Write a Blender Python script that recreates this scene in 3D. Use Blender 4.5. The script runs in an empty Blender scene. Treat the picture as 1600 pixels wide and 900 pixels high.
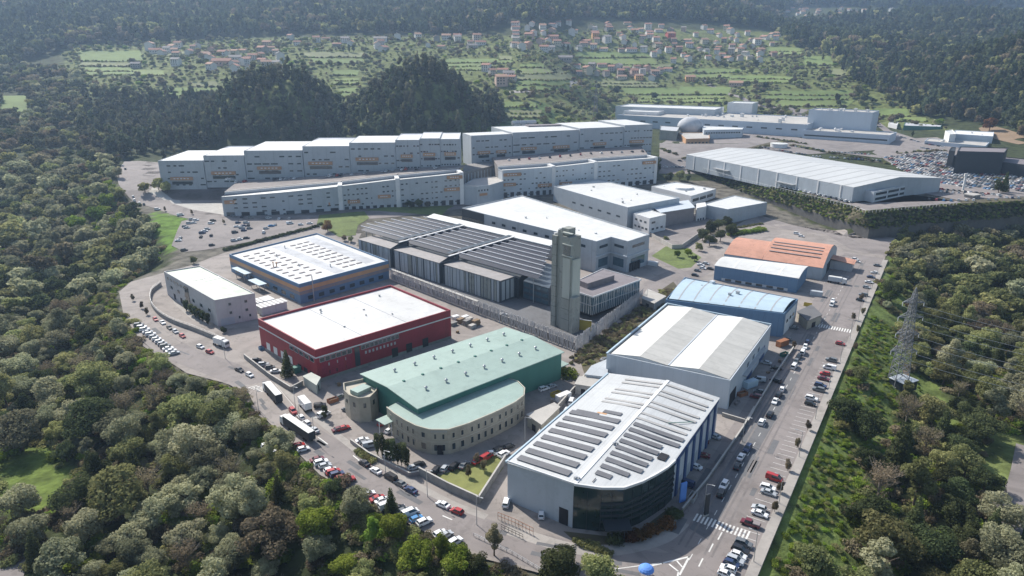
import bpy, bmesh, math, random
import numpy as np
from mathutils import Vector, Matrix
rnd = random.Random(7)
nr = np.random.RandomState(11)
SC = bpy.context.scene
COL = SC.collection
H = 120.0; PIT = math.radians(18.7); FPX = 1080.0
CP, SP = math.cos(PIT), math.sin(PIT)

# ------------------------------------------------------------------ survey helpers
def ray(px, py):
    u = (px-800)/FPX; v = (450-py)/FPX
    return u, CP+v*SP, -SP+v*CP
def at(px, py, z=0.0):
    u, dy, dz = ray(px, py); t = (z-H)/dz
    return (u*t, dy*t)
def atY(px, py, Y):
    u, dy, dz = ray(px, py); t = Y/dy
    return (u*t, H+dz*t)
def proj(x, y, z):
    dep = y*CP-(z-H)*SP
    up = y*SP+(z-H)*CP
    if dep < 1: return (-9999, -9999, dep)
    return (800+FPX*x/dep, 450-FPX*up/dep, dep)
def height(px, pb, zb, pt):
    X, Y = at(px, pb, zb); return atY(px, pt, Y)[1]
def interp(x, xs, ys): return float(np.interp(x, xs, ys))

# ------------------------------------------------------------------ terrain
PARK = [at(*p, z) for p, z in [((183,452),0),((190,490),0),((214,528),0),((245,556),0),((290,585),0),((350,600),0),((385,612),0),((400,640),0),
        ((447,692),0),((500,744),0),((545,768),0),((615,808),0),((690,846),0),((745,872),0),((850,899),0),((960,945),0),((1060,975),0),((1150,945),0),
        ((1170,892),0),((1200,828),0),((1267,676),0),((1312,580),0),((1355,482),0),((1373,436),0),((1386,400),0),((1402,366),0)]]
PARK += [at(1530,330,10), (600,560), (900,800), (900,1200), (-700,1200), (-420,800), at(170,250,14), at(188,300,10), at(232,345,5), at(268,385,3), at(268,412,0), at(200,440,0)]
CPLAT = [at(1098,262,16), at(1334,322,17.5), at(1352,330,17.5), at(1505,318,17.5), (470,520), (900,560), (900,820), (190,820), (170,660)]
CPS = [(CPLAT[0][0]+6,CPLAT[0][1]+7),(CPLAT[1][0],CPLAT[1][1]+7),(CPLAT[2][0],CPLAT[2][1]+7),(CPLAT[3][0],CPLAT[3][1]+7),(472,528),(900,568),(900,820),(190,820),(178,660)]
def seg_dist(px, py, poly):
    best = np.full(px.shape, 1e9); n = len(poly)
    for i in range(n):
        ax, ay = poly[i]; bx, by = poly[(i+1) % n]
        dx, dy = bx-ax, by-ay; L = dx*dx+dy*dy+1e-9
        t = np.clip(((px-ax)*dx+(py-ay)*dy)/L, 0, 1)
        best = np.minimum(best, np.hypot(px-ax-t*dx, py-ay-t*dy))
    return best
def inside(px, py, poly):
    c = np.zeros(px.shape, bool); n = len(poly)
    for i in range(n):
        ax, ay = poly[i]; bx, by = poly[(i+1) % n]
        if ay == by: continue
        cond = ((ay > py) != (by > py)) & (px < (bx-ax)*(py-ay)/(by-ay)+ax)
        c ^= cond
    return c
def out_dist(px, py, poly): return np.where(inside(px, py, poly), 0.0, seg_dist(px, py, poly))
YA = [0,430,470,505,546,566,620,800]; ZA = [0,0,4,5.5,8,14,20,24]
YB = [0,500,560,640,700,800]; ZB = [0,0,4,9,20,24]
YC = [0,800,900,1030,1120,1300,1500,1900,2600,3600]; ZC = [24,24,40,68,88,124,168,250,420,700]
YD = [0,800,900,1030,1120,1300,1500,1900,2600,3600]; ZD = [24,24,25,34,56,92,128,182,262,400]
def terr_np(x, y):
    x = np.asarray(x, float); y = np.asarray(y, float)
    a = np.interp(y, YA, ZA); b = np.interp(y, YB, ZB)
    w = np.clip((x+100)/100, 0, 1); lo = a*(1-w)+b*w
    c = np.interp(y, YC, ZC); d = np.interp(y, YD, ZD)
    w2 = np.clip((x/np.maximum(y, 1)-.22)/.16, 0, 1); w2 = w2*w2*(3-2*w2)
    hi = c
    e = np.interp(y, [0,800,1100,1135,1200,1300,1400,1500,1650,1900,2400,3600], [22,22,26,44,52,68,90,116,160,225,330,430])
    w3 = np.clip((x-20)/150, 0, 1); w3 = w3*w3*(3-2*w3); hi2 = hi*(1-w3)+e*w3
    hi = hi2*(1-w2)+d*w2
    z = np.where(y < 800, lo, hi); z = np.minimum(z, 405+.01*y)
    dC = out_dist(x, y, CPS)
    plat = 17.5+np.clip((y-640)/180, 0, 1)*5.5
    z = np.maximum(z, np.where(dC < 12, plat-4*dC, -50))
    dP = out_dist(x, y, PARK)
    fade = np.clip((760-y)/160, 0, 1)
    drop = np.minimum(13, .42*dP)
    z = z-drop*fade
    # knolls of the groves, hill on the right, roll
    def g(cx, cy, sx, sy, amp): return amp*np.exp(-((x-cx)/sx)**2-((y-cy)/sy)**2)
    def g4(cx, cy, sx, sy, amp): return amp*np.exp(-np.abs((x-cx)/sx)**3.2-np.abs((y-cy)/sy)**2.4)
    z = z+g4(-280, 835, 66, 66, 60+5*np.sin(x*.07))+g4(-110, 850, 70, 70, 62+5*np.sin(x*.06+1))
    z = z+g(850, 1000, 190, 230, 105)+g(1000, 900, 230, 300, 50)
    z = z+g(-760, 760, 210, 260, 26)
    far = np.clip((y-850)/300, 0, 1)
    z = z+far*(3.5*np.sin(x*.013+1.3)*np.cos(y*.011)+2*np.sin(x*.031+y*.02))
    far2 = np.clip((y-1250)/300, 0, 1)
    z = z+far2*(12*np.sin(x*.0052+.6)+8*np.sin(x*.011+y*.004))
    return z
def terr(x, y): return float(terr_np(np.array([x]), np.array([y]))[0])
_T = np.concatenate([np.arange(60, 400, 3), np.arange(400, 1500, 4), np.arange(1500, 4000, 12)])
def hit(px, py):
    u, dy, dz = ray(px, py)
    Y = _T; X = u/dy*Y; Z = H+dz/dy*Y
    t = terr_np(X, Y); d = Z-t
    k = np.where(d < 0)[0]
    if len(k) == 0: return None
    i = k[0]
    if i == 0: return (X[0], Y[0], t[0])
    f = d[i-1]/(d[i-1]-d[i]); y = Y[i-1]+f*(Y[i]-Y[i-1]); x = u/dy*y
    return (x, y, terr(x, y))

# ------------------------------------------------------------------ materials
def nodes(m):
    m.use_nodes = True; nt = m.node_tree; nt.nodes.clear(); return nt, nt.nodes, nt.links
def mat(name, col, rough=.75, noise=.12, nscale=.35, metal=0.0, spec=.35, streak=False, bump=0.0, stripes=None, stain=0.0, bscale=8.0):
    """procedural paint / sheet / concrete: base colour broken by large and fine noise"""
    m = bpy.data.materials.new(name); nt, N, L = nodes(m)
    o = N.new('ShaderNodeOutputMaterial'); b = N.new('ShaderNodeBsdfPrincipled'); L.new(b.outputs[0], o.inputs[0])
    b.inputs['Roughness'].default_value = rough; b.inputs['Metallic'].default_value = metal
    b.inputs['Specular IOR Level'].default_value = spec
    tc = N.new('ShaderNodeTexCoord'); mp = N.new('ShaderNodeMapping'); L.new(tc.outputs['Object'], mp.inputs[0])
    if streak: mp.inputs['Scale'].default_value = (1, 1, .12)
    n1 = N.new('ShaderNodeTexNoise'); n1.inputs['Scale'].default_value = nscale; n1.inputs['Detail'].default_value = 6; L.new(mp.outputs[0], n1.inputs[0])
    n2 = N.new('ShaderNodeTexNoise'); n2.inputs['Scale'].default_value = nscale*.13; n2.inputs['Detail'].default_value = 3; L.new(tc.outputs['Object'], n2.inputs[0])
    ad = N.new('ShaderNodeMath'); ad.operation = 'ADD'; L.new(n1.outputs[0], ad.inputs[0]); L.new(n2.outputs[0], ad.inputs[1])
    mr = N.new('ShaderNodeMapRange'); L.new(ad.outputs[0], mr.inputs[0]); mr.inputs[1].default_value = .6; mr.inputs[2].default_value = 1.4
    mr.inputs[3].default_value = 1-noise; mr.inputs[4].default_value = 1+noise
    cur = mr.outputs[0]
    if stain:
        for sc_, lo_, hi_, k_ in ((.045, .50, .62, .6), (.42, .60, .70, 1.0), (.16, .56, .60, .5)):
            ns = N.new('ShaderNodeTexNoise'); ns.inputs['Scale'].default_value = sc_; ns.inputs['Detail'].default_value = 8; ns.inputs['Roughness'].default_value = .62; ns.inputs['Distortion'].default_value = 1.2; L.new(tc.outputs['Object'], ns.inputs[0])
            q1 = N.new('ShaderNodeMapRange'); L.new(ns.outputs[0], q1.inputs[0]); q1.inputs[1].default_value = lo_; q1.inputs[2].default_value = hi_; q1.inputs[3].default_value = 1; q1.inputs[4].default_value = 1-stain*k_
            q2 = N.new('ShaderNodeMath'); q2.operation = 'MULTIPLY'; L.new(cur, q2.inputs[0]); L.new(q1.outputs[0], q2.inputs[1]); cur = q2.outputs[0]
    if stripes:
        for ang, per, amt, sharp in stripes:
            mp2 = N.new('ShaderNodeMapping'); mp2.inputs['Rotation'].default_value = (0, 0, ang); L.new(tc.outputs['Object'], mp2.inputs[0])
            sx = N.new('ShaderNodeSeparateXYZ'); L.new(mp2.outputs[0], sx.inputs[0])
            dv = N.new('ShaderNodeMath'); dv.operation = 'DIVIDE'; L.new(sx.outputs[0], dv.inputs[0]); dv.inputs[1].default_value = per
            fr = N.new('ShaderNodeMath'); fr.operation = 'FRACT'; L.new(dv.outputs[0], fr.inputs[0])
            gt = N.new('ShaderNodeMath'); gt.operation = 'LESS_THAN'; L.new(fr.outputs[0], gt.inputs[0]); gt.inputs[1].default_value = sharp
            m3 = N.new('ShaderNodeMapRange'); L.new(gt.outputs[0], m3.inputs[0]); m3.inputs[3].default_value = 1; m3.inputs[4].default_value = 1-amt
            mu = N.new('ShaderNodeMath'); mu.operation = 'MULTIPLY'; L.new(cur, mu.inputs[0]); L.new(m3.outputs[0], mu.inputs[1]); cur = mu.outputs[0]
    vm = N.new('ShaderNodeVectorMath'); vm.operation = 'SCALE'; vm.inputs[0].default_value = col[:3]; L.new(cur, vm.inputs['Scale'])
    L.new(vm.outputs[0], b.inputs['Base Color'])
    if bump:
        n3 = N.new('ShaderNodeTexNoise'); n3.inputs['Scale'].default_value = bscale; L.new(tc.outputs['Object'], n3.inputs[0])
        bp = N.new('ShaderNodeBump'); bp.inputs['Strength'].default_value = bump; L.new(n3.outputs[0], bp.inputs['Height']); L.new(bp.outputs[0], b.inputs['Normal'])
    return m
def leafmat(name, c1, c2, trans=.42, vary=.42):
    m = bpy.data.materials.new(name); nt, N, L = nodes(m)
    o = N.new('ShaderNodeOutputMaterial')
    d = N.new('ShaderNodeBsdfDiffuse'); t = N.new('ShaderNodeBsdfTranslucent'); mx = N.new('ShaderNodeMixShader'); mx.inputs[0].default_value = trans
    L.new(d.outputs[0], mx.inputs[1]); L.new(t.outputs[0], mx.inputs[2]); L.new(mx.outputs[0], o.inputs[0])
    tc = N.new('ShaderNodeTexCoord'); n = N.new('ShaderNodeTexNoise'); n.inputs['Scale'].default_value = .45; n.inputs['Detail'].default_value = 5; L.new(tc.outputs['Object'], n.inputs[0])
    oi = N.new('ShaderNodeObjectInfo')
    mr = N.new('ShaderNodeMapRange'); L.new(n.outputs[0], mr.inputs[0]); mr.inputs[1].default_value = .32; mr.inputs[2].default_value = .68
    cm = N.new('ShaderNodeMix'); cm.data_type = 'RGBA'; L.new(mr.outputs[0], cm.inputs[0]); cm.inputs[6].default_value = (*c1, 1); cm.inputs[7].default_value = (*c2, 1)
    hs = N.new('ShaderNodeHueSaturation'); L.new(cm.outputs[2], hs.inputs['Color'])
    h = N.new('ShaderNodeMapRange'); L.new(oi.outputs['Random'], h.inputs[0]); h.inputs[3].default_value = .5-.05*vary; h.inputs[4].default_value = .5+.05*vary
    ml = N.new('ShaderNodeMath'); ml.operation = 'MULTIPLY'; L.new(oi.outputs['Random'], ml.inputs[0]); ml.inputs[1].default_value = 7.3
    fr = N.new('ShaderNodeMath'); fr.operation = 'FRACT'; L.new(ml.outputs[0], fr.inputs[0])
    v = N.new('ShaderNodeMapRange'); L.new(fr.outputs[0], v.inputs[0]); v.inputs[3].default_value = 1-vary; v.inputs[4].default_value = 1+vary
    L.new(h.outputs[0], hs.inputs['Hue']); L.new(v.outputs[0], hs.inputs['Value'])
    L.new(hs.outputs[0], d.inputs[0]); L.new(hs.outputs[0], t.inputs[0])
    return m
def glassmat(name, col=(.03,.045,.055), rough=.12):
    return mat(name, col, rough=rough, noise=.35, nscale=.5, spec=.8)

M = {}
def A_(deg): return math.radians(deg)
M['white_roof'] = mat('white_roof_sheet', (.60,.60,.58), .55, .05, stain=0.14, stripes=[(A_(-32), 7, .12, .035), (A_(58), 24, .08, .02)])
M['white_roof_a'] = mat('white_roof_sheet_ribbed', (.50,.51,.51), .5, .05, stripes=[(A_(32.3), 5.5, .08, .08), (A_(32.3), 1.0, .05, .3)], stain=0.1)
M['b2_light'] = mat('white_roof_pale', (.62,.61,.57), .55, .04, stripes=[(A_(32.3)+math.pi/2, 5.2, .09, .10)], stain=0.1)
M['b2_grey'] = mat('white_roof_grey_banded', (.46,.45,.42), .6, .07, stripes=[(A_(32.3)+math.pi/2, 5.2, .08, .12), (A_(32.3)+math.pi/2, 26, .06, .4)], stain=0.14)
M['blue_roof'] = mat('pale_blue_roof_sheet', (.42,.53,.60), .5, .06, stain=0.12)
M['blue_wall'] = mat('blue_cladding', (.11,.20,.32), .6, .1, streak=True, stripes=[(A_(45), 2.6, .12, .04), (A_(-45), 2.6, .12, .04)])
M['deep_blue'] = mat('deep_blue_cladding', (.035,.08,.20), .55, .1, streak=True)
M['grey_wall'] = mat('grey_cladding', (.38,.42,.46), .6, .08, streak=True, stripes=[(A_(-58), 1.2, .05, .1)], stain=0.12)
M['grey_wall2'] = mat('pale_grey_cladding', (.48,.52,.56), .6, .09, streak=True, stripes=[(A_(32.3), 3.0, .10, .04), (A_(-57.7), 3.0, .10, .04)])
M['bluegrey'] = mat('blue_grey_concrete_panel', (.40,.43,.46), .75, .08, streak=True, nscale=.2, stain=0.15, stripes=[(A_(-60), 6.0, .14, .03), (A_(30), 6.0, .14, .03)])
M['white_wall'] = mat('white_render', (.66,.66,.66), .75, .08, streak=True, stain=0.12)
M['beige_wall'] = mat('pale_grey_render', (.46,.45,.46), .8, .08, streak=True, stain=0.15, stripes=[(A_(45), 4.0, .08, .03), (A_(-45), 4.0, .08, .03)])
M['stone'] = mat('beige_stone_block', (.36,.33,.27), .85, .16, nscale=.8, bump=.2, bscale=2, stain=0.2)
M['stone_trim'] = mat('beige_stone_coping', (.42,.39,.32), .8, .1)
M['red_wall'] = mat('crimson_cladding', (.28,.025,.04), .5, .12, streak=True, stain=0.2, stripes=[(A_(45), 3.1, .16, .03), (A_(-45), 3.1, .16, .03)])
M['red_panel'] = mat('crimson_pattern_cladding', (.26,.02,.045), .5, .35, nscale=1.6)
M['rail_pale'] = mat('pale_aluminium_rail', (.50,.50,.52), .5, .1)
M['green_roof'] = mat('pale_green_roof_sheet', (.28,.37,.33), .55, .08, stripes=[(A_(45), 4.0, .05, .06)], stain=0.14)
M['green_wall'] = mat('dark_green_cladding', (.05,.17,.14), .6, .1, streak=True)
M['sage_roof'] = mat('sage_roof_sheet', (.46,.51,.43), .6, .1, stripes=[(A_(45), 3.2, .10, .12), (A_(45), 11, .06, .4)], stain=0.2)
M['membrane'] = mat('white_roof_membrane', (.54,.54,.53), .6, .12, nscale=.12, stain=0.16, stripes=[(A_(45), 9, .10, .03), (A_(-45), 6, .06, .03)])
M['grey_membrane'] = mat('grey_roof_membrane', (.45,.46,.48), .8, .14, nscale=.2, stain=0.3)
M['brown_membrane'] = mat('brown_grey_roof_felt', (.20,.18,.19), .85, .15, stain=0.25)
M['orange_roof'] = mat('terracotta_orange_roof', (.52,.27,.19), .75, .1, stripes=[(A_(-40), 2.2, .08, .1)], stain=0.22)
M['orange'] = mat('orange_fascia', (.42,.24,.14), .7, .15)
M['orange_pale'] = mat('pale_orange_cladding', (.48,.28,.15), .7, .12, streak=True)
M['tower'] = mat('tower_grey_concrete', (.27,.28,.255), .7, .14, streak=True, nscale=.3, stain=0.3)
M['tower_dark'] = mat('tower_dark_joint', (.05,.065,.065), .6, .2, streak=True)
M['tower_light'] = mat('tower_light_panel', (.40,.42,.38), .6, .16, streak=True)
M['slat_light'] = mat('zinc_light', (.36,.39,.41), .45, .14, streak=True, metal=.1)
M['slat_dark'] = mat('zinc_dark', (.06,.075,.09), .4, .3, streak=True)
M['zinc_roof'] = mat('zinc_grey_brown', (.30,.28,.27), .7, .12, stain=0.2)
M['pole'] = mat('galvanised_slanted_pole', (.46,.45,.46), .6, .2, nscale=2)
M['concrete'] = mat('pale_concrete', (.42,.40,.37), .9, .12, bump=.1, stain=0.25)
M['concrete_d'] = mat('weathered_concrete', (.24,.23,.22), .9, .25, streak=True, stain=0.35)
M['pave'] = mat('worn_yard_concrete', (.27,.24,.22), .9, .2, nscale=.12, bump=.1, stain=0.3)
M['asphalt'] = mat('worn_pinkish_asphalt', (.225,.20,.19), .9, .16, nscale=.12, bump=.1, stain=0.28)
M['asphalt_d'] = mat('newer_grey_asphalt', (.135,.135,.14), .9, .14, nscale=.15, bump=.1, stain=0.25)
M['sidewalk'] = mat('pale_paving', (.32,.295,.27), .9, .16, nscale=.4, stain=0.2)
M['paint'] = mat('worn_white_road_paint', (.62,.61,.58), .8, .25, nscale=1.5)
M['grass'] = mat('short_grass', (.12,.155,.045), .95, .35, nscale=.5, stain=.3, bump=.4, bscale=3)
M['drygrass'] = mat('yellowing_grass', (.17,.18,.06), .95, .3, stain=.25, nscale=.3, bump=.3, bscale=3)
M['scrub'] = mat('brown_scrub_ground', (.085,.075,.045), .95, .4, nscale=.25, bump=.5, bscale=2)
M['glass'] = glassmat('dark_window_glass')
M['glass_g'] = glassmat('green_tinted_glass', (.015,.035,.035), .08)
M['glass_b'] = glassmat('blue_tinted_curtain_glass', (.06,.11,.14), .1)
M['frame'] = mat('grey_window_frame', (.35,.36,.37), .5, .1)
M['dark'] = mat('dark_opening', (.02,.02,.025), .8, .2)
M['darkbox'] = mat('dark_slate_cladding', (.028,.036,.045), .6, .2)
M['rust'] = mat('rusty_steel', (.28,.12,.06), .85, .3)
M['steel'] = mat('galvanised_steel', (.42,.43,.44), .45, .15, metal=.5)
M['pylon'] = mat('galvanised_lattice_steel', (.20,.21,.23), .6, .15, metal=.3)
M['black'] = mat('black_rubber', (.015,.015,.016), .8, .1)
M['lampred'] = mat('red_lamp_plastic', (.3,.01,.01), .3, .05)
M['lampw'] = mat('clear_lamp_plastic', (.7,.7,.72), .2, .05)
M['yellow'] = mat('ochre_panel', (.45,.34,.05), .7, .15)
M['bark'] = mat('grey_brown_bark', (.10,.075,.055), .95, .3, nscale=2)
M['palebark'] = mat('pale_grey_branches', (.20,.175,.15), .95, .3, nscale=2)
M['dirt'] = mat('brown_bare_earth', (.24,.17,.11), .95, .25, nscale=.3)
M['tealm'] = mat('pale_teal_canopy', (.30,.48,.46), .6, .08)
M['blue_cloth'] = mat('bright_blue_canopy', (.12,.28,.70), .7, .08)
def solarmat(name, ang, cell=1.7, col=(.035,.04,.06)):
    return mat(name, col, .5, .2, .4, spec=.15, stripes=[(ang, cell, -.9, .09), (ang+math.pi/2, cell*.62, -.5, .12)])
M['solarA'] = mat('grey_solar_strip', (.15,.15,.16), .5, .15, 1.5, spec=.2)
M['solarB'] = solarmat('deep_solar_cells', A_(45), 2.4, (.022,.026,.04))
M['skylight'] = mat('greyish_rooflight_strip', (.36,.35,.34), .6, .12)
M['soft_brown'] = mat('brown_rooflight', (.25,.22,.22), .7, .15)

LM = {
 'olive': leafmat('olive_leaves', (.20,.21,.085), (.34,.345,.155)),
 'greygreen': leafmat('grey_green_leaves', (.235,.24,.145), (.38,.38,.24)),
 'bright': leafmat('fresh_green_leaves', (.14,.21,.03), (.26,.32,.065)),
 'dark': leafmat('dark_green_leaves', (.06,.078,.035), (.11,.13,.06)),
 'brown': leafmat('brownish_twigs', (.17,.145,.09), (.26,.22,.15)),
 'rusty': leafmat('rusty_leaves', (.16,.075,.03), (.26,.13,.06)),
 'euca': leafmat('blue_green_leaves', (.07,.09,.05), (.13,.15,.085), .4, .5),
 'eucab': leafmat('grey_brown_eucalyptus', (.11,.112,.07), (.17,.17,.11), .4, .5),
 'hedge': leafmat('clipped_hedge_leaves', (.05,.075,.02), (.10,.12,.035), .15, .1),
 'ivy': leafmat('bank_scrub_leaves', (.05,.065,.02), (.11,.105,.045), .15, .1),
}
LEAFWORD = {'olive':'olive green','greygreen':'greyish green','bright':'bright green','dark':'dark green','brown':'brown twiggy','rusty':'rusty orange','euca':'dark blue-green','eucab':'dusky grey-green','hedge':'green'}

# ------------------------------------------------------------------ mesh and object helpers
class MB:
    def __init__(s): s.v = []; s.f = []; s.m = []
    def add(s, vs, fs, mi=0):
        o = len(s.v); s.v += [tuple(p) for p in vs]; s.f += [tuple(i+o for i in f) for f in fs]; s.m += [mi]*len(fs); return s
    def box(s, c, d, rz=0.0, mi=0, top=1.0):
        """box on its base centre c, size d, turned rz, top scaled"""
        hx, hy, hz = d[0]/2, d[1]/2, d[2]; ca, sa = math.cos(rz), math.sin(rz); vs = []
        for z, k in ((0, 1), (hz, top)):
            for x, y in ((-hx,-hy),(hx,-hy),(hx,hy),(-hx,hy)):
                x *= k; y *= k; vs.append((c[0]+x*ca-y*sa, c[1]+x*sa+y*ca, c[2]+z))
        return s.add(vs, [(3,2,1,0),(4,5,6,7),(0,1,5,4),(1,2,6,5),(2,3,7,6),(3,0,4,7)], mi)
    def prism(s, poly, z0, z1, top=True, bottom=False, mi=0, ztops=None, zbots=None):
        n = len(poly); zt = ztops or [z1]*n; zb = zbots or [z0]*n
        vs = [(p[0], p[1], zb[i]) for i, p in enumerate(poly)]+[(p[0], p[1], zt[i]) for i, p in enumerate(poly)]
        fs = [(i, (i+1) % n, (i+1) % n+n, i+n) for i in range(n)]
        if top: fs.append(tuple(range(n, 2*n)))
        if bottom: fs.append(tuple(range(n-1, -1, -1)))
        return s.add(vs, fs, mi)
    def slab(s, pts, th, mi=0):
        """closed slab under the 3-D polygon pts (given counter-clockwise seen from above)"""
        n = len(pts); vs = list(pts)+[(p[0], p[1], p[2]-th) for p in pts]
        fs = [tuple(range(n)), tuple(range(2*n-1, n-1, -1))]+[(i, i+n, (i+1) % n+n, (i+1) % n) for i in range(n)]
        return s.add(vs, fs, mi)
    def bar(s, a, b, w, h=None, mi=0):
        a = Vector(a); b = Vector(b); d = b-a
        if d.length < 1e-6: return s
        h = h or w; d.normalize(); up = Vector((0,0,1)) if abs(d.z) < .95 else Vector((1,0,0))
        sx = d.cross(up).normalized(); sz = sx.cross(d).normalized(); vs = []
        for p in (a, b):
            for i, j in ((-1,-1),(1,-1),(1,1),(-1,1)): vs.append(tuple(p+sx*(i*w/2)+sz*(j*h/2)))
        return s.add(vs, [(0,1,2,3),(7,6,5,4),(1,0,4,5),(2,1,5,6),(3,2,6,7),(0,3,7,4)], mi)
    def cyl(s, a, b, r0, r1=None, n=10, mi=0, cap=True):
        r1 = r0 if r1 is None else r1; a = Vector(a); b = Vector(b); d = (b-a).normalized()
        up = Vector((0,0,1)) if abs(d.z) < .95 else Vector((1,0,0)); sx = d.cross(up).normalized(); sy = sx.cross(d).normalized(); vs = []
        for p, r in ((a, r0), (b, r1)):
            for k in range(n):
                t = 2*math.pi*k/n; vs.append(tuple(p+sx*(r*math.cos(t))+sy*(r*math.sin(t))))
        fs = [((i+1) % n, i, i+n, (i+1) % n+n) for i in range(n)]
        if cap: fs += [tuple(range(n)), tuple(range(2*n-1, n-1, -1))]
        return s.add(vs, fs, mi)
    def build(s, name, mats, parent=None, org=(0,0,0), smooth=False, recalc=False):
        me = bpy.data.meshes.new(name)
        me.from_pydata([(v[0]-org[0], v[1]-org[1], v[2]-org[2]) for v in s.v], [], s.f)
        if not isinstance(mats, (list, tuple)): mats = [mats]
        for m in mats: me.materials.append(M[m] if isinstance(m, str) else m)
        if len(mats) > 1: me.polygons.foreach_set('material_index', s.m)
        if smooth: me.polygons.foreach_set('use_smooth', [True]*len(s.f))
        if recalc:
            bm = bmesh.new(); bm.from_mesh(me); bmesh.ops.recalc_face_normals(bm, faces=bm.faces); bm.to_mesh(me); bm.free()
        me.update()
        o = bpy.data.objects.new(name, me); COL.objects.link(o)
        if parent is not None: o.parent = parent
        else: o.location = org
        return o
def tag(o, label=None, cat=None, group=None, kind=None):
    if label: o['label'] = label
    if cat: o['category'] = cat
    if group: o['group'] = group
    if kind: o['kind'] = kind
    return o
class Thing:
    def __init__(s, name, label, cat, org, group=None):
        s.o = bpy.data.objects.new(name, None); COL.objects.link(s.o); s.o.location = org; s.org = tuple(org)
        s.o.empty_display_size = .5; tag(s.o, label, cat, group)
    def part(s, name, mb, mats, parent=None, label=None, smooth=False, recalc=True):
        o = mb.build(name, mats, parent if parent is not None else s.o, s.org, smooth, recalc)
        if label: o['label'] = label
        return o
def ccw(poly):
    a = sum(poly[i][0]*poly[(i+1) % len(poly)][1]-poly[(i+1) % len(poly)][0]*poly[i][1] for i in range(len(poly)))
    return list(poly) if a > 0 else list(poly)[::-1]
def inset(poly, d):
    """offset a ccw polygon inwards"""
    n = len(poly); out = []
    for i in range(n):
        p0 = Vector(poly[i-1]); p1 = Vector(poly[i]); p2 = Vector(poly[(i+1) % n])
        a = (p1-p0).normalized(); b = (p2-p1).normalized(); na = Vector((-a.y, a.x)); nb = Vector((-b.y, b.x))
        k = na+nb; L = k.length
        if L < 1e-4: out.append(tuple(p1+na*d)); continue
        k /= L; c = max(.3, k.dot(na)); out.append(tuple(p1+k*(d/c)))
    return out
def lerp(a, b, t): return tuple(a[i]+(b[i]-a[i])*t for i in range(len(a)))
def cen(poly): return (sum(p[0] for p in poly)/len(poly), sum(p[1] for p in poly)/len(poly))
def outn(A, B):
    d = Vector((B[0]-A[0], B[1]-A[1])).normalized(); return Vector((d.y, -d.x))
def ordw(n):
    w = ['','first','second','third','fourth','fifth','sixth','seventh','eighth','ninth','tenth','eleventh','twelfth','thirteenth','fourteenth','fifteenth','sixteenth','seventeenth','eighteenth','nineteenth']
    if n < 20: return w[n]
    t = {2:'twent',3:'thirt',4:'fort',5:'fift',6:'sixt',7:'sevent',8:'eight',9:'ninet'}.get(n//10, 'hundr')
    return t+'ieth' if n % 10 == 0 else t+'y-'+w[n % 10]
PENDING = []   # (object, description, x, y) -> label from the nearest landmark at the end
def later(o, desc, x, y): PENDING.append((o, desc, x, y))

# wall band: a thin box standing proud of the wall A->B between fractions / heights
def band(mb, A, B, z0, z1, t0=0, t1=1, out=.06, mi=0, deep=.25):
    n = outn(A, B); a = lerp(A, B, t0); b = lerp(A, B, t1)
    p = [(a[0]-n.x*deep, a[1]-n.y*deep), (a[0]+n.x*out, a[1]+n.y*out), (b[0]+n.x*out, b[1]+n.y*out), (b[0]-n.x*deep, b[1]-n.y*deep)]
    mb.prism(ccw(p), z0, z1, True, True, mi); return mb
def windows(T, A, B, z0, z1, n, t0=.04, t1=.96, fill=.5, m='glass', name='window', frame=None, out=.07, parent=None):
    L = math.dist(A, B)
    for i in range(n):
        c = t0+(t1-t0)*(i+.5)/n; w = (t1-t0)/n*fill/2
        mb = MB(); band(mb, A, B, z0, z1, c-w, c+w, out)
        o = T.part(name, mb, m, parent)
        if frame:
            fb = MB(); e = .12/L
            band(fb, A, B, z1, z1+.14, c-w-e, c+w+e, out+.05); band(fb, A, B, z0-.14, z0, c-w-e, c+w+e, out+.09)
            band(fb, A, B, z0, z1, c-w-e, c-w, out+.05); band(fb, A, B, z0, z1, c+w, c+w+e, out+.05)
            T.part('frame', fb, frame, o)
def parapet_shell(poly, z0, z1, drop=.8, th=.4):
    """outer wall with a coping ring and an inner face down to the roof level"""
    mb = MB(); inn = inset(poly, th); n = len(poly)
    vs = [(p[0],p[1],z0) for p in poly]+[(p[0],p[1],z1) for p in poly]+[(p[0],p[1],z1) for p in inn]+[(p[0],p[1],z1-drop-.3) for p in inn]
    fs = []
    for i in range(n):
        j = (i+1) % n; fs += [(i,j,j+n,i+n), (i+n,j+n,j+2*n,i+2*n), (i+2*n,j+2*n,j+3*n,i+3*n)]
    return mb.add(vs, fs)
def flat_roof(poly, z1, drop=.8, th=.4):
    mb = MB(); mb.slab([(p[0],p[1],z1-drop) for p in inset(poly, th-.05)], .2); return mb
def roofgear(T, poly, z, n, seed=1, m='steel', smin=.8, smax=2.2):
    r = random.Random(seed); c = cen(poly)
    for i in range(n):
        a = poly[r.randrange(len(poly))]; b = poly[r.randrange(len(poly))]
        p = lerp(lerp(a, b, r.random()), c, r.uniform(.25, .95)); s = r.uniform(smin, smax)
        mb = MB(); k = r.randrange(3)
        if k == 0: mb.box((p[0],p[1],z), (s, s*.7, s*.6), .7)
        elif k == 1: mb.cyl((p[0],p[1],z), (p[0],p[1],z+s*.5), s*.25, n=8); mb.cyl((p[0],p[1],z+s*.5), (p[0],p[1],z+s*.75), s*.4, s*.1, n=8)
        else: mb.box((p[0],p[1],z), (s*.7, s*.7, s*.9), .7); mb.box((p[0],p[1],z+s*.9), (s*.9, s*.9, s*.12), .7)
        T.part('roof_vent', mb, m)
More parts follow.
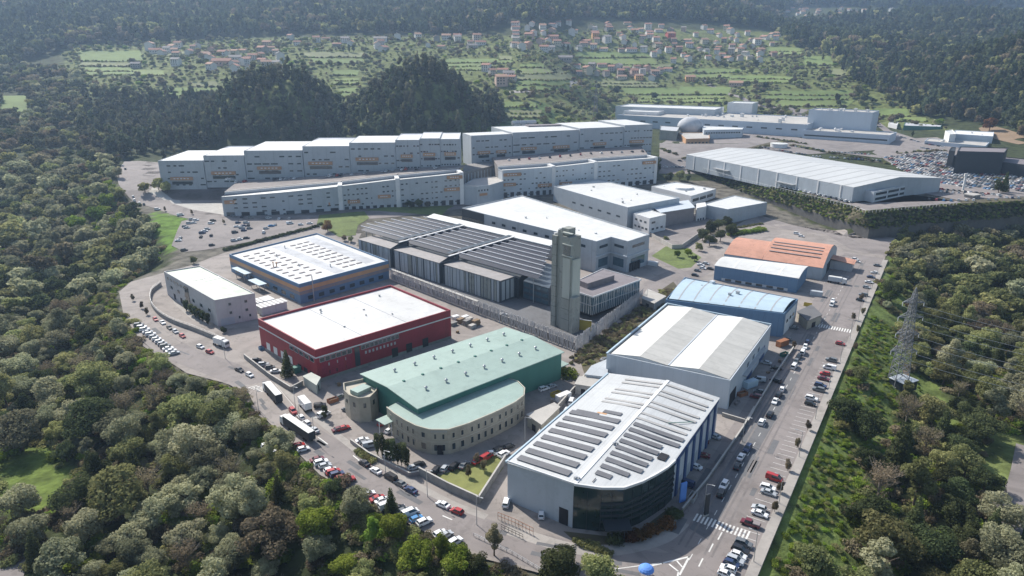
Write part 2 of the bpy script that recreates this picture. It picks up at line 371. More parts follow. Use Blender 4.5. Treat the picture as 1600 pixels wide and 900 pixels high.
def sheet(name, poly, m, lift=.01, kind='structure', label=None, cat=None, step=8.0):
    """ground sheet draped on the terrain"""
    poly = ccw(poly); bm = bmesh.new(); vs = [bm.verts.new((p[0], p[1], 0)) for p in poly]; f = bm.faces.new(vs)
    bmesh.ops.triangulate(bm, faces=[f])
    ys = [p[1] for p in poly]; xs = [p[0] for p in poly]
    if max(ys) > 430:
        y = max(430, min(ys))
        while y < max(ys):
            bmesh.ops.bisect_plane(bm, geom=bm.verts[:]+bm.edges[:]+bm.faces[:], plane_co=(0,y,0), plane_no=(0,1,0)); y += step
        x = min(xs)+step*1.5
        while x < max(xs):
            bmesh.ops.bisect_plane(bm, geom=bm.verts[:]+bm.edges[:]+bm.faces[:], plane_co=(x,0,0), plane_no=(1,0,0)); x += step*1.5
    X = np.array([v.co.x for v in bm.verts]); Y = np.array([v.co.y for v in bm.verts]); Z = terr_np(X, Y)
    for v, z in zip(bm.verts, Z): v.co.z = z+lift
    me = bpy.data.meshes.new(name); bm.to_mesh(me); bm.free(); me.materials.append(M[m] if isinstance(m, str) else m)
    o = bpy.data.objects.new(name, me); COL.objects.link(o)
    if kind: o['kind'] = kind
    if label: o['label'] = label
    if cat: o['category'] = cat
    return o
def ribbon(pts, w):
    """polygon of a path of width w along world points"""
    L = []; R = []
    for i, p in enumerate(pts):
        a = Vector(pts[max(0, i-1)]); b = Vector(pts[min(len(pts)-1, i+1)]); d = (b-a).normalized(); n = Vector((-d.y, d.x))
        L.append(tuple(Vector(p)+n*w/2)); R.append(tuple(Vector(p)-n*w/2))
    return L+R[::-1]
def smooth_path(pts, k=6):
    out = []; P = [Vector(p) for p in pts]
    for i in range(len(P)-1):
        p0 = P[max(0, i-1)]; p1 = P[i]; p2 = P[i+1]; p3 = P[min(len(P)-1, i+2)]
        for j in range(k):
            t = j/k; out.append(tuple(.5*((2*p1)+(p2-p0)*t+(2*p0-5*p1+4*p2-p3)*t*t+(3*p1-p0-3*p2+p3)*t**3)))
    out.append(tuple(P[-1])); return out
# ------------------------------------------------------------------ ground sheet
def P(*pts, z=0.0): return [at(px, py, z) for px, py in pts]
FARM_PX = [(100,70),(430,60),(760,56),(1000,44),(1210,50),(1300,78),(1340,110),(1410,165),(1490,205),(1390,200),(1200,190),(960,190),(900,210),(100,190)]
def ground():
    xs = np.concatenate([np.arange(-3200,-900,60), np.arange(-900,-460,12), np.arange(-460,480,5), np.arange(480,960,12), np.arange(960,3300,60)])
    ys = np.concatenate([np.arange(20,110,15), np.arange(110,700,5), np.arange(700,1340,8), np.arange(1340,2000,20), np.arange(2000,4300,60)])
    X, Y = np.meshgrid(xs, ys); Z = terr_np(X.ravel(), Y.ravel()).reshape(X.shape)
    nx, ny = len(xs), len(ys)
    # natural land cover (what grows or lies there) and one painted valley shadow, one colour per vertex
    x = X.ravel(); y = Y.ravel(); z = Z.ravel()
    dep = y*CP-(z-H)*SP; up = y*SP+(z-H)*CP; px = 800+FPX*x/np.maximum(dep, 1); py = 450-FPX*up/np.maximum(dep, 1)
    col = np.tile(np.array([.045,.055,.024]), (len(x), 1))
    farm = inside(px, py, FARM_PX) & (y > 780); col[farm] = (.125,.145,.05)
    dP = out_dist(x, y, PARK); bank = (dP > 0) & (dP < 22) & (y < 500) & (x > 30); col[bank] = (.115,.15,.045)
    inp = (dP <= 0) & (y < 640); col[inp] = (.13,.12,.10)
    for reg, c in [([(1290,560),(1360,470),(1410,480),(1440,560),(1500,640),(1500,690),(1470,700),(1400,620),(1330,640),(1270,760),(1200,870),(1185,880),(1240,720)], (.115,.15,.045)),
                   ([(0,700),(100,700),(125,790),(70,840),(0,810)], (.11,.15,.035)), ([(1480,690),(1600,660),(1600,760),(1560,790),(1540,760)], (.12,.145,.05)),
                   ([(235,330),(300,340),(275,390),(262,395),(240,360)], (.10,.17,.03)), ([(760,160),(850,160),(900,200),(760,215)], (.07,.11,.035)), ([(480,780),(560,800),(640,880),(560,900)], (.03,.04,.018))]:  # last region: shadow of the valley gap put into the ground colour
        s = inside(px, py, reg); col[s] = c
    dC = out_dist(x, y, CPS); s = (dC > 0) & (dC < 14) & (y > 440) & (y < 600) & (x > 80); col[s] = (.05,.06,.025)
    f = []; idx = np.arange(nx*ny).reshape(ny, nx)
    F = np.stack([idx[:-1,:-1], idx[:-1,1:], idx[1:,1:], idx[1:,:-1]], -1).reshape(-1, 4)
    me = bpy.data.meshes.new('ground'); me.vertices.add(nx*ny); me.vertices.foreach_set('co', np.stack([x, y, z], -1).ravel())
    me.loops.add(F.size); me.loops.foreach_set('vertex_index', F.ravel()); me.polygons.add(len(F)); me.polygons.foreach_set('loop_start', np.arange(0, F.size, 4)); me.polygons.foreach_set('loop_total', np.full(len(F), 4))
    me.update(calc_edges=True); me.validate()
    me.polygons.foreach_set('use_smooth', [True]*len(F))
    a = me.color_attributes.new('cover_shade', 'FLOAT_COLOR', 'POINT'); a.data.foreach_set('color', np.concatenate([col, np.ones((len(x), 1))], 1).ravel())
    m = bpy.data.materials.new('ground_cover_shade'); nt, N, L = nodes(m)
    o = N.new('ShaderNodeOutputMaterial'); b = N.new('ShaderNodeBsdfPrincipled'); b.inputs['Roughness'].default_value = .95; b.inputs['Specular IOR Level'].default_value = .1
    L.new(b.outputs[0], o.inputs[0]); at_ = N.new('ShaderNodeAttribute'); at_.attribute_name = 'cover_shade'
    tc = N.new('ShaderNodeTexCoord'); n1 = N.new('ShaderNodeTexNoise'); n1.inputs['Scale'].default_value = .15; n1.inputs['Detail'].default_value = 9; L.new(tc.outputs['Object'], n1.inputs[0])
    mr = N.new('ShaderNodeMapRange'); L.new(n1.outputs[0], mr.inputs[0]); mr.inputs[1].default_value = .3; mr.inputs[2].default_value = .7; mr.inputs[3].default_value = .5; mr.inputs[4].default_value = 1.5
    vm = N.new('ShaderNodeVectorMath'); vm.operation = 'SCALE'; L.new(at_.outputs['Color'], vm.inputs[0]); L.new(mr.outputs[0], vm.inputs['Scale']); L.new(vm.outputs[0], b.inputs['Base Color'])
    n3 = N.new('ShaderNodeTexNoise'); n3.inputs['Scale'].default_value = .8; n3.inputs['Detail'].default_value = 6; L.new(tc.outputs['Object'], n3.inputs[0])
    bp = N.new('ShaderNodeBump'); bp.inputs['Strength'].default_value = .8; bp.inputs['Distance'].default_value = .6; L.new(n3.outputs[0], bp.inputs['Height']); L.new(bp.outputs[0], b.inputs['Normal'])
    me.materials.append(m)
    g = bpy.data.objects.new('ground', me); COL.objects.link(g); g['kind'] = 'structure'
ground()

# ------------------------------------------------------------------ yards, roads, markings
YARD = P((186,456),(193,492),(216,527),(247,554),(292,583),(350,598),(386,611),(402,640),(448,690),(500,742),(545,766),(615,806),(690,844),(745,870),(850,897),(960,943),(1060,973),(1150,943),
         (1168,892),(1198,828),(1265,676),(1310,580),(1353,482),(1371,436),(1384,400),(1398,372),(1240,352),(1180,340),(1100,372),(1010,368),(870,348),(730,352),(560,372),(498,362),(350,395),(300,414),(205,440))
sheet('paved_yard', YARD, 'pave', .01)
A0 = Vector((.534,.845)); B0 = Vector((.845,-.534))
RE = Vector(at(1310,580))          # right kerb line of the right-hand road
def rr(s, t): v = RE+A0*s+B0*t; return (v.x, v.y)      # s along the road, t across (0 at kerb, negative towards the halls)
s0, s1 = -138, 190
sheet('right_road', [rr(s0,-1.5), rr(s1,-1.5), rr(s1,-24), rr(s0,-24)], 'asphalt', .02)
sheet('resurfaced_lane', [rr(-128,-13), rr(-12,-12), rr(-10,-17.5), rr(-126,-19)], 'asphalt_d', .03)
# parking bays painted on the right side of the road
pm = MB()
for i in range(46):
    s = -128+i*6.2/2
    if 60 < s < 64: continue
    a = Vector(rr(s, -2)); b = Vector(rr(s, -7)); d = (b-a).normalized(); n = Vector((-d.y, d.x))*.07
    pm.add([(*(a-n), .034), (*(b-n), .034), (*(b+n), .034), (*(a+n), .034)], [(0,1,2,3)])
for i in range(40):
    s = s0+i*7
    a = Vector(rr(s, -14.6)); b = a+A0*2.6; n = B0*.09
    pm.add([(*(a-n), .036), (*(b-n), .036), (*(b+n), .036), (*(a+n), .036)], [(0,1,2,3)])
def crossing(mb, c, along, across, n, w=.5, gap=.5, ln=4.0):
    for i in range(n):
        q = c+across*((i-(n-1)/2)*(w+gap)); a = along*ln/2; b = across*w/2
        mb.add([(*(q-a-b), .037), (*(q+a-b), .037), (*(q+a+b), .037), (*(q-a+b), .037)], [(0,1,2,3)])
crossing(pm, Vector(at(1304,513)), A0, B0, 17, .55, .55, 4.5)
crossing(pm, Vector(at(1127,822)), A0, B0, 15, .5, .5, 3.6)
# chevron island where the two roads meet
def stroke(pts, w, z=.036, mb=pm):
    pts = [Vector(p) for p in pts]
    for a, b in zip(pts[:-1], pts[1:]):
        d = (b-a).normalized(); n = Vector((-d.y, d.x))*w/2; a = a-d*w*.3; b = b+d*w*.3
        mb.add([(*(a-n), z), (*(b-n), z), (*(b+n), z), (*(a+n), z)], [(0,1,2,3)])
stroke(P((1000,888),(1035,880),(1077,870)), .5); stroke(P((1077,870),(1062,898)), .5); stroke(P((1046,882),(1060,893),(1058,905)), .4); stroke(P((1058,877),(1066,886)), .4)
stroke(P((915,892),(955,890),(1000,884),(1030,880)), .25); stroke(P((430,600),(460,636)), .15)
for a, b in [((497,683),(512,694)),((552,712),(562,720)),((640,768),(652,776)),((692,806),(706,812)),((1092,885),(1098,873)),((1108,862),(1114,850)),((1122,843),(1128,832)),((393,560),(410,568))]: stroke(P(a, b), .35)
for i in range(6):
    q = Vector(at(388+i*4, 606+i*1.2)); stroke([q, q+Vector((2.6, 1.9))], .5)
pm.build('road_markings', 'paint')['kind'] = 'structure'
LR = smooth_path(P((196,452),(206,487),(232,520),(272,548),(330,570),(390,596),(425,632),(460,672),(520,712),(590,757),(660,797),(730,828),(800,850),(880,868),(960,880),(1050,892),(1110,880)), 5)
sheet('left_road', ribbon(LR, 13), 'asphalt', .018)
sheet('left_pavement', ribbon(smooth_path(P((402,566),(440,604),(480,642),(540,690),(570,712),(640,752),(700,784),(760,808)), 4), 2.4), 'sidewalk', .028)
kb = MB()
for i in range(len(RK := [rr(s, 0) for s in range(int(s0), int(s1), 6)])-1):
    a, b = Vector(RK[i]), Vector(RK[i+1]); n = B0
    kb.add([(*(a-n*1.4), .13), (*(b-n*1.4), .13), (*(b+n*1.3), .13), (*(a+n*1.3), .13), (*(a-n*1.4), 0), (*(b-n*1.4), 0), (*(b+n*1.3), -.8), (*(a+n*1.3), -.8)], [(0,3,2,1),(0,1,5,4),(2,3,7,6)])
kb.build('right_pavement', 'sidewalk')['kind'] = 'structure'
# pale pavement round the glass corner
PV = P((1066,815),(1040,838),(1000,852),(950,860),(890,856),(840,842),(790,826)); sheet('corner_pavement', ribbon(smooth_path(PV, 4), 4.2), 'sidewalk', .03)
sheet('brown_forecourt', P((880,830),(905,852),(960,856),(1010,846),(1050,822),(1068,800),(1050,790),(1000,828),(950,838)), 'scrub', .026)
# trench of scrub between the slanted pole fence and the double gabled hall
sheet('scrub_strip', P((905,560),(1000,480),(1030,455),(1052,440),(1062,452),(1040,476),(950,560),(935,590),(915,590)), 'scrub', .03)
sheet('small_lawn', P((660,738),(690,742),(735,725),(772,708),(790,714),(786,732),(748,782),(720,770)), 'drygrass', .03)
sheet('garden_lawn', P((496,360),(500,348),(570,343),(578,352),(560,362),(556,374),(530,376)), 'grass', .22)
sheet('sunny_bank', P((1018,400),(1040,385),(1072,388),(1096,402),(1080,418),(1060,420)), 'grass', .03)
sheet('back_lawn', P((570,342),(600,338),(700,326),(716,330),(700,336),(690,345)), 'grass', .25)
sheet('ring_lawn', P((262,444),(272,475),(300,500),(330,512),(334,505),(300,486),(268,452)), 'sidewalk', .04)
def W(px, py, z0=5):
    h = hit(px, py); return (h[0], h[1])
sheet('left_car_park', [W(*p) for p in ((268,384),(284,346),(300,342),(345,345),(420,346),(500,347),(500,357),(420,372),(340,388),(290,394))], 'asphalt', .18)
sheet('upper_left_street', ribbon(smooth_path([W(*p) for p in ((205,252),(196,280),(215,306),(250,322),(300,338),(360,345),(430,346),(520,343),(600,337),(700,325),(760,318))], 5), 12), 'asphalt', .16)
sheet('upper_left_forecourt', [W(*p) for p in ((232,300),(255,312),(300,328),(350,336),(350,318),(270,312),(240,292))], 'concrete', .2)
sheet('middle_street', P((1060,455),(1010,470),(985,480),(975,468),(1010,440),(1050,420),(1010,400),(1022,392),(1070,425),(1110,408),(1120,420)), 'asphalt', .02)
sheet('upper_right_street', P((1180,338),(1240,352),(1330,372),(1398,373),(1385,400),(1372,398),(1330,390),(1290,366),(1235,360),(1190,350)), 'asphalt', .022)
sheet('lower_left_track', ribbon(smooth_path([(-128,95),(-122,112),at(18,884,-12),at(-6,846,-12),at(-60,800,-12)], 5), 7), 'asphalt', .3)
tr = [(150,118),at(1590,860,-12),at(1572,810,-12),at(1600,760,-12),(185,215)]
sheet('lower_right_track', ribbon(smooth_path(tr, 6), 9), 'asphalt', .3)
# the platform behind: car park and lanes
sheet('factory_car_park', [at(*p, 18.5) for p in ((1362,243),(1392,226),(1462,226),(1560,262),(1640,275),(1640,330),(1520,316),(1440,300),(1460,285))], 'asphalt', .35)
def fard(name, pts, w, m='asphalt', lift=.35): sheet(name, ribbon(smooth_path([W(*p) for p in pts], 5), w), m, lift, step=5)
fard('factory_lane', [(1366,190),(1392,208),(1420,226),(1470,244),(1540,266),(1610,282)], 9)
fard('village_road', [(1100,125),(1130,144),(1150,150),(1200,168),(1290,176),(1370,196)], 8)
fard('hill_track', [(790,145),(840,142),(900,134),(912,130)], 5, 'sidewalk')
fard('earth_lane', [(1600,216),(1560,203),(1540,200),(1560,215),(1600,225)], 14, 'dirt')
fard('factory_back_lane', [(1050,205),(1140,215),(1200,228),(1260,232),(1330,240),(1380,246)], 14, 'asphalt')
fard('wood_path', [(1440,640),(1420,610),(1415,580)], 2.2, 'dirt')

sheet('factory_yard', [at(*p, 18) for p in ((1030,232),(1030,262),(1108,262),(1160,240),(1200,234),(1262,246),(1300,244),(1390,240),(1380,228),(1260,226),(1180,214),(1060,214))], 'asphalt', .25)

# the hedged embankment: ledge, sloping bank and foot wall
BK = [(-.35,1.0,(168,640))]
bank_top = [Vector(c) for c in CPLAT[:6]]; toe = []
for i, c in enumerate(bank_top):
    a = bank_top[max(0, i-1)]; b = bank_top[min(5, i+1)]; d = (b-a).normalized(); toe.append(c+Vector((d.y, -d.x))*7.5)
bm_ = MB(); wm_ = MB(); BANKQ = []
for i in range(5):
    a, b, c, d = bank_top[i], bank_top[i+1], toe[i+1], toe[i]; zt = 17.6; zf = 7.0
    bm_.add([(a.x, a.y+11, zt), (b.x, b.y+11, zt), (b.x, b.y, zt), (a.x, a.y, zt)], [(3,2,1,0)]); bm_.add([(a.x, a.y, zt), (b.x, b.y, zt), (c.x, c.y, zf), (d.x, d.y, zf)], [(3,2,1,0)])
    BANKQ.append((a, b, c, d, zt, zf)); wm_.add([(d.x, d.y, zf+.4), (c.x, c.y, zf+.4), (c.x, c.y, -14), (d.x, d.y, -14), (d.x, d.y+1.2, zf+.4), (c.x, c.y+1.2, zf+.4)], [(0,3,2,1),(0,1,5,4)])
bo_ = bm_.build('embankment', 'scrub'); bo_['kind'] = 'structure'
M['foot_wall'] = mat('dark_concrete', (.11,.105,.10), .9, .3, streak=True, stain=.3)  # even dark grey concrete, streaked and stained
wo_ = wm_.build('embankment_foot_wall', 'foot_wall', recalc=True); tag(wo_, 'long dark concrete foot wall under the hedged embankment', 'wall')
er_ = sheet('edge_road', [(bank_top[0].x, bank_top[0].y+2), (bank_top[1].x, bank_top[1].y+2), (bank_top[2].x, bank_top[2].y+2), (bank_top[3].x, bank_top[3].y+2), (bank_top[3].x, bank_top[3].y+9), (bank_top[1].x, bank_top[1].y+9.5), (bank_top[0].x+3, bank_top[0].y+9)], 'asphalt', .3)
for v in er_.data.vertices: v.co.z = 17.72

rp2 = random.Random(31); pb_ = MB()
def patch(c, ang, a, b, z):
    ca, sa = math.cos(ang), math.sin(ang); pb_.add([(c[0]+x*ca-y*sa, c[1]+x*sa+y*ca, z) for x, y in ((-a,-b),(a,-b),(a,b),(-a,b))], [(0,1,2,3)])
for k in range(26): c = rr(rp2.uniform(-130, 170), rp2.uniform(-23, -8)); patch(c, math.atan2(A0.y, A0.x), rp2.uniform(1.5, 7), rp2.uniform(.5, 1.4), .0325)
for k in range(22):
    i = rp2.randrange(4, len(LR)-6); a, b = LR[i], LR[i+1]; n_ = Vector((-(b[1]-a[1]), b[0]-a[0])).normalized()*rp2.uniform(-4, 4); patch((a[0]+n_.x, a[1]+n_.y), math.atan2(b[1]-a[1], b[0]-a[0]), rp2.uniform(1.2, 5), rp2.uniform(.4, 1.1), .0325)
pb_.build('road_repair_patches', 'asphalt_d')['kind'] = 'structure'
M['tyre'] = mat('tyre_polished_asphalt', (.175,.158,.152), .8, .25, nscale=.6)
tb_ = MB()
for t0_ in (-10.2, -12.0, -17.0, -18.8):
    for i in range(52):
        s = -134+i*6; a = rr(s, t0_); b = rr(s+6, t0_); n_ = B0*.28; tb_.add([(a[0]-n_.x, a[1]-n_.y, .0345), (b[0]-n_.x, b[1]-n_.y, .0345), (b[0]+n_.x, b[1]+n_.y, .0345), (a[0]+n_.x, a[1]+n_.y, .0345)], [(0,1,2,3)])
tb_.build('tyre_tracks', 'tyre')['kind'] = 'structure'
fard('verge', [(1138,243),(1170,233),(1210,223),(1232,222)], 7, 'scrub', .45); fard('verge', [(1238,228),(1290,238),(1340,247),(1385,256)], 7, 'scrub', .45); fard('verge', [(1180,214),(1230,221),(1262,226)], 4, 'scrub', .45)
# ------------------------------------------------------------------ buildings near the camera
def quad(pts, z): return [at(*p, z) for p in pts]
def simple_hall(name, label, pts, ztop, wall, roof, cat='warehouse', zb=-.3, drop=.7, gear=0, seed=1, par=True):
    poly = ccw(quad(pts, ztop)); c = cen(poly); T = Thing(name, label, cat, (c[0], c[1], zb))
    if par:
        T.part('wall', parapet_shell(poly, zb, ztop, drop), wall); T.part('roof', flat_roof(poly, ztop, drop), roof)
    else:
        mb = MB(); mb.prism(poly, zb, ztop, top=False); T.part('wall', mb, wall)
        rb = MB(); rb.slab([(p[0],p[1],ztop+.3) for p in inset(poly, -.4)], .3); T.part('roof', rb, roof)
    if gear: roofgear(T, poly, ztop-drop if par else ztop+.3, gear, seed)
    return T, poly
def side(poly, px, py, z):
    """the edge (A,B) of poly whose middle projects nearest a pixel, outward on its right"""
    best = None
    for i in range(len(poly)):
        A, B = poly[i], poly[(i+1) % len(poly)]; m = lerp(A, B, .5); q = proj(m[0], m[1], z)
        d = math.hypot(q[0]-px, q[1]-py)
        if best is None or d < best[0]: best = (d, A, B)
    return best[1], best[2]

# --- nearest hall: white roof with solar strips, blue side, curved glass corner
ZE, ZR = 12.6, 14.6
LF = at(793,722,ZE); LB = at(952,584,ZE); RF_ = at(897,757,ZR-1.0); RB = at(1044,595,ZR); RE1 = at(1123,622,ZE); CV = [at(*p, ZE+e) for p, e in [((1055,720),0),((1043,731),.1),((1025,742),.2),((1004,753),.4),((975,763),.6),((940,763),.8)]]
c1 = cen([LF, LB, RE1, CV[2]])
T = Thing('solar_roof_hall', 'large white gabled hall with solar strips, blue flank and dark curved glass corner', 'warehouse', (c1[0], c1[1], 0))
poly = [LF, RF_]+CV[::-1]+[RE1, RB, LB]
zs = [ZE, ZR-1.0]+[ZE+.8,ZE+.6,ZE+.4,ZE+.2,ZE+.1,ZE]+[ZE, ZR, ZE]
P2 = poly
mb = MB(); mb.prism([P2[0], P2[1]], 0, 0, top=False) if False else None
def wallstrip(idx, z0=-.3, dz=0.0):
    m_ = MB()
    for a, b in zip(idx[:-1], idx[1:]):
        A, B = P2[a], P2[b]; m_.add([(A[0],A[1],z0),(B[0],B[1],z0),(B[0],B[1],zs[b]+dz),(A[0],A[1],zs[a]+dz)], [(0,1,2,3)])
    return m_
T.part('front_wall', wallstrip([0,1]), 'grey_wall', recalc=False)
T.part('side_wall', wallstrip([7,8]), 'grey_wall2', recalc=False)
T.part('back_wall', wallstrip([8,9,10,0]), 'grey_wall2', recalc=False)
cur = [P2[i] for i in range(1, 8)]; curz = [zs[i] for i in range(1, 8)]
# glass: one upper band and ribbon storeys with dark spandrels, real thickness
gl = MB()
for (A, B, za, zb_) in zip(cur[:-1], cur[1:], curz[:-1], curz[1:]):
    gl.add([(A[0],A[1],-.3),(B[0],B[1],-.3),(B[0],B[1],zb_-.5),(A[0],A[1],za-.5)], [(0,1,2,3)])
cg = T.part('curtain_glass', gl, 'glass_g', recalc=False)
for z in (2.8, 4.6, 6.4, 8.2):
    sp = MB()
    for k, (A, B) in enumerate(zip(cur[1:-1], cur[2:])): band(sp, A, B, z, z+.7, 0, 1, .25)
    T.part('spandrel', sp, 'darkbox')
for k, (A, B) in enumerate(zip(cur[:-1], cur[1:])):
    n = max(1, int(math.dist(A, B)/2.4)); mu = MB()
    for j in range(n):
        q = lerp(A, B, j/n); nn = outn(A, B); mu.box((q[0]+nn.x*.06, q[1]+nn.y*.06, 0), (.12, .12, 11.8), math.atan2(nn.y, nn.x))
    T.part('mullion', mu, 'darkbox', cg)
en = MB(); q = lerp(cur[1], cur[2], .7); nn = outn(cur[1], cur[2]); en.box((q[0]+nn.x*2, q[1]+nn.y*2, 3.4), (7, 5, .35), math.atan2(nn.y, nn.x)+math.pi/2); en.box((q[0]+nn.x*4+1.6, q[1]+nn.y*4, 0), (.25,.25,3.4)); en.box((q[0]+nn.x*4-1.6, q[1]+nn.y*4, 0), (.25,.25,3.4)); T.part('entrance_canopy', en, 'darkbox')
for k in range(6):     # blue pilasters on the flank
    mb = MB(); band(mb, RE1 if False else P2[7], P2[8], 0, ZE-.3, .04+.17*k, .04+.17*k+.035, .5); T.part('pilaster', mb, 'deep_blue')
mb = MB(); band(mb, P2[7], P2[8], ZE-1.6, ZE-.05, 0, 1, .12); T.part('blue_fascia', mb, 'deep_blue')
for k in range(5):
    mb = MB(); band(mb, P2[7], P2[8], .1, 4.2, .10+.17*k, .10+.17*k+.075, .1); T.part('roller_door', mb, 'grey_wall')
mb = MB(); band(mb, P2[0], P2[1], 0, 5.0, .80, .93, .12); T.part('loading_door', mb, 'dark')
RA, RBk = (RF_[0], RF_[1], ZR-.9), (RB[0], RB[1], ZR+.1)
roof = MB()
roof.slab([(LF[0]-.5, LF[1]-.3, ZE+.1), RA, RBk, (LB[0]-.4, LB[1]+.4, ZE+.1)], .25)
R_l = T.part('roof_slope', roof, 'white_roof_a')
roof = MB(); roof.slab([RA]+[(p[0], p[1], z+.12) for p, z in zip(CV[::-1], zs[2:8])]+[(RE1[0]+.4, RE1[1], ZE+.1), RBk], .25); R_r = T.part('roof_slope', roof, 'white_roof_a')
mb = MB(); mb.bar((RA[0],RA[1],RA[2]+.08), (RBk[0],RBk[1],RBk[2]+.08), 1.1, .16); T.part('ridge_cap', mb, 'white_wall')
mb = MB(); mb.bar((LF[0],LF[1],ZE+.3),(RF_[0],RF_[1],ZR-.75),.3,.45)
for A, B, za, zb_ in zip(cur[:-1], cur[1:], curz[:-1], curz[1:]): mb.bar((A[0],A[1],za+.05),(B[0],B[1],zb_+.05),.5,.7)
T.part('eave_trim', mb, 'white_wall')
mb = MB(); mb.bar((LF[0]-.5,LF[1]-.2,ZE+.15),(LB[0]-.5,LB[1],ZE+.15),.5,.5); T.part('gutter', mb, 'blue_roof')
def lslope(u, v): a = lerp(LF, LB, u); b = lerp(RA, RBk, u); return (a[0]+(b[0]-a[0])*v, a[1]+(b[1]-a[1])*v, ZE+.1+(ZR-.9+u*1.0-ZE-.1)*v)
rbase = at(1015, 772, ZE)
def rslope(u, v):
    a = lerp(RA, RBk, u); f = Vector(RE1)-A0*((1-u)*69); b = (f.x, f.y, ZE+.1)
    return (a[0]+(b[0]-a[0])*v, a[1]+(b[1]-a[1])*v, a[2]+(b[2]-a[2])*v)
def strip(fn, u0, u1, v0, v1, name, m, z=.42, parent=None):
    q = [fn(u0,v0), fn(u0,v1), fn(u1,v1), fn(u1,v0)]; q = [(p[0],p[1],p[2]+z) for p in q]
    cc = ccw([(p[0],p[1]) for p in q]); 
    if abs(cc[0][0]-q[0][0]) > 1e-6 or abs(cc[0][1]-q[0][1]) > 1e-6: q = q[::-1]
    mb = MB(); mb.slab(q, .14); T.part(name, mb, m, parent)
for i in range(8): strip(lslope, .030+.066*i, .067+.066*i, .08, .86, 'solar_array', 'solarA', parent=R_l)
strip(lslope, .563, .590, .52, .80, 'solar_array', 'solarA', parent=R_l); strip(lslope, .525, .545, .14, .5, 'solar_array', 'solarA', parent=R_l)
for u in (.665,.70,.775,.815,.90,.94): strip(lslope, u, u+.016, .35, .97, 'rooflight', 'skylight', .3, R_l)
rv = [(.28,.62),(.18,.62),(.16,.62),(.14,.60),(.12,.60),(.12,.60),(.08,.62),(.06,.60),(.06,.90),(.06,.92)]
for i, (a, b) in enumerate(rv): strip(rslope, .045+.052*i, .073+.052*i, a*.6+.04, [.22,.40,.60][i] if i < 3 else min(.96, b*1.22), 'solar_array', 'solarA', parent=R_r)
for u in (.575,.625,.70,.745,.83,.87,.945): strip(rslope, u, u+.016, .04, .94, 'rooflight', 'skylight', .3, R_r)
strip(rslope, .335, .385, .78, .92, 'roof_opening', 'dark', .4, R_r)
mb = MB(); a = rslope(.62,.55); b = rslope(.70,.9); mb.bar((a[0],a[1],a[2]+.35),(b[0],b[1],b[2]+.35),.16,.16); T.part('roof_pipe', mb, 'green_wall')
strip(lslope, .548, .562, .45, .60, 'rust_stain_sheet', 'orange_pale', .26, R_l)
for u, v in ((.03,.97),(.33,.06)):
    a = rslope(u, v) if u > .1 else lslope(u, v); mb = MB(); mb.box((a[0],a[1],a[2]), (.9,.6,.9), .6); mb.box((a[0]+.9,a[1]+.2,a[2]), (.5,.5,.6), .3); T.part('roof_vent', mb, 'steel')

# --- double gabled hall
z = 11.3
q = quad([(948,553),(1141,595),(1205,508),(1042,475)], z); FL, FR, BR, BL = q
T = Thing('double_gable_hall', 'long white-roofed hall with two shallow gables side by side and grey walls', 'warehouse', (*cen(q), 0))
T.part('wall', parapet_shell(ccw(q), -.3, z+.15, .4, .35), 'grey_wall2')
def bil(u, v, zz): a = lerp(FL, FR, u); b = lerp(BL, BR, u); p = lerp(a, b, v); return (p[0], p[1], zz)
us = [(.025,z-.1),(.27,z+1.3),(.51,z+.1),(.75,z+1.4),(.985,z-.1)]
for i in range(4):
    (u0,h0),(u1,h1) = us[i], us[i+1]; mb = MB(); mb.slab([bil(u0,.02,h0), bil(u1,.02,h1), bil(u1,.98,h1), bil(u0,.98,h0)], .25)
    T.part('roof_slope', mb, 'b2_light' if i % 2 == 0 else 'b2_grey')  # left slope of each gable paler, right slope greyer
mb = MB()
for i in (0, 2):
    for v in (.02, .98): mb.add([bil(us[i][0],v,us[i][1]-.3), bil(us[i+1][0],v,us[i+1][1]-.1), bil(us[i+2][0],v,us[i+2][1]-.3)], [(0,1,2)])
T.part('gable', mb, 'white_wall')
mb = MB(); mb.bar(bil(.51,.02,z+.2), bil(.51,.98,z+.2), .5, .25); T.part('valley_gutter', mb, 'grey_wall2')
mb = MB(); mb.bar(bil(.0,0,z+.25), bil(.0,1,z+.25), .7, .35); mb.bar(bil(0,1,z+.3), bil(1,1,z+.3), .6, .5); T.part('coping', mb, 'blue_roof')
A, B = FR, BR
windows(T, A, B, 6.5, 8.2, 3, .35, .75, .35, 'glass', out=.08)
for t in (.03,.42,.74):
    mb = MB(); band(mb, A, B, 0, 5.2, t, t+.13, .12); T.part('roller_door', mb, 'dark' if t < .1 else 'deep_blue')
mb = MB(); band(mb, A, B, 5.4, 5.8, .30, .80, 1.6); T.part('awning', mb, 'steel')

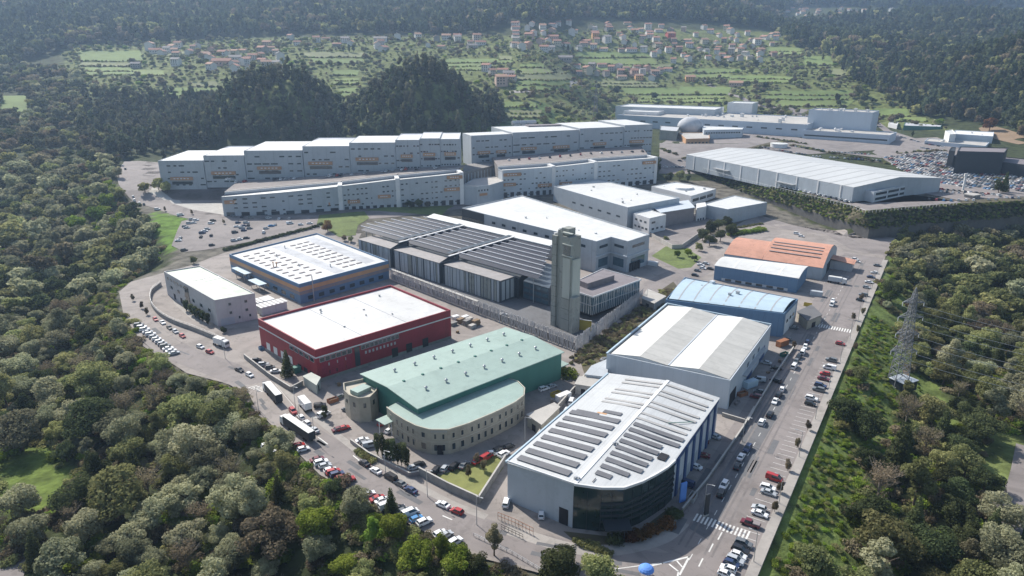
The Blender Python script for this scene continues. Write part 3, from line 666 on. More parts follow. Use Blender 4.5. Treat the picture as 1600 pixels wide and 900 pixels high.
# --- blue hall
z = 11.3
q = quad([(1040,468),(1225,490),(1247,467),(1070,433)], z); FL, FR, BR, BL = q
T = Thing('blue_hall', 'blue-clad hall with pale blue curved roof behind the double gabled one', 'warehouse', (*cen(q), 0))
T.part('wall', parapet_shell(ccw(q), -.3, z, .5, .35), 'blue_wall')
mb = MB(); N_ = 6
for i in range(N_):
    v0, v1 = .05+.9*i/N_, .05+.9*(i+1)/N_; h = lambda v: z-.35+1.9*math.sin(math.pi*min(1, max(0, (v-.0))))**.8
    mb.slab([bil(.02,v0,h(v0)), bil(.985,v0,h(v0)), bil(.985,v1,h(v1)), bil(.02,v1,h(v1))], .2)
R_ = T.part('roof', mb, 'blue_roof')
for k in range(7):
    u = .10+.13*k; mb = MB()
    for i in range(N_):
        v0, v1 = .05+.9*i/N_, .05+.9*(i+1)/N_; mb.slab([bil(u,v0,h(v0)+.05), bil(u+.012,v0,h(v0)+.05), bil(u+.012,v1,h(v1)+.05), bil(u,v1,h(v1)+.05)], .06)
    T.part('rooflight', mb, 'frame', R_)
for v_, m_ in ((.0,'deep_blue'),(1.0,'deep_blue')):
    mb = MB(); band(mb, *((FL, FR) if v_ == 0 else (BR, BL)), z-2.2, z-.1, 0, 1, .15); T.part('fascia', mb, 'blue_wall')
mb = MB(); band(mb, FR, BR, 0, z-1.5, .15, .9, .12); T.part('end_panel', mb, 'white_wall')
windows(T, FR, BR, 5, 6.4, 3, .2, .85, .5, 'glass', out=.2)
roofgear(T, ccw(q), z+1.0, 3, 5)
mb = MB(); mb.box((*lerp(lerp(FL,FR,.27), lerp(BL,BR,.27), .93), z), (2,2,1.6), .5); T.part('roof_vent', mb, 'grey_wall2')

# --- small white arched hall
z = 8.2
q = quad([(1117,415),(1247,435),(1262,416),(1135,401)], z); FL, FR, BR, BL = q
T = Thing('white_arched_hall', 'small blue-walled hall with white arched roof below the orange roof', 'warehouse', (*cen(q), 0))
mb = MB(); mb.prism(ccw(q), -.3, z, top=False); T.part('wall', mb, 'blue_wall')
mb = MB(); N_ = 7; h = lambda v: z+2.3*math.sin(math.pi*(.12+.76*v))-.8
for i in range(N_):
    v0, v1 = i/N_, (i+1)/N_; mb.slab([bil(-.01,v0,h(v0)), bil(1.01,v0,h(v0)), bil(1.01,v1,h(v1)), bil(-.01,v1,h(v1))], .2)
T.part('roof', mb, 'white_roof')
mb = MB(); mb.add([(*FR, z-.1)]+[bil(1,i/7,h(i/7)-.1) for i in range(8)]+[(*BR, z-.1)], [tuple(range(10))]); mb.add([(*FL, z-.1)]+[bil(0,i/7,h(i/7)-.1) for i in range(8)]+[(*BL, z-.1)], [tuple(range(10))]); T.part('gable', mb, 'white_wall')
for k in range(3):
    mb = MB(); u = .22+.27*k
    for i in range(N_):
        v0, v1 = i/N_, (i+1)/N_; mb.slab([bil(u,v0,h(v0)+.05), bil(u+.025,v0,h(v0)+.05), bil(u+.025,v1,h(v1)+.05), bil(u,v1,h(v1)+.05)], .06)
    T.part('roof_rib', mb, 'white_wall')
mb = MB(); band(mb, FL, FR, .3, 1.8, .1, .9, .1); T.part('window_strip', mb, 'grey_wall2')
windows(T, FL, FR, .5, 1.7, 6, .12, .88, .6, 'glass', out=.2)

# --- orange roof: two joined arches
T = Thing('orange_roof_hall', 'hall with two joined terracotta orange arched roofs by the right road', 'warehouse', (*at(1240,420), 0))
def arch(pf0, pf1, pb0, pb1, zlo, rise, m, nm):
    """arch across from pf0 (low left) to pf1 (low right); pb0, pb1 the far ends"""
    N_ = 10; mb = MB()
    for i in range(N_):
        a, b = i/N_, (i+1)/N_; ha = zlo+rise*math.sin(math.pi*a); hb = zlo+rise*math.sin(math.pi*b)
        p = lerp(pf0, pf1, a); q_ = lerp(pf0, pf1, b); r = lerp(pb0, pb1, b); s = lerp(pb0, pb1, a)
        mb.slab([(*p, ha), (*q_, hb), (*r, hb), (*s, ha)], .25)
    o = T.part(nm, mb, m); g = MB()
    for e0, e1 in ((pf0, pf1), (pb0, pb1)):
        g.add([(*e0, -.3)]+[(*lerp(e0, e1, i/N_), zlo-.05+rise*math.sin(math.pi*i/N_)) for i in range(N_+1)]+[(*e1, -.3)], [tuple(range(N_+3))])
    for e0, e1 in ((pf0, pb0), (pf1, pb1)): g.add([(*e0,-.3),(*e1,-.3),(*e1,zlo-.1),(*e0,zlo-.1)], [(0,1,2,3)])
    T.part('wall', g, 'grey_wall'); return o
zl = 7.0
cA = Vector(at(1286,419,zl)); LA = 55
a0 = tuple(cA); a1 = tuple(cA+A0*50); m0 = tuple(cA-B0*33); m1 = tuple(cA-B0*33+A0*50); b0 = tuple(cA-B0*LA); b1 = tuple(cA-B0*LA+A0*42); n1 = tuple(cA-B0*33.2+A0*42)
ro = arch(a0, a1, m0, m1, zl, 6.6, 'orange_roof', 'roof_arch')
ro2 = arch(tuple(Vector(m0)-B0*.2), n1, b0, b1, zl, 4.6, 'orange_roof', 'roof_arch')
for k in range(4):
    t = .17+.075*k; h_ = zl+6.6*math.sin(math.pi*t)+.18; p = lerp(a0, a1, t); n_ = lerp(m0, m1, t); mb = MB()
    mb.bar((*lerp(p, n_, .10), h_), (*lerp(p, n_, .95), h_), 1.1, .2); T.part('rooflight', mb, 'soft_brown', ro)
mb = MB(); w0 = Vector(a1)-A0*24; mb.slab([(*(w0), 6.2), (*(w0+B0*13-A0*1), 4.8), (*(w0+B0*13+A0*10), 4.8), (*(w0+A0*10), 6.2)], .3); T.part('wing_roof', mb, 'orange_roof')
mb = MB(); mb.prism(ccw([tuple(w0+A0*.5), tuple(w0+B0*12-A0*.3), tuple(w0+B0*12+A0*9), tuple(w0+A0*9)]), -.2, 5.0, top=False); T.part('wing_wall', mb, 'beige_wall')
mb = MB(); band(mb, a0, a1, 0, 5.5, .3, .6, .15); T.part('roller_door', mb, 'dark')

# --- crimson building
z = 13.5
q = quad([(403,498),(492,547),(704,484),(610,445)], z); poly = ccw(q); FL, NR, RT, BK = q
T = Thing('crimson_building', 'crimson office and warehouse block with flat white roof and pale stripe', 'warehouse', (*cen(q), 0))
T.part('wall', parapet_shell(poly, -.3, z, 1.0, .5), 'red_wall'); rfo = T.part('roof', flat_roof(poly, z, 1.0, .5), 'membrane')
for A, B in (side(poly, 440, 530, 7), side(poly, 600, 540, 7)):
    mb = MB(); band(mb, A, B, z-3.6, z-3.1, 0, 1, .12); T.part('pale_stripe', mb, 'white_wall')
    long_ = B == RT or A == RT
    mb = MB(); band(mb, A, B, 0, 1.2, 0, 1, .1); T.part('plinth', mb, 'concrete_d')
    if long_:
        fwd = A == NR
        windows(T, A, B, z-5.6, z-4.0, 6, .02 if fwd else .72, .24 if fwd else .98, .75, 'glass', frame='frame')
        windows(T, A, B, z-5.6, z-4.0, 9, .30, .58, .75, 'glass', frame='frame')
        windows(T, A, B, z-8.0, z-6.8, 7, .04, .24, .45, 'beige_wall', 'panel'); windows(T, A, B, z-8.0, z-6.8, 9, .32, .56, .45, 'beige_wall', 'panel')
        windows(T, A, B, 2.0, 3.4, 5, .03, .22, .4, 'glass')
        for t in (.255,):
            mb = MB(); band(mb, A, B, 1.4, z-3.9, t, t+.035, .12); T.part('stair_window', mb, 'glass', label='tall dark stair window')
        for t in (.52,.63,.76): mb = MB(); band(mb, A, B, .1, 4.0, t, t+.045, .14); T.part('roller_door', mb, 'dark')
        for k in range(4):
            mb = MB(); band(mb, A, B, 1.3, z-6, .03+.055*k, .03+.055*k+.04, .09); T.part('patterned_panel', mb, 'red_panel')
    else:
        windows(T, A, B, z-5.6, z-4.1, 5, .55, .98, .7, 'glass', frame='frame'); windows(T, A, B, .2, 4.4, 4, .08, .62, .5, 'white_wall', 'garage_door'); windows(T, A, B, .2, 3.2, 3, .66, .96, .6, 'dark', 'opening')
roofgear(T, poly, z-1, 7, 3, 'membrane', .5, 1.2)
mb = MB(); a = lerp(lerp(FL,NR,.3), lerp(BK,RT,.3), .5)
for k in (.34,.67): mb.bar((*lerp(FL,BK,k), z-.95), (*lerp(NR,RT,k), z-.95), .25, .12)
T.part('roof_seam', mb, 'grey_membrane', rfo)

# --- green roofed building with stone wing
z = 11.5
q = quad([(562,584),(652,639),(882,550),(790,511)], z); poly = ccw(q); FL, NR, RT, BK = q
T = Thing('green_roof_hall', 'pale green roofed hall wrapped by a curved beige stone wing with small windows', 'warehouse', (*cen(q), 0))
mb = MB(); mb.prism(inset(poly, .8), -.3, z-.1, top=False); T.part('wall', mb, 'green_wall')
def gq(u, v, zz): a = lerp(FL, NR, u); b = lerp(BK, RT, u); p = lerp(a, b, v); return (p[0], p[1], zz)
mb = MB(); mb.slab([gq(0,0,z), gq(.5,0,z+1.3), gq(.5,1,z+1.3), gq(0,1,z)], .3); s1_ = T.part('roof_slope', mb, 'green_roof')
mb = MB(); mb.slab([gq(.5,0,z+1.3), gq(1,0,z), gq(1,1,z), gq(.5,1,z+1.3)], .3); s2_ = T.part('roof_slope', mb, 'green_roof')
mb = MB(); mb.add([gq(.02,.012,z-.3), gq(.5,.012,z+1.1), gq(.98,.012,z-.3)], [(0,1,2)]); mb.add([gq(.02,.988,z-.3), gq(.5,.988,z+1.1), gq(.98,.988,z-.3)], [(0,1,2)]); T.part('gable', mb, 'green_wall')
for i in range(7):
    for u in (.22, .76):
        v = .14+.125*i; p = gq(u, v, z+.55); mb = MB(); mb.cyl(p, (p[0],p[1],p[2]+.8), .32, n=8); mb.cyl((p[0],p[1],p[2]+.8), (p[0],p[1],p[2]+1.15), .65, .5, n=10); mb.cyl((p[0],p[1],p[2]+1.15), (p[0],p[1],p[2]+1.45), .5, .1, n=10)
        T.part('roof_ventilator', mb, 'steel', s1_ if u < .5 else s2_)
for i in range(8):
    p = gq(.5, .10+.115*i, z+1.3); mb = MB(); mb.box((p[0],p[1],p[2]), (.9,.9,.35), .78, top=.8); T.part('ridge_vent', mb, 'green_wall', s1_)
z2 = 9.0
wing_px = [(604,636),(616,646),(632,656),(650,665),(672,671),(700,671),(730,662),(775,643),(805,628),(819,617),(820,606),(810,596),(790,589)]
wing = [at(*p, z2) for p in wing_px]
inner = [tuple(Vector(gq(.93,.62,0)[:2])), tuple(Vector(gq(.93,.03,0)[:2])), gq(.62,.02,0)[:2], gq(.62,-.02,0)[:2]]
wp = ccw(wing+[gq(.88,.50,0)[:2], gq(.88,.10,0)[:2], gq(.62,.05,0)[:2]])
mb = MB(); mb.prism(wp, -.3, z2-.2, top=False); T.part('stone_wing_wall', mb, 'stone')
mb = MB(); mb.slab([(p[0],p[1],z2-.05) for p in inset(wp, .35)], .3); T.part('wing_roof', mb, 'green_roof')
wingc = wing if wing[0] in wp and wp.index(wing[1]) > wp.index(wing[0]) else wing[::-1]
cop = MB()
for A, B in zip(wingc[:-1], wingc[1:]): band(cop, A, B, z2-.35, z2+.1, -.01, 1.01, .12)
T.part('coping', cop, 'stone_trim')
cop = MB()
for A, B in zip(wingc[:-1], wingc[1:]): band(cop, A, B, 4.4, 4.65, 0, 1, .1)
T.part('string_course', cop, 'stone_trim')
kk = 0
for A, B in zip(wingc[:-1], wingc[1:]):
    L_ = math.dist(A, B); n = max(1, int(L_/2.7))
    for zz0, zz1 in ((5.6, 7.3), (1.4, 3.6)):
        windows(T, A, B, zz0, zz1, n, .04, .96, .26 if zz0 > 5 else .36, 'glass', frame='stone_trim')
A, B = wingc[5], wingc[6]; 
mb = MB(); band(mb, *((wing[5], wing[4]) if wingc is not wing else (wing[4], wing[5])), 0, 3.4, .35, .7, .12); T.part('door', mb, 'dark')
# faint row of dark letters under the coping (illegible in the photo)
for k in range(11):
    A, B = (wingc[len(wingc)-1-5], wingc[len(wingc)-1-4]) if wingc is not wing else (wingc[4], wingc[5])
    mb = MB(); band(mb, A, B, z2-1.05, z2-.5, .04+.085*k, .04+.085*k+.05, .08); T.part('letter', mb, 'frame')
tq = [at(*p, 9.5) for p in ((536,598),(537,609),(545,617),(560,622),(578,620),(588,610))]; tp = ccw(tq+[gq(.25,.03,0)[:2], gq(.02,.03,0)[:2]])
T.part('stone_turret', parapet_shell(tp, -.3, 9.5, 1.0, .4), 'stone'); T.part('turret_roof', flat_roof(tp, 9.5, 1.0, .4), 'stone_trim')
mb = MB(); mb.box((*cen(tp), 8.4), (6,4,1.6), .9); T.part('turret_gable', mb, 'green_roof')
tc_ = [p for p in tp if p in tq]
for A, B in zip(tc_[:-1], tc_[1:]): windows(T, A, B, 5.5, 7.2, max(1, int(math.dist(A, B)/4)), .1, .9, .3, 'glass')
A, B = side(poly, 850, 575, 5); mb = MB(); band(mb, A, B, 4.2, 4.6, .05, .33, 4.5) if A == RT else band(mb, A, B, 4.2, 4.6, .67, .95, 4.5); T.part('canopy', mb, 'green_roof')
mb = MB(); band(mb, A, B, 0, 3.6, .70, .93, .12); T.part('roller_door', mb, 'dark')
mb = MB(); p = gq(.72, -.03, 5.5); mb.box((p[0]-2,p[1]-1.5,5.3), (7,5,.3), .8); T.part('entrance_canopy', mb, 'green_roof')
for dx in (-2, 2): mb = MB(); mb.cyl((p[0]-3+dx, p[1]-3, 0), (p[0]-3+dx, p[1]-3, 5.3), .15, n=6); T.part('canopy_post', mb, 'white_wall')

# --- pale three storey building at left
T, poly = simple_hall('pale_office_block', 'pale grey three-storey block with sage ribbed roof inside a curved walled ramp', [(256,424),(335,469),(398,458),(312,415)], 13.0, 'beige_wall', 'sage_roof', 'office building', drop=.5)
z = 13.0
FL, NR, RT, BK = quad([(256,424),(335,469),(398,458),(312,415)], z)
A, B = side(poly, 296, 465, 6); B_ = (A, B)
for zz in (9.6,): windows(T, A, B, zz, zz+1.3, 6, .04, .45, .6, 'glass', frame='frame') if A != NR else windows(T, A, B, zz, zz+1.3, 6, .55, .96, .6, 'glass', frame='frame')
windows(T, A, B, 5.2, 6.8, 6, .05, .95, .3, 'glass'); windows(T, A, B, .3, 3.2, 5, .1, .8, .3, 'dark', 'opening')
mb = MB(); band(mb, A, B, 1.5, 11.6, .42, .50, .15); T.part('stair_window', mb, 'glass')
A, B = side(poly, 368, 485, 6)
for zz, n in ((9.2,2),(5.0,2),(2.0,3)): windows(T, A, B, zz, zz+1.2, n, .15, .95, .16, 'glass', frame='frame')
mb = MB(); band(mb, A, B, 0, 3.4, .08, .42, .14); T.part('roller_door', mb, 'grey_wall')
for u, v in ((.35,.55),(.42,.75)):
    p = lerp(lerp(BK, RT, u), lerp(FL, NR, u), 1-v); mb = MB(); mb.box((p[0],p[1],z-.5), (8,4,.12), .78); T.part('rooflight', mb, 'white_roof')
mb = MB()
for k in range(4): a = lerp(NR, RT, .0); 
# ring wall and railing round it
ring = smooth_path(P((252,446),(238,458),(236,474),(246,490),(268,504),(300,516),(330,528),(345,535)), 5)
RW = Thing('retaining_wall', 'grey curved retaining wall with railing round the pale three-storey block', 'wall', (*ring[len(ring)//2], 0))
mb = MB(); rl = MB()
for a, b in zip(ring[:-1], ring[1:]):
    mb.prism(ccw(ribbon([a, b], .5)), -.3, 2.0); rl.bar((*a, 2.9), (*b, 2.9), .07); rl.bar((*a, 2.0), (*a, 2.9), .06); rl.bar((*a, 2.45), (*b, 2.45), .05)
RW.part('wall', mb, 'concrete_d'); RW.part('railing', rl, 'steel')

# --- blue and orange building with white roof
z = 10.6
T, poly = simple_hall('blue_orange_hall', 'hall with blue parapet, orange band and white roof dotted with small skylights', [(358,397),(467,444),(607,407),(495,364)], z, 'blue_wall', 'membrane', drop=.8)
FL, NR, RT, BK = quad([(358,397),(467,444),(607,407),(495,364)], z)
for px, py in ((412,430),(537,435)):
    A, B = side(poly, px, py, 6); mb = MB(); band(mb, A, B, z-4.2, z-2.0, 0, 1, .12); T.part('orange_band', mb, 'orange_pale')
    mb = MB(); band(mb, A, B, z-6.0, z-4.5, 0, 1, .08); T.part('brown_band', mb, 'soft_brown')
    windows(T, A, B, 1.2, 3.2, 8, .05, .95, .5, 'glass')
def fq(u, v, zz): a = lerp(FL, NR, u); b = lerp(BK, RT, u); p = lerp(a, b, v); return (p[0], p[1], zz)
gp = MB()
gp.slab(sorted_ := [fq(.05,.42,z-.76), fq(.95,.42,z-.76), fq(.95,.53,z-.76), fq(.05,.53,z-.76)], .05); T.part('grey_roof_strip', gp, 'grey_membrane')
gp = MB(); gp.slab([fq(.05,.80,z-.76), fq(.92,.80,z-.76), fq(.92,.92,z-.76), fq(.05,.92,z-.76)], .05); T.part('grey_roof_strip', gp, 'grey_membrane')
for i in range(10):
    for v in (.10,.21,.32,.60,.68,.76):
        u = .12+.082*i+(.02 if v > .5 else 0)
        if len([1 for c in T.o.children]) > 105: break
        mb = MB(); p = fq(u, v, z-.8); mb.box(p, (1.3, 3.6, .35), math.atan2(NR[1]-FL[1], NR[0]-FL[0]), top=.85); T.part('skylight_box', mb, 'soft_brown')
for u, v, hh in ((.5,.12,2.4),(.52,.14,2.2),(.3,.3,1.2),(.62,.3,1.0),(.8,.5,1.4),(.15,.5,1.4)):
    mb = MB(); p = fq(u, v, z-.8); mb.box(p, (.5,.5,hh), .3); mb.box((p[0],p[1],p[2]+hh), (1.0,.8,.3), .3); T.part('chimney', mb, 'orange' if hh > 2 else 'steel')
mb = MB(); p = fq(1.02, .12, 0); mb.cyl((p[0],p[1],0), (p[0],p[1],14), .25, n=8); T.part('flue', mb, 'steel')
# lean-tos left of it
for i, (a, zz) in enumerate((((378,423),5.0),((402,441),4.0))):
    c = at(*a, zz); t_ = Thing('loading_canopy', ['long pale canopy beside the blue and orange hall, behind the pale block','lower pale canopy between the pale block and the crimson building'][i], 'canopy', (*c, 0))
    mb = MB(); mb.box((*c, zz), (17 if i == 0 else 13, 4.5, .3), A_(-45)); t_.part('roof', mb, 'blue_roof')
    for s in (-1, 1):
        for k in (-1, 1):
            mb = MB(); q_ = (c[0]+s*5.0*.7-k*1.4*.7, c[1]-s*5.0*.7-k*1.4*.7); mb.cyl((*q_, 0), (*q_, zz), .15, n=6); t_.part('post', mb, 'steel')
for i, a in enumerate(((424,474),(411,468))):
    c = at(*a, 4); t_ = Thing('ribbed_shed', ['white ribbed shed roof against the corner of the crimson building','grey ribbed shed at the left corner of the crimson building'][i], 'shed', (*c, 0))
    mb = MB(); mb.box((*c, 0), (13-5*i, 6, 4), A_(45)); t_.part('wall', mb, 'grey_wall2'); mb = MB(); mb.box((*c, 4.01), (14-5*i, 7, .25), A_(45)); r_ = t_.part('roof', mb, 'white_wall')
    for k in range(6 if i == 0 else 3):
        mb = MB(); q_ = (c[0]+(k-2.5)*2.2*.707, c[1]+(k-2.5)*2.2*.707); mb.box((*q_, 4.27), (.9,6.6,.1), A_(45)); t_.part('rooflight', mb, 'skylight', r_)

# --- mid halls
z = 18.8; zb = 0
def pent(pts, z): return ccw([at(*p, z) for p in pts])
pp = [(722,325),(756,334),(932,377),(955,370),(981,377),(1015,366),(815,305)]
poly = pent(pp, z); T = Thing('long_white_hall', 'long white-roofed grey hall behind the concrete tower with notched blue end', 'warehouse', (*cen(poly), 0))
T.part('wall', parapet_shell(poly, -.3, z, .7, .5), 'bluegrey'); T.part('roof', flat_roof(poly, z, .7, .5), 'white_roof')
A, B = side(poly, 845, 375, z-5); windows(T, A, B, z-5.4, z-3.8, 9, .05, .95, .35, 'glass')
for px, py in ((944,395),(968,395),(998,395)):
    A, B = side(poly, px, py, z-6); windows(T, A, B, z-5.0, z-3.4, 1, .15, .85, .8, 'glass'); windows(T, A, B, 9.2, 9.9, 1, 0, 1, 1.0, 'grey_wall2', 'ledge', out=.6)
    windows(T, A, B, 2.5, 7.5, 1, .1, .9, .8, 'glass_b', 'glazed_bay')
A, B = side(poly, 739, 350, z-8); mb = MB(); band(mb, A, B, 1, z-.3, 0, 1, .3); T.part('dark_end', mb, 'darkbox'); mb = MB(); band(mb, A, B, z-7, z-5.6, 0, 1, .35); T.part('glass_strip', mb, 'glass_g')
A, B = side(poly, 998, 395, z-6); windows(T, A, B, .2, 5, 4, .1, .6, .6, 'dark', 'loading_door', out=.9)
roofgear(T, poly, z-.7, 5, 9, 'white_wall', .6, 1.4)
z = 16.8
poly = pent([(865,291),(981,324),(1062,309),(935,280)], z); T = Thing('grey_white_hall', 'grey hall with bright white roof and white cubic annex, right of centre', 'warehouse', (*cen(poly), 0))
T.part('wall', parapet_shell(poly, -.3, z, .7, .5), 'grey_wall'); T.part('roof', flat_roof(poly, z, .7, .5), 'white_roof'); roofgear(T, poly, z-.7, 6, 4, 'steel', .8, 1.6)
A, B = side(poly, 920, 320, z-6); windows(T, A, B, z-9, z-7.8, 6, .25, .95, .4, 'glass')
z = 13; ap = pent([(990,333),(1015,341),(1041,335),(1013,327)], z)
T.part('annex_wall', parapet_shell(ap, -.2, z, .5, .3), 'white_wall'); T.part('annex_roof', flat_roof(ap, z, .5, .3), 'white_roof')
A, B = side(ap, 1000, 345, 9); windows(T, A, B, 8.6, 10, 3, .05, .9, .5, 'glass'); windows(T, A, B, 4.0, 5.4, 4, .05, .95, .6, 'glass')
A, B = side(ap, 1028, 345, 9); windows(T, A, B, 8.6, 10, 1, .1, .4, .7, 'glass'); windows(T, A, B, 4.0, 5.4, 3, .1, .9, .5, 'glass')
bp_ = pent([(1016,321),(1033,332),(1085,324),(1075,313)], 12.5); mb = MB(); mb.prism(bp_, -.2, 12.2, top=False); T.part('brown_wing', mb, 'soft_brown'); mb = MB(); mb.slab([(p[0],p[1],12.6) for p in inset(bp_, -.5)], .4); T.part('wing_roof', mb, 'grey_wall2')
ep = pent([(1088,318),(1089,325),(1104,322),(1102,316)], 12); mb = MB(); mb.prism(ep, -.2, 12); T.part('white_tower', mb, 'white_wall'); A, B = side(ep, 1096, 330, 8); windows(T, A, B, 2, 3.6, 3, .1, .9, .6, 'glass')
z = 11.6; poly = pent([(1097,319),(1137,327),(1199,316),(1147,305)], z); T = Thing('small_white_hall', 'small box hall with white roof left of the hedged embankment', 'warehouse', (*cen(poly), 0))
T.part('wall', parapet_shell(poly, -.3, z, .5, .4), 'grey_wall'); T.part('roof', flat_roof(poly, z, .5, .4), 'white_roof'); A, B = side(poly, 1168, 335, 6); windows(T, A, B, 1.2, 8.5, 5, .1, .6, .3, 'bluegrey', 'panel')
z = 12.5; poly = pent([(1018,291),(1080,306),(1119,295),(1055,284)], z); T = Thing('flat_white_pavilion', 'flat white pavilion with round rooflight behind the small box hall', 'office building', (*cen(poly), 0))
T.part('wall', parapet_shell(poly, -.3, z, .5, .4), 'white_wall'); T.part('roof', flat_roof(poly, z, .5, .4), 'white_roof'); A, B = side(poly, 1100, 305, 8); windows(T, A, B, 7, 9.5, 3, .05, .9, .85, 'glass')
mb = MB(); c = cen(poly); mb.cyl((c[0],c[1],z-.5), (c[0],c[1],z+1.2), 9, 8.3, n=24); T.part('round_rooflight', mb, 'white_wall'); roofgear(T, poly, z-.5, 4, 8)
c = at(1120, 350, 0)
T = Thing('garden_terrace', 'raised pale concrete terrace with parapet in front of the brown wing', 'terrace', (*c, 0)); mb = MB(); tp2 = pent([(1010,362),(1050,385),(1066,384),(1130,340),(1100,330)], 1.8); T.part('slab', parapet_shell(tp2, -.2, 2.8, .9, .4), 'concrete'); T.part('paving', flat_roof(tp2, 2.8, .9, .4), 'asphalt')

# --- institute with solar roof, pole fence and tower
f0, f1 = Vector(at(610,437)), Vector(at(899,550)); f2 = Vector(at(1003,471))
du = (f1-f0).normalized(); dn = Vector((-du.y, du.x))          # du along the front, dn to the back
Z1 = 12.0
fr0 = Vector(at(560,373.5,Z1)); fr1 = Vector(at(790,441,Z1)); du2 = (fr1-fr0).normalized(); dn2 = Vector((-du2.y, du2.x)); LF_ = (fr1-fr0).length
def S(u, v): p = fr0+du2*u+dn2*v; return (p.x, p.y)
T = Thing('solar_institute', 'long glass and zinc institute roofed with rows of dark slanted solar panels', 'office building', (*S(LF_/2, 30), 0))
segs = [(0, LF_*.255), (LF_*.285, LF_*.60), (LF_*.635, LF_*.97)]
for a, b in segs:
    pl = ccw([S(a,0), S(b,0), S(b,11), S(a,11)]); mb = MB(); mb.prism(pl, -.3, Z1-.2, top=False); T.part('front_wall', mb, 'slat_dark')
    mb = MB(); mb.slab([(p[0],p[1],Z1) for p in inset(pl, -.3)], .35); T.part('front_roof', mb, 'zinc_roof')
for (a, b) in ((segs[0][1], segs[1][0]), (segs[1][1], segs[2][0])):
    mb = MB(); mb.prism(ccw([S(a+.05,1.5), S(b-.05,1.5), S(b-.05,11), S(a+.05,11)]), -.3, Z1-2.6); T.part('stair_well', mb, 'slat_dark')
    for e, sg in ((a, -1), (b, 1)):
        mb = MB(); N_ = 6
        for i in range(N_):
            t0_, t1_ = math.pi/2*i/N_, math.pi/2*(i+1)/N_
            y0, y1 = 11*math.sin(t0_), 11*math.sin(t1_)
            p = S(e+sg*(-.2), y0); q_ = S(e+sg*(-.2), y1); mb.add([(*p, Z1-2.7), (*q_, Z1-2.7), (*q_, Z1+3.2*math.sin(t1_)), (*p, Z1+3.2*math.sin(t0_))], [(0,1,2,3)])
        T.part('curved_fin', mb, 'slat_dark')
k = 0; r = random.Random(5); u = .6
while u < LF_*.97 and k < 92:
    w = r.choice([.9,1.4,2.2,2.8]); 
    if not any(a < u and u+w < b for a, b in segs): u += .5; continue
    mb = MB(); p0_, p1_ = S(u, 0), S(u+w, 0); band(mb, p0_, p1_, .3, Z1-.5, 0, 1, .14 if k % 3 else .3); T.part('cladding_strip', mb, r.choice(['slat_light','slat_light','bluegrey','tower'])); u += w+r.choice([.35,.6,1.1]); k += 1
ZS = 15.0; back = 60.0
mb = MB(); mb.prism(ccw([S(2,11.2), S(LF_*.99,11.2), S(LF_*.80,back), S(8,back)]), -.3, Z1-1, top=True); body = T.part('main_body', mb, 'darkbox')
nrow = 8
for i in range(nrow):
    v = 10.0+i*6.35
    ul = -19+max(0, v-34)*.57+(2.5 if i == 0 else 0); ur = 137-(v-10)*.70
    mb = MB(); mb.slab([(*S(ul+5, v), ZS-1.0), (*S(ur, v), ZS-1.0), (*S(ur, v+3.7), ZS-.1), (*S(ul+5, v+3.7), ZS-.1)], .12); sp_ = T.part('solar_panel_row', mb, 'solarB')
    mb = MB(); mb.bar((*S(ul, v+3.95), ZS+.15), (*S(ur, v+3.95), ZS+.15), .62, .4); T.part('panel_rail', mb, 'rail_pale', sp_)
    for k in range(6):
        mb = MB(); uu = ul+8+k*(ur-ul-12)/5; hz_ = -.3 if (uu < 2 or uu > LF_) else Z1-1; mb.bar((*S(uu, v+2), hz_), (*S(uu, v+2), ZS-.6), .35); T.part('post', mb, 'frame', sp_)
back = 60.0
for uu in (segs[0][1]+.8, segs[1][1]+1.2):
    mb = MB(); mb.bar((*S(uu, 6), ZS-.3), (*S(uu+1, back-2), ZS+1.2), 1.3, .35); T.part('cross_beam', mb, 'white_wall')
    mb = MB(); mb.bar((*S(uu-3.0, 8), ZS+.5), (*S(uu-2.0, back-2), ZS+1.4), 3.2, .12); T.part('dark_gutter', mb, 'slat_dark')
mb = MB(); mb.slab([(*S(-4, back-2), ZS+.6), (*S(LF_*.84, back-2), ZS+.6), (*S(LF_*.84, back+5), ZS+1.8), (*S(-4, back+5), ZS+1.8)], .5); T.part('rear_roof', mb, 'white_roof')
mb = MB(); mb.prism(ccw([S(LF_*1.0,13), S(LF_*1.14,13), S(LF_*.98,46), S(LF_*.9,46)]), -.3, 9.5); T.part('end_block', mb, 'slat_dark')
A, B = S(LF_*1.0-.2,10.9), S(LF_*1.14+.2,12.8)
for zz in (1, 4.2, 7.2): windows(T, S(LF_,13), S(LF_*1.14,13), zz, zz+1.8, 4, .02, .98, .85, 'glass_b', out=.12)
windows(T, S(LF_*.97,0), S(LF_*.97,11), 1, Z1-1, 3, .05, .95, .7, 'slat_light', 'cladding_strip')
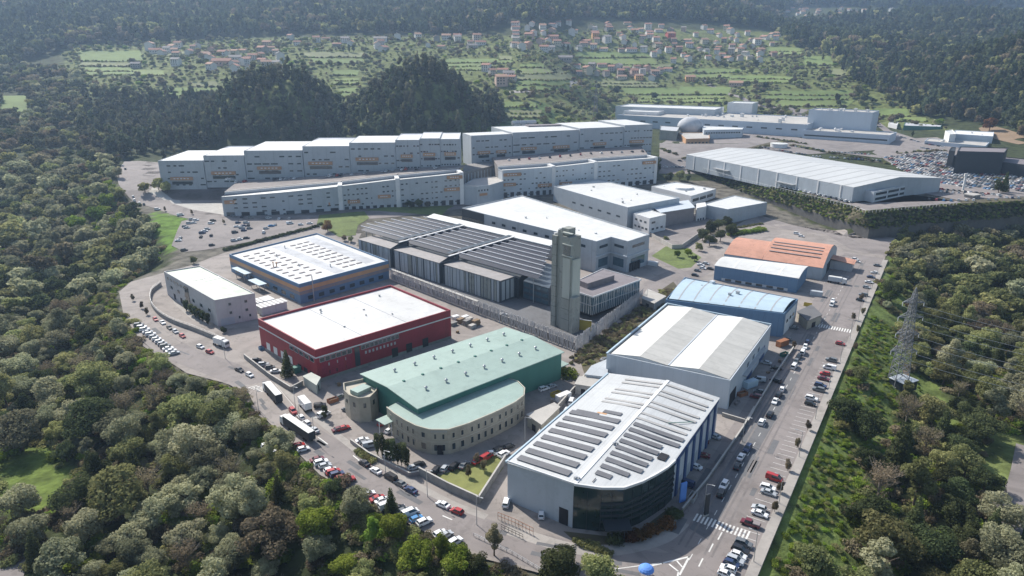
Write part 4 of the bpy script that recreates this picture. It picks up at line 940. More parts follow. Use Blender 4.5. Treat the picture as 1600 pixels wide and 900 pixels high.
# right wing
z = 12.0; wq = quad([(880,450),(926,465),(1002,437.5),(942,421)], z); wpoly = ccw(wq)
T2 = Thing('glass_wing', 'flat brown-roofed wing with glass facade and slanting white mullions right of the tower', 'office building', (*cen(wpoly), 0))
T2.part('roof', flat_roof(wpoly, z+.5, .3, .1), 'brown_membrane'); mb = MB(); mb.prism(inset(wpoly, .5), 3.0, z, top=False, bottom=True); gw = T2.part('glass_facade', mb, 'glass_b')
mb = MB()
for i in range(4): A, B = wpoly[i], wpoly[(i+1) % 4]; band(mb, A, B, z-.15, z+.55, 0, 1, .1, deep=.15)
T2.part('roof_edge', mb, 'white_wall')
mb = MB(); mb.prism(inset(wpoly, 4), -.3, 3.0, top=False); T2.part('undercroft', mb, 'dark')
for px, py in ((964,470),(903,470)):
    A, B = side(wpoly, px, py, 8); L_ = math.dist(A, B); n_ = outn(A, B); n = int(L_/1.5); r = random.Random(2)
    for i in range(n):
        t = (i+.5)/n; dt = r.uniform(-1.2, 1.2)/L_; p = lerp(A, B, t); q_ = lerp(A, B, min(1, max(0, t+dt))); mb = MB(); mb.bar((p[0]-n_.x*.2, p[1]-n_.y*.2, 3), (q_[0]-n_.x*.2, q_[1]-n_.y*.2, z-.2), .22, .16); T2.part('slanted_mullion', mb, 'white_wall', gw)
    mb = MB(); band(mb, A, B, 7.3, 7.7, 0.02, .98, -.3, deep=.5); T2.part('floor_band', mb, 'frame')
rb_ = quad([(905,438),(918,443),(960,430),(943,423)], z+3); mb = MB(); mb.prism(ccw(rb_), z+.2, z+3); T2.part('plant_room', mb, 'brown_membrane')
# tower
tb = [Vector(at(859,507)), Vector(at(880,516)), Vector(at(905,522))]
tdir = du; tn = dn; tw = 4.6
def TB(u, v): p = Vector(at(860,508))+tdir*u+tn*v; return (p.x, p.y)
HT = 45.0
T3 = Thing('concrete_tower', 'tall slender grey-green concrete tower of joined slabs rising above the solar roof', 'tower', (*TB(7,3), 0))
WT = (Vector(at(906,524))-Vector(at(860,508))).dot(tdir)*.66
for i, (u0, u1, v0, v1, h_, m_) in enumerate(((0,.23,0,5.5,HT-1.6,'tower'),(.235,.42,.9,5,HT+1.2,'tower'),(.425,.54,.2,6,HT+.6,'tower'),(.56,.98,-.4,6.5,HT-.8,'tower'))):
    mb = MB(); mb.prism(ccw([TB(u0*WT,v0), TB(u1*WT,v0), TB(u1*WT,v1), TB(u0*WT,v1)]), -.3, h_); T3.part('shaft', mb, m_)
mb = MB(); mb.prism(ccw([TB(.05*WT,1.5), TB(.9*WT,1.5), TB(.9*WT,4.8), TB(.05*WT,4.8)]), 0, HT-3); T3.part('core', mb, 'tower_dark')
mb = MB(); mb.prism(ccw([TB(.98*WT+.01,.6), TB(1.05*WT,.6), TB(1.05*WT,5.8), TB(.98*WT+.01,5.8)]), 0, HT-11); T3.part('light_panel', mb, 'tower_light')
mb = MB(); mb.prism(ccw([TB(.62*WT,-.5), TB(.98*WT,-.5), TB(.98*WT,-.42), TB(.62*WT,-.42)]), 16, HT-10.5); T3.part('light_panel', mb, 'tower_light')
mb = MB(); mb.prism(ccw([TB(.66*WT,-.75), TB(1.0*WT,-.75), TB(1.0*WT,-.41), TB(.66*WT,-.41)]), HT-9, HT-4.5); T3.part('window', mb, 'glass_g')
for k in range(3): mb = MB(); mb.prism(ccw([TB(.60*WT,-1.0), TB(1.06*WT,-1.0), TB(1.06*WT,.4), TB(.60*WT,.4)]), HT-9.6+k*5.2, HT-9.2+k*5.2); T3.part('balcony_slab', mb, 'tower_light')
for k in range(8):
    mb = MB(); zj = 5+k*4.9; mb.prism(ccw([TB(-.02,-.02-.01*k%.02), TB(.23*WT+.02,-.02), TB(.23*WT+.02,5.52), TB(-.02,5.52)]), zj, zj+.12, True, True); T3.part('joint', mb, 'tower_dark')
    mb = MB(); mb.prism(ccw([TB(.56*WT-.02,-.43), TB(.98*WT-.01,-.43), TB(.98*WT-.01,6.52), TB(.56*WT-.02,6.52)]), zj+.6, zj+.72, True, True); T3.part('joint', mb, 'tower_dark')
mb = MB(); mb.prism(ccw([TB(.45*WT,.5), TB(.8*WT,.5), TB(.8*WT,5), TB(.45*WT,5)]), HT-.5, HT+2.6); T3.part('top_housing', mb, 'tower')
for k in range(3): mb = MB(); mb.box((*TB(.04*WT+k*3,2), HT-1.6+(k>0)*2.6), (1.6,.8,.8), .4); T3.part('roof_vent', mb, 'white_wall')
mb = MB(); mb.prism(ccw([TB(1.05*WT,-1), TB(1.22*WT,-1), TB(1.22*WT,4), TB(1.05*WT,4)]), -.3, 17); T3.part('annex', mb, 'tower')
# slanted pole fence
r = random.Random(9)
T4 = Thing('slanted_pole_fence', 'tall fence of thin slanting grey poles forming a point below the tower', 'fence', (f1.x, f1.y, 0))
def polefence(a, b, n, h, nm):
    d = (b-a).normalized(); L_ = (b-a).length; base = MB()
    groups = 40
    per = max(1, n//groups)
    for g_ in range(groups):
        mb = MB()
        for k in range(per):
            t = (g_*per+k+r.random())/n*L_; p = a+d*t; lean = r.uniform(-2.6, 2.6); q_ = a+d*(t+lean); o_ = r.uniform(-.3,.3)
            nn = Vector((-d.y, d.x))*o_; mb.bar((p.x+nn.x, p.y+nn.y, -.2), (q_.x-nn.x, q_.y-nn.y, h+r.uniform(-.4,.5)), .17)
        T4.part('pole_bundle', mb, 'pole')
polefence(f0, f1, 440, 6.6, 'l'); polefence(f1, f2, 320, 6.6, 'r')
mb = MB(); mb.bar((f0.x, f0.y, 6.5), (f0.x+du.x*75, f0.y+du.y*75, 6.5), 1.6, .35); T4.part('walkway_edge', mb, 'concrete')
mb = MB(); mb.prism(ccw([tuple(f0+dn*1.2), tuple(f1+dn*1.6-du*2), tuple(f1+dn*2.2-du*2), tuple(f0+dn*1.8)]), -.2, 3.2); T4.part('inner_wall', mb, 'concrete_d')
c = Vector(at(912,516)); t_ = Thing('ochre_screen', 'ochre yellow screen panel at the foot of the tower', 'panel', (c.x, c.y, 0)); mb = MB(); mb.box((c.x, c.y, 0), (7,.4,5), A_(-20)); t_.part('panel', mb, 'yellow'); mb = MB(); mb.box((c.x, c.y, 5.0), (7.2,.6,.15), A_(-20)); t_.part('cap', mb, 'frame')
sheet('institute_court', [tuple(f0+dn*2), tuple(f1+dn*1), tuple(f2+Vector((-2,0))), (f2.x-10, f2.y+10), tuple(f0+dn*14)], 'asphalt_d', .05)
# sheds and walls in the middle
def shed(name, label, pts, z, wall, roof, zb=-.2, cat='shed'):
    poly = ccw(quad(pts, z)); T_ = Thing(name, label, cat, (*cen(poly), zb)); mb = MB(); mb.prism(poly, zb, z-.1, top=False); T_.part('wall', mb, wall)
    mb = MB(); mb.slab([(p[0],p[1],z+.15) for p in inset(poly, -.3)], .25); T_.part('roof', mb, roof)
    A, B = side(poly, *proj(*cen(poly), z)[:2], z); d_ = [ (poly[i], poly[(i+1) % len(poly)]) for i in range(len(poly))]
    A, B = max(d_, key=lambda e: -(e[0][1]+e[1][1])); mb = MB(); band(mb, A, B, zb+.1, min(z-.5, zb+2.6), .35, .6, .08); T_.part('door', mb, 'dark'); return T_
shed('flat_annex', 'low pale flat roof between the green-roofed hall and the nearest hall', [(899,600),(925,604),(940,590),(905,589)], 4, 'concrete', 'concrete')
shed('lean_to', 'blue-grey lean-to against the left end of the double gabled hall', [(915,585),(948,589),(949,562),(925,572)], 5, 'grey_wall2', 'bluegrey')
shed('garden_shed', 'low flat pale roof right of the glass wing', [(1003,466),(1022,474),(1040,463),(1012,452)], 4, 'concrete_d', 'concrete')
shed('brick_gatehouse', 'small cream and brick gatehouse between the blue hall and the right road', [(1246,487),(1262,501),(1284,492),(1268,477)], 4.5, 'stone', 'asphalt_d')
shed('transformer_hut', 'pale green concrete hut at the front corner of the crimson building', [(474,588),(494,601),(500,590),(486,583)], 4, 'tower_light', 'tower_light')
shed('rooftop_lodge', 'low beige lodge on the corner of the wall between the green hall and nearest hall', [(824,648),(846,663),(874,636),(866,630)], 4.5, 'stone', 'concrete')
def wall_thing(label, pts, h, m='concrete_d', th=.35, name='boundary_wall', zf=None):
    T_ = Thing(name, label, 'wall', (*pts[0], 0)); mb = MB(); cp_ = MB()
    for a, b in zip(pts[:-1], pts[1:]):
        mb.prism(ccw(ribbon([a, b], th)), -.3, h); cp_.bar((*a, h+.06), (*b, h+.06), th+.15, .12)
    T_.part('wall', mb, m); T_.part('coping', cp_, 'concrete'); return T_
wall_thing('stone wall round the small lawn by the lower street', P((655,742),(700,766),(748,788),(790,722)), 2.6)
wall_thing('low dark wall beside the curved street below the crimson building', P((382,560),(420,590),(455,612),(474,602)), 2.0)
wall_thing('long wall between the green-roofed hall and the nearest hall', P((838,690),(860,655),(900,610),(915,592)), 2.4)
wall_thing('low wall along the right flank of the nearest hall', P((1066,800),(1105,752),(1160,672),(1178,640)), 1.2)
wall_thing('brick wall at the foot of the white vans by the cypresses', P((548,692),(575,712),(640,745),(656,742)), 1.4, 'soft_brown')
wall_thing('yard wall right of the double gabled hall', P((1128,650),(1168,662),(1180,640),(1210,590),(1240,545)), 1.3)
def railing(label, pts, h=1.1, m='rust', posts=1.6):
    T_ = Thing('railing', label, 'railing', (*pts[0], 0)); mb = MB(); pb = MB()
    for a, b in zip(pts[:-1], pts[1:]):
        for zz in (h, h*.5): mb.bar((*a, zz), (*b, zz), .09)
        n = max(1, int(math.dist(a, b)/posts))
        for i in range(n+1): p = lerp(a, b, i/n); pb.bar((*p, 0), (*p, h), .1)
    T_.part('rail', mb, m); T_.part('posts', pb, m); return T_
railing('brown rail fence left of the nearest hall entrance yard', P((778,811),(805,822),(833,836)), 2.2, 'rust', 1.0)
railing('second dark rail by the lower left entrance yard', P((783,826),(800,834),(817,842)), 1.4, 'black', 1.0)
railing('pale barrier along the lower street at the bottom', P((740,838),(800,866),(850,896)), 1.0, 'steel')

# yard clutter
rk = random.Random(17)
def skip_bin(px, py, ang, m, d):
    x, y = at(px, py); T_ = Thing('skip_bin', None, 'skip', (x, y, 0), 'skips and containers in the yards'); mb = MB(); mb.box((x, y, 0), (3.8,1.8,.15), ang); T_.part('floor', mb, m)
    mb = MB(); ca, sa = math.cos(ang), math.sin(ang)
    for s in (-1, 1): mb.box((x-sa*.86*s, y+ca*.86*s, .15), (3.8,.08,1.3), ang)
    for s in (-1, 1): mb.box((x+ca*1.86*s, y+sa*1.86*s, .15), (.08,1.64,1.3), ang)
    T_.part('sides', mb, m); mb = MB(); mb.box((x, y, .16), (3.5,1.5,.8), ang, top=.7); T_.part('rubble', mb, 'dirt'); later(T_.o, d+' open skip', x, y)
def container(px, py, ang, m, d):
    x, y = at(px, py); T_ = Thing('shipping_container', None, 'container', (x, y, 0), 'skips and containers in the yards'); mb = MB(); mb.box((x, y, .1), (6.0,2.4,2.5), ang); b_ = T_.part('body', mb, m); mb = MB()
    for k in range(9): mb.box((x+math.cos(ang)*(k-4)*.66, y+math.sin(ang)*(k-4)*.66, .2), (.12,2.5,2.35), ang)
    T_.part('ribs', mb, m, b_); mb = MB(); mb.box((x+math.cos(ang)*3.03, y+math.sin(ang)*3.03, .3), (.06,2.1,2.1), ang); T_.part('door', mb, 'frame', b_); later(T_.o, d+' steel container', x, y)
def pallets(px, py, d, m):
    x, y = at(px, py); T_ = Thing('pallet_stack', None, 'pallets', (x, y, 0), 'pallet stacks in the yards'); a = rk.uniform(0, 1.5)
    for k in range(rk.choice([4,6,8])): mb = MB(); mb.box((x+rk.uniform(-.06,.06), y, k*.17), (1.2,1.0,.13), a+rk.uniform(-.05,.05)); T_.part('pallet', mb, m)
    later(T_.o, d+' stack of pallets', x, y)
for a in [(1160,618,.5,'rust','rusty'),(1225,556,.6,'green_wall','green'),(1262,478,-.5,'yellow','yellow'),(520,628,.7,'rust','rusty'),(412,545,.8,'blue_wall','blue'),(868,618,.7,'yellow','yellow'),(1082,780,1.0,'steel','grey')]: skip_bin(*a)
for a in [(1172,604,.55,'blue_roof','pale blue'),(1222,540,.6,'rust','rusty'),(470,520+60,.7,'green_wall','green'),(1020,415,-.6,'white_wall','white'),(880,625,.7,'white_wall','white'),(1275,462,-.5,'bluegrey','grey'),(442,500,.8,'orange','orange')]: container(*a)
for a in [(1150,632),(1154,628),(1200,583),(1206,580),(1218,566),(715,520),(748,530),(527,600),(530,603),(428,486),(1105,690),(1092,705),(876,612),(862,628),(995,462),(1262,486)]: pallets(*a, *rk.choice([('pale wooden','dirt'),('grey','concrete_d'),('brown','soft_brown')]))
# ------------------------------------------------------------------ terraced rows behind
def row_block(name, label, x0, y0, x1, y1, Y0, Y1, depth, zb0, zb1, wall, grey_frac=.3, floors=4, fascias=(), solid_roof=True, nwin=9, extra=None):
    """block whose front top edge runs through pixels (x0,y0)-(x1,y1) standing at depths Y0, Y1"""
    X0, z0 = atY(x0, y0, Y0); X1, z1 = atY(x1, y1, Y1); zt = (z0+z1)/2
    A = Vector((X0, Y0)); B = Vector((X1, Y1)); d = (B-A).normalized(); n = Vector((-d.y, d.x))
    C = B+n*depth; D = A+n*depth; poly = [tuple(A), tuple(B), tuple(C), tuple(D)]; zb = min(zb0, zb1)-1
    T = Thing(name, label, 'industrial block', ((A.x+B.x)/2, (A.y+B.y)/2, zb))
    T.part('wall', parapet_shell(poly, zb, zt, .5, .5), wall)
    f = 1-grey_frac
    mb = MB(); mb.slab([(*(A+n*.4), zt-.35), (*(B+n*.4), zt-.35), (*(B+n*depth*f), zt-.05), (*(A+n*depth*f), zt-.05)], .3); T.part('roof', mb, 'white_roof')
    if grey_frac > 0: mb = MB(); mb.slab([(*(A+n*depth*f), zt-.2), (*(B+n*depth*f), zt-.2), (*(C-n*.4), zt-.5), (*(D-n*.4), zt-.5)], .3); T.part('grey_roof', mb, 'grey_membrane')
    zbf = max(zb0, zb1); fh = (zt-zbf)/(floors+.4); r = random.Random(int(x0))
    for k in range(floors):
        zz = zbf+fh*(k+.45)
        for i in range(nwin):
            if r.random() < .35: continue
            t = (i+.5)/nwin; w = r.choice([.22,.3,.42])/nwin
            mb = MB(); band(mb, poly[0], poly[1], zz, zz+1.1, t-w, t+w, .1); T.part('window', mb, 'glass')
    for t0, t1, q in fascias:
        zz = zbf+(zt-zbf)*q; mb = MB(); band(mb, poly[0], poly[1], zz, zz+2.6, t0, t1, 1.2); fo = T.part('orange_fascia', mb, 'orange')
        mb = MB(); band(mb, poly[0], poly[1], zz-3.6, zz-1.2, t0+.02, t1-.02, .1); T.part('shopfront', mb, 'glass')
        n_ = 5
        for k in range(n_):
            a = t0+(t1-t0)*(.15+.15*k); mb = MB(); band(mb, poly[0], poly[1], zz+.9, zz+1.7, a, a+(t1-t0)*.085, 1.28); T.part('white_sign_mark', mb, 'white_wall', fo)
    mb = MB(); 
    for k in range(2): band(mb, poly[0], poly[1], zb, zt-.2, k*.995, k*.995+.005, .25)
    T.part('joint_pilaster', mb, 'grey_wall2')
    return T, poly, zt
UY = lambda px: 566+(px-247)*(12/471)
up = [(247,252.3,317,249,.0,((.22,.72,.30),)),(317.5,244.3,380.5,241.2,.28,((.15,.75,.36),)),(381,237.6,471.5,232.4,.0,((.2,.62,.40),)),(472.5,231,545,225.6,.35,((.10,.62,.42),)),
      (545.5,224.8,617,220.8,.0,((.12,.62,.44),)),(617.5,219.8,655,217.4,.3,((.2,.7,.44),)),(655.5,217,687,215.4,.12,((.15,.75,.44),)),(687.5,218,718,216.4,.1,((.2,.8,.44),))]
words = ['leftmost','second from left, grey-backed','third, tallest white-roofed','fourth, narrow white-roofed','fifth, wide white-roofed','sixth, narrow','seventh, narrow','rightmost, low-roofed']
for i, (a, b, c, d, gf, fs) in enumerate(up):
    t = (a-247)/471; zb = 14+16*t
    row_block('terraced_block', f'{words[i]} block of the upper long grey terrace', a, b, c, d, UY(a), UY(c), 62 if i < 4 else 50, zb, zb+1, 'bluegrey', gf, 4, fs, nwin=7)
# upper right terrace
U2Y = lambda px: 636+(px-745)*(66/275)
up2 = [(736,211.8,800,209.3,.0,((.15,.45,.36),(.6,.85,.36))),(801,207.6,905,202.3,.05,((.12,.35,.40),(.6,.85,.40))),(906,201.4,975,197.3,.0,((.3,.6,.42),)),(976,196.4,1020,193.4,.05,((.2,.7,.42),))]
w2 = ['left end','long middle','right-hand','far right end']
for i, (a, b, c, d, gf, fs) in enumerate(up2):
    T, poly, zt = row_block('terraced_block', f'{w2[i]} block of the upper right grey terrace', a, b, c, d, U2Y(a), U2Y(c), 24 if i == 0 else 58, 24, 24, 'bluegrey', gf, 4, fs, nwin=9)
    if i == 1:
        for k in range(3):
            m_ = MB(); p = lerp(lerp(poly[0], poly[1], .42+.11*k), lerp(poly[3], poly[2], .42+.11*k), 1.05); m_.cyl((p[0]-5, p[1], zt+2.4), (p[0]+5, p[1]+5, zt+2.4), 2.2, n=10); m_.box((p[0], p[1], zt-.3), (6,3,1.5), .5); T.part('cooling_unit', m_, 'steel')
        m_ = MB(); p = lerp(lerp(poly[0], poly[1], .75), lerp(poly[3], poly[2], .75), .8); m_.box((p[0], p[1], zt-.4), (34,12,1.6), .27); T.part('grey_plant_roof', m_, 'brown_membrane')
# lower terraces with roof terrace behind
def lowrow(idx, lab, a, b, c, d, Ya, Yb, zb, curved=False, fs=(), floors=5, wallm='bluegrey'):
    X0, z0 = atY(a, b, Ya); X1, z1 = atY(c, d, Yb)
    A = Vector((X0, Ya)); B = Vector((X1, Yb)); dd = (B-A).normalized(); n = Vector((-dd.y, dd.x)); Dp = 13
    T = Thing('terraced_block', lab, 'industrial block', ((A.x+B.x)/2, (A.y+B.y)/2, zb))
    L_ = (B-A).length
    # slightly bowed front
    K = 8; fr = []; zt = []
    for i in range(K+1):
        t = i/K; bow = -(4.0 if curved else .5)*math.sin(math.pi*t); p = A+(B-A)*t+n*bow; fr.append((p.x, p.y)); zt.append(z0+(z1-z0)*t)
    bk = [tuple(A+(B-A)*(i/K)+n*Dp) for i in range(K+1)]
    mb = MB(); mb.prism(fr+bk[::-1], zb, 0, top=False, ztops=zt+zt[::-1]); T.part('wall', mb, wallm)
    mb = MB(); w0, w1 = (.5, 7.5) if curved else (2.6, 3.2)
    for i in range(K):
        ta, tb = i/K, (i+1)/K; qa = Vector(fr[i])+n*(w0+(w1-w0)*ta+(4.0*math.sin(math.pi*ta) if curved else 0)); qb = Vector(fr[i+1])+n*(w0+(w1-w0)*tb+(4.0*math.sin(math.pi*tb) if curved else 0))
        mb.slab([(*fr[i], zt[i]+.25), (*fr[i+1], zt[i+1]+.25), (*qb, zt[i+1]+.35), (*qa, zt[i]+.35)], .4)
    T.part('roof', mb, 'white_roof')
    mb = MB()
    for i in range(K): mb.slab([(*(Vector(fr[i])+n*1.0), zt[i]-1.2), (*(Vector(fr[i+1])+n*1.0), zt[i+1]-1.2), (*bk[i+1], zt[i+1]-1.2), (*bk[i], zt[i]-1.2)], .3)
    T.part('sunken_roof', mb, 'brown_membrane')
    r = random.Random(int(a)); zm = (z0+z1)/2; fh = (zm-zb)/(floors+.5)
    for k in range(floors):
        for i in range(13):
            if r.random() < .45: continue
            t = (i+.5)/13; zz = zb+fh*(k+.4)+(z1-z0)*(t-.5)*.6; j = min(K-1, int(t*K)); t2 = t*K-j; w = .16
            mb = MB(); band(mb, fr[j], fr[j+1], zz, zz+1.0, max(0, t2-w), min(1, t2+w), .12); T.part('window', mb, 'glass')
    for t0, t1, q in fs:
        zz = zb+(zm-zb)*q+(z1-z0)*((t0+t1)/2-.5); pa = A+(B-A)*t0; pb = A+(B-A)*t1; mb = MB(); band(mb, tuple(pa), tuple(pb), zz, zz+2.6, 0, 1, 1.4, deep=.1); fo = T.part('orange_fascia', mb, 'orange')
        for k in range(4): mb = MB(); band(mb, tuple(pa), tuple(pb), zz+.9, zz+1.7, .2+.15*k, .29+.15*k, 1.48); T.part('white_sign_mark', mb, 'white_wall', fo)
    for k in range(8):
        mb = MB(); j = min(K-1, k); band(mb, fr[j], fr[j+1], zb+.2, zb+4.0, .2, .75, .1); T.part('ground_opening', mb, 'dark' if k % 2 else 'glass')
    mb = MB(); e = B+n*5; mb.prism(ccw([tuple(B-dd*2.2-n*.6), tuple(B+dd*1.0-n*.6), tuple(B+dd*1.0+n*Dp), tuple(B-dd*2.2+n*Dp)]), zb, z1+1.0); T.part('stair_core', mb, 'white_wall')
    mb = MB(); mb.prism(ccw([tuple(A+n*(Dp+.1)), tuple(B+n*(Dp+.1)), tuple(B+n*(Dp+1.0)), tuple(A+n*(Dp+1.0))]), zb, 0, ztops=None) if False else mb.slab([(*(A+n*(Dp-.2)), z0+1.4), (*(B+n*(Dp-.2)), z1+1.4), (*(B+n*(Dp+1.2)), z1+1.4), (*(A+n*(Dp+1.2)), z0+1.4)], 1.6); T.part('terrace_parapet', mb, 'white_wall')
    return A+n*(Dp+1), B+n*(Dp+1), z0, z1
e1 = lowrow(0, 'long bowed left block of the lower grey terrace with white crescent roof', 346, 308, 532, 291.5, 505, 522, 4.5, True, ((.02,.25,.68),(.72,.9,.25)))
e2 = lowrow(1, 'middle block of the lower grey terrace, left of the dark bush', 534, 291, 622, 280.5, 522.5, 532, 5, False, ((.08,.3,.35),(.62,.85,.4)))
e3 = lowrow(2, 'right block of the lower grey terrace behind the dark bush', 624, 281, 722, 271, 532.5, 546, 6, False, ((.75,1.0,.85),(.7,.95,.45)))
e4 = lowrow(3, 'left block of the lower right terrace with orange signs', 785, 266.5, 866, 261, 574, 588, 6, False, ((.02,.35,.78),(.0,.25,.42),(.68,.95,.3)), wallm='grey_wall2')
e5 = lowrow(4, 'middle block of the lower right terrace with bare pale wall', 868, 261, 932, 254, 588.5, 602, 7, False, ((.1,.4,.3),), wallm='grey_wall2')
e6 = lowrow(5, 'right end block of the lower right terrace above the shrubs', 934, 253.5, 1026, 247, 602.5, 628, 8, False, ((.75,.98,.8),), wallm='grey_wall2')
def deck(a, b, za, zb2, backY, name):
    a = Vector(a); b = Vector(b); A2 = (a.x-6, backY[0]); B2 = (b.x+4, backY[1]); mb = MB()
    mb.slab([(a.x, a.y, za+.6), (b.x, b.y, zb2+.6), (*B2, zb2+.9), (*A2, za+.9)], 1.2); o = mb.build(name, 'asphalt'); o['kind'] = 'structure'
    mb = MB(); mb.prism(ccw([(a.x, a.y), (b.x, b.y), B2, A2]), 3, min(za, zb2)-.7, top=False); o2 = mb.build(name+'_base', 'concrete_d'); o2['kind'] = 'structure'
    mb = MB(); mb.slab([(a.x, a.y+2.5, za+.75), (b.x, b.y+2.5, zb2+.75), (b.x, b.y+4.5, zb2+.75), (a.x, a.y+4.5, za+.75)], .2); o3 = mb.build('deck_pavement', 'concrete'); o3['kind'] = 'structure'
    return za, zb2
deck(e1[0], e1[1], e1[2]+1, e1[3]+1, (562,568), 'upper_street_deck'); deck(e2[0], e2[1], e2[2]+1, e2[3]+1, (569,571), 'upper_street_deck'); deck(e3[0], e3[1], e3[2]+1, e3[3]+1, (572,577), 'upper_street_deck')
deck(e4[0], e4[1], e4[2]+1, e4[3]+1, (638,655), 'upper_street_deck'); deck(e5[0], e5[1], e5[2]+1, e5[3]+1, (656,672), 'upper_street_deck'); deck(e6[0], e6[1], e6[2]+1, e6[3]+1, (676,698), 'upper_street_deck')
# low curved link building between the two lower terraces
ps = [(722,290),(745,291),(765,289),(786,283),(790,274),(740,279)]
zt_ = atY(745, 290, 548)[1]; poly = ccw([atY(x, y, 0)[:1] and at(x, y, zt_) for x, y in ps]); T = Thing('link_building', 'low curved white-roofed link between the two lower terraces with orange sign', 'industrial block', (*cen(poly), 5))
T.part('wall', parapet_shell(poly, 4, zt_, .5, .4), 'bluegrey'); T.part('roof', flat_roof(poly, zt_, .5, .4), 'concrete')
A, B = side(poly, 755, 300, zt_-5); windows(T, A, B, zt_-4.5, zt_-3, 4, .05, .95, .5, 'glass'); mb = MB(); band(mb, A, B, zt_-8, zt_-6, .2, .8, .6); T.part('orange_fascia', mb, 'orange')
c = atY(748, 262, 590); rr_ = [(728,262),(790,250),(786,262),(730,275)]
poly = ccw([at(x, y, 27) for x, y in [(722,268),(784,254),(786,246),(725,256)]]); T = Thing('ramp_wall', 'grey concrete ramp wall joining the terraces above the link building', 'wall', (*cen(poly), 14)); mb = MB(); mb.prism(poly, 5, 26); T.part('wall', mb, 'concrete_d')
A, B = side(poly, 755, 275, 22); windows(T, A, B, 12, 24, 12, .02, .98, .15, 'grey_wall2', 'buttress', out=.4)

# --- large warehouse on the embankment
z = 28.5
Aq = Vector(at(1334,293,z)); Bq = Vector(at(1110,249,z)); dl = (Bq-Aq).normalized(); Bq = Aq+dl*190; ds = Vector((-dl.y, dl.x)); ds = ds if ds.dot(Vector((1,1))) > 0 else -ds
Cq = Aq+ds*96; Dq = Bq+ds*96
T = Thing('embankment_warehouse', 'very large low grey warehouse with pale ribbed roof above the hedged embankment', 'warehouse', (*((Aq+Bq+Cq+Dq)/4), 17.5))
poly = ccw([tuple(Aq), tuple(Bq), tuple(Dq), tuple(Cq)]); mb = MB(); mb.prism(poly, 15, z, top=False); T.part('wall', mb, 'grey_wall')
Rm = .5; M['c_roof'] = mat('pale_ribbed_warehouse_roof', (.47,.48,.48), .65, .08, stripes=[(math.atan2(-dl.y, dl.x), 12.5, .30, .16), (math.atan2(-dl.y, dl.x), 2.5, .04, .2)])
mA, mB_ = Aq+ds*48, Bq+ds*48
mb = MB(); mb.slab([(*Bq, z+.1), (*Aq, z+.1), (*mA, z+4.2), (*mB_, z+4.2)], .3); T.part('roof_slope', mb, 'c_roof')
mb = MB(); mb.slab([(*mB_, z+4.2), (*mA, z+4.2), (*Cq, z+.1), (*Dq, z+.1)], .3); T.part('roof_slope', mb, 'c_roof')
mb = MB(); mb.add([(*Aq, z-.1), (*Cq, z-.1), (*mA, z+3.9)], [(0,1,2)]); T.part('gable', mb, 'grey_wall'); mb = MB(); mb.add([(*Bq, z-.1), (*Dq, z-.1), (*mB_, z+3.9)], [(0,1,2)]); T.part('gable', mb, 'grey_wall')
for k in range(9): mb = MB(); e_ = side(poly, 1220, 280, z); band(mb, *e_, 16, z-.2, .06+.11*k, .066+.11*k, .35); T.part('downpipe_pilaster', mb, 'white_wall')
for k in (.22,.62): mb = MB(); band(mb, *e_, 21.5, 22, k, k+.1, 3.5); T.part('canopy', mb, 'steel')
za = 27; aq = [tuple(Aq-dl*.5+ds*6), tuple(Aq-dl*24+ds*6), tuple(Aq-dl*24+ds*92), tuple(Aq-dl*.5+ds*92)]
an = ccw([at(*p, 25.5) for p in ((1346,296),(1366,300),(1461,281),(1446,275),(1420,280))]); T.part('office_wall', parapet_shell(an, 15, 25.5, .5, .4), 'grey_wall2'); T.part('office_roof', flat_roof(an, 25.5, .5, .4), 'grey_membrane')
e_ = side(an, 1415, 300, 22); 
for zz in (22.6, 19): windows(T, *e_, zz, zz+1.8, 5, .02, .98, .88, 'glass')
for u, v in ((.2,.3),(.8,.5)): p = lerp(lerp(an[0], an[1], u), lerp(an[3], an[2], u), v)
mb = MB(); mb.slab([(*lerp(e_[0], e_[1], .05), 25.6), (*lerp(e_[0], e_[1], .3), 25.6), (*lerp(lerp(e_[0], e_[1], .3), cen(an), .3), 25.6), (*lerp(lerp(e_[0], e_[1], .05), cen(an), .3), 25.6)], .3); T.part('white_roof_patch', mb, 'white_roof')
mb = MB()
gq_ = [at(*p, 18.5) for p in ((1098,264),(1150,279),(1334,324),(1352,331),(1420,325),(1500,318))]
T = Thing('edge_railing', 'white railing along the top edge of the hedged embankment', 'railing', (*gq_[2], 18)); pb = MB()
for a, b in zip(gq_[:-1], gq_[1:]):
    mb.bar((*a, 19.6), (*b, 19.6), .14); n = int(math.dist(a, b)/3)
    for i in range(n): p = lerp(a, b, i/n); pb.bar((*p, 17.6), (*p, 19.6), .14)
T.part('rail', mb, 'white_wall'); T.part('posts', pb, 'white_wall')
c = at(1108,266,17.5); T = Thing('green_canopy', 'pale green canopy at the left corner of the large embankment warehouse', 'canopy', (*c, 17.5)); mb = MB(); mb.box((*c, 21.5), (24,7,.4), math.atan2(dl.y, dl.x)); T.part('roof', mb, 'tealm')
for k in (-1, 1): mb = MB(); mb.box((c[0]+k*9*dl.x, c[1]+k*9*dl.y, 17), (.4,.4,4.5)); T.part('post', mb, 'steel')
c = at(1216,234,20); T = Thing('storage_tank', 'white round storage tank behind the large embankment warehouse', 'tank', (*c, 18)); mb = MB(); mb.cyl((*c, 16), (*c, 27), 9, n=28); T.part('shell', mb, 'white_wall', smooth=False); mb = MB(); mb.cyl((*c, 27), (*c, 28), 9.3, .5, n=28); T.part('cap', mb, 'white_roof')

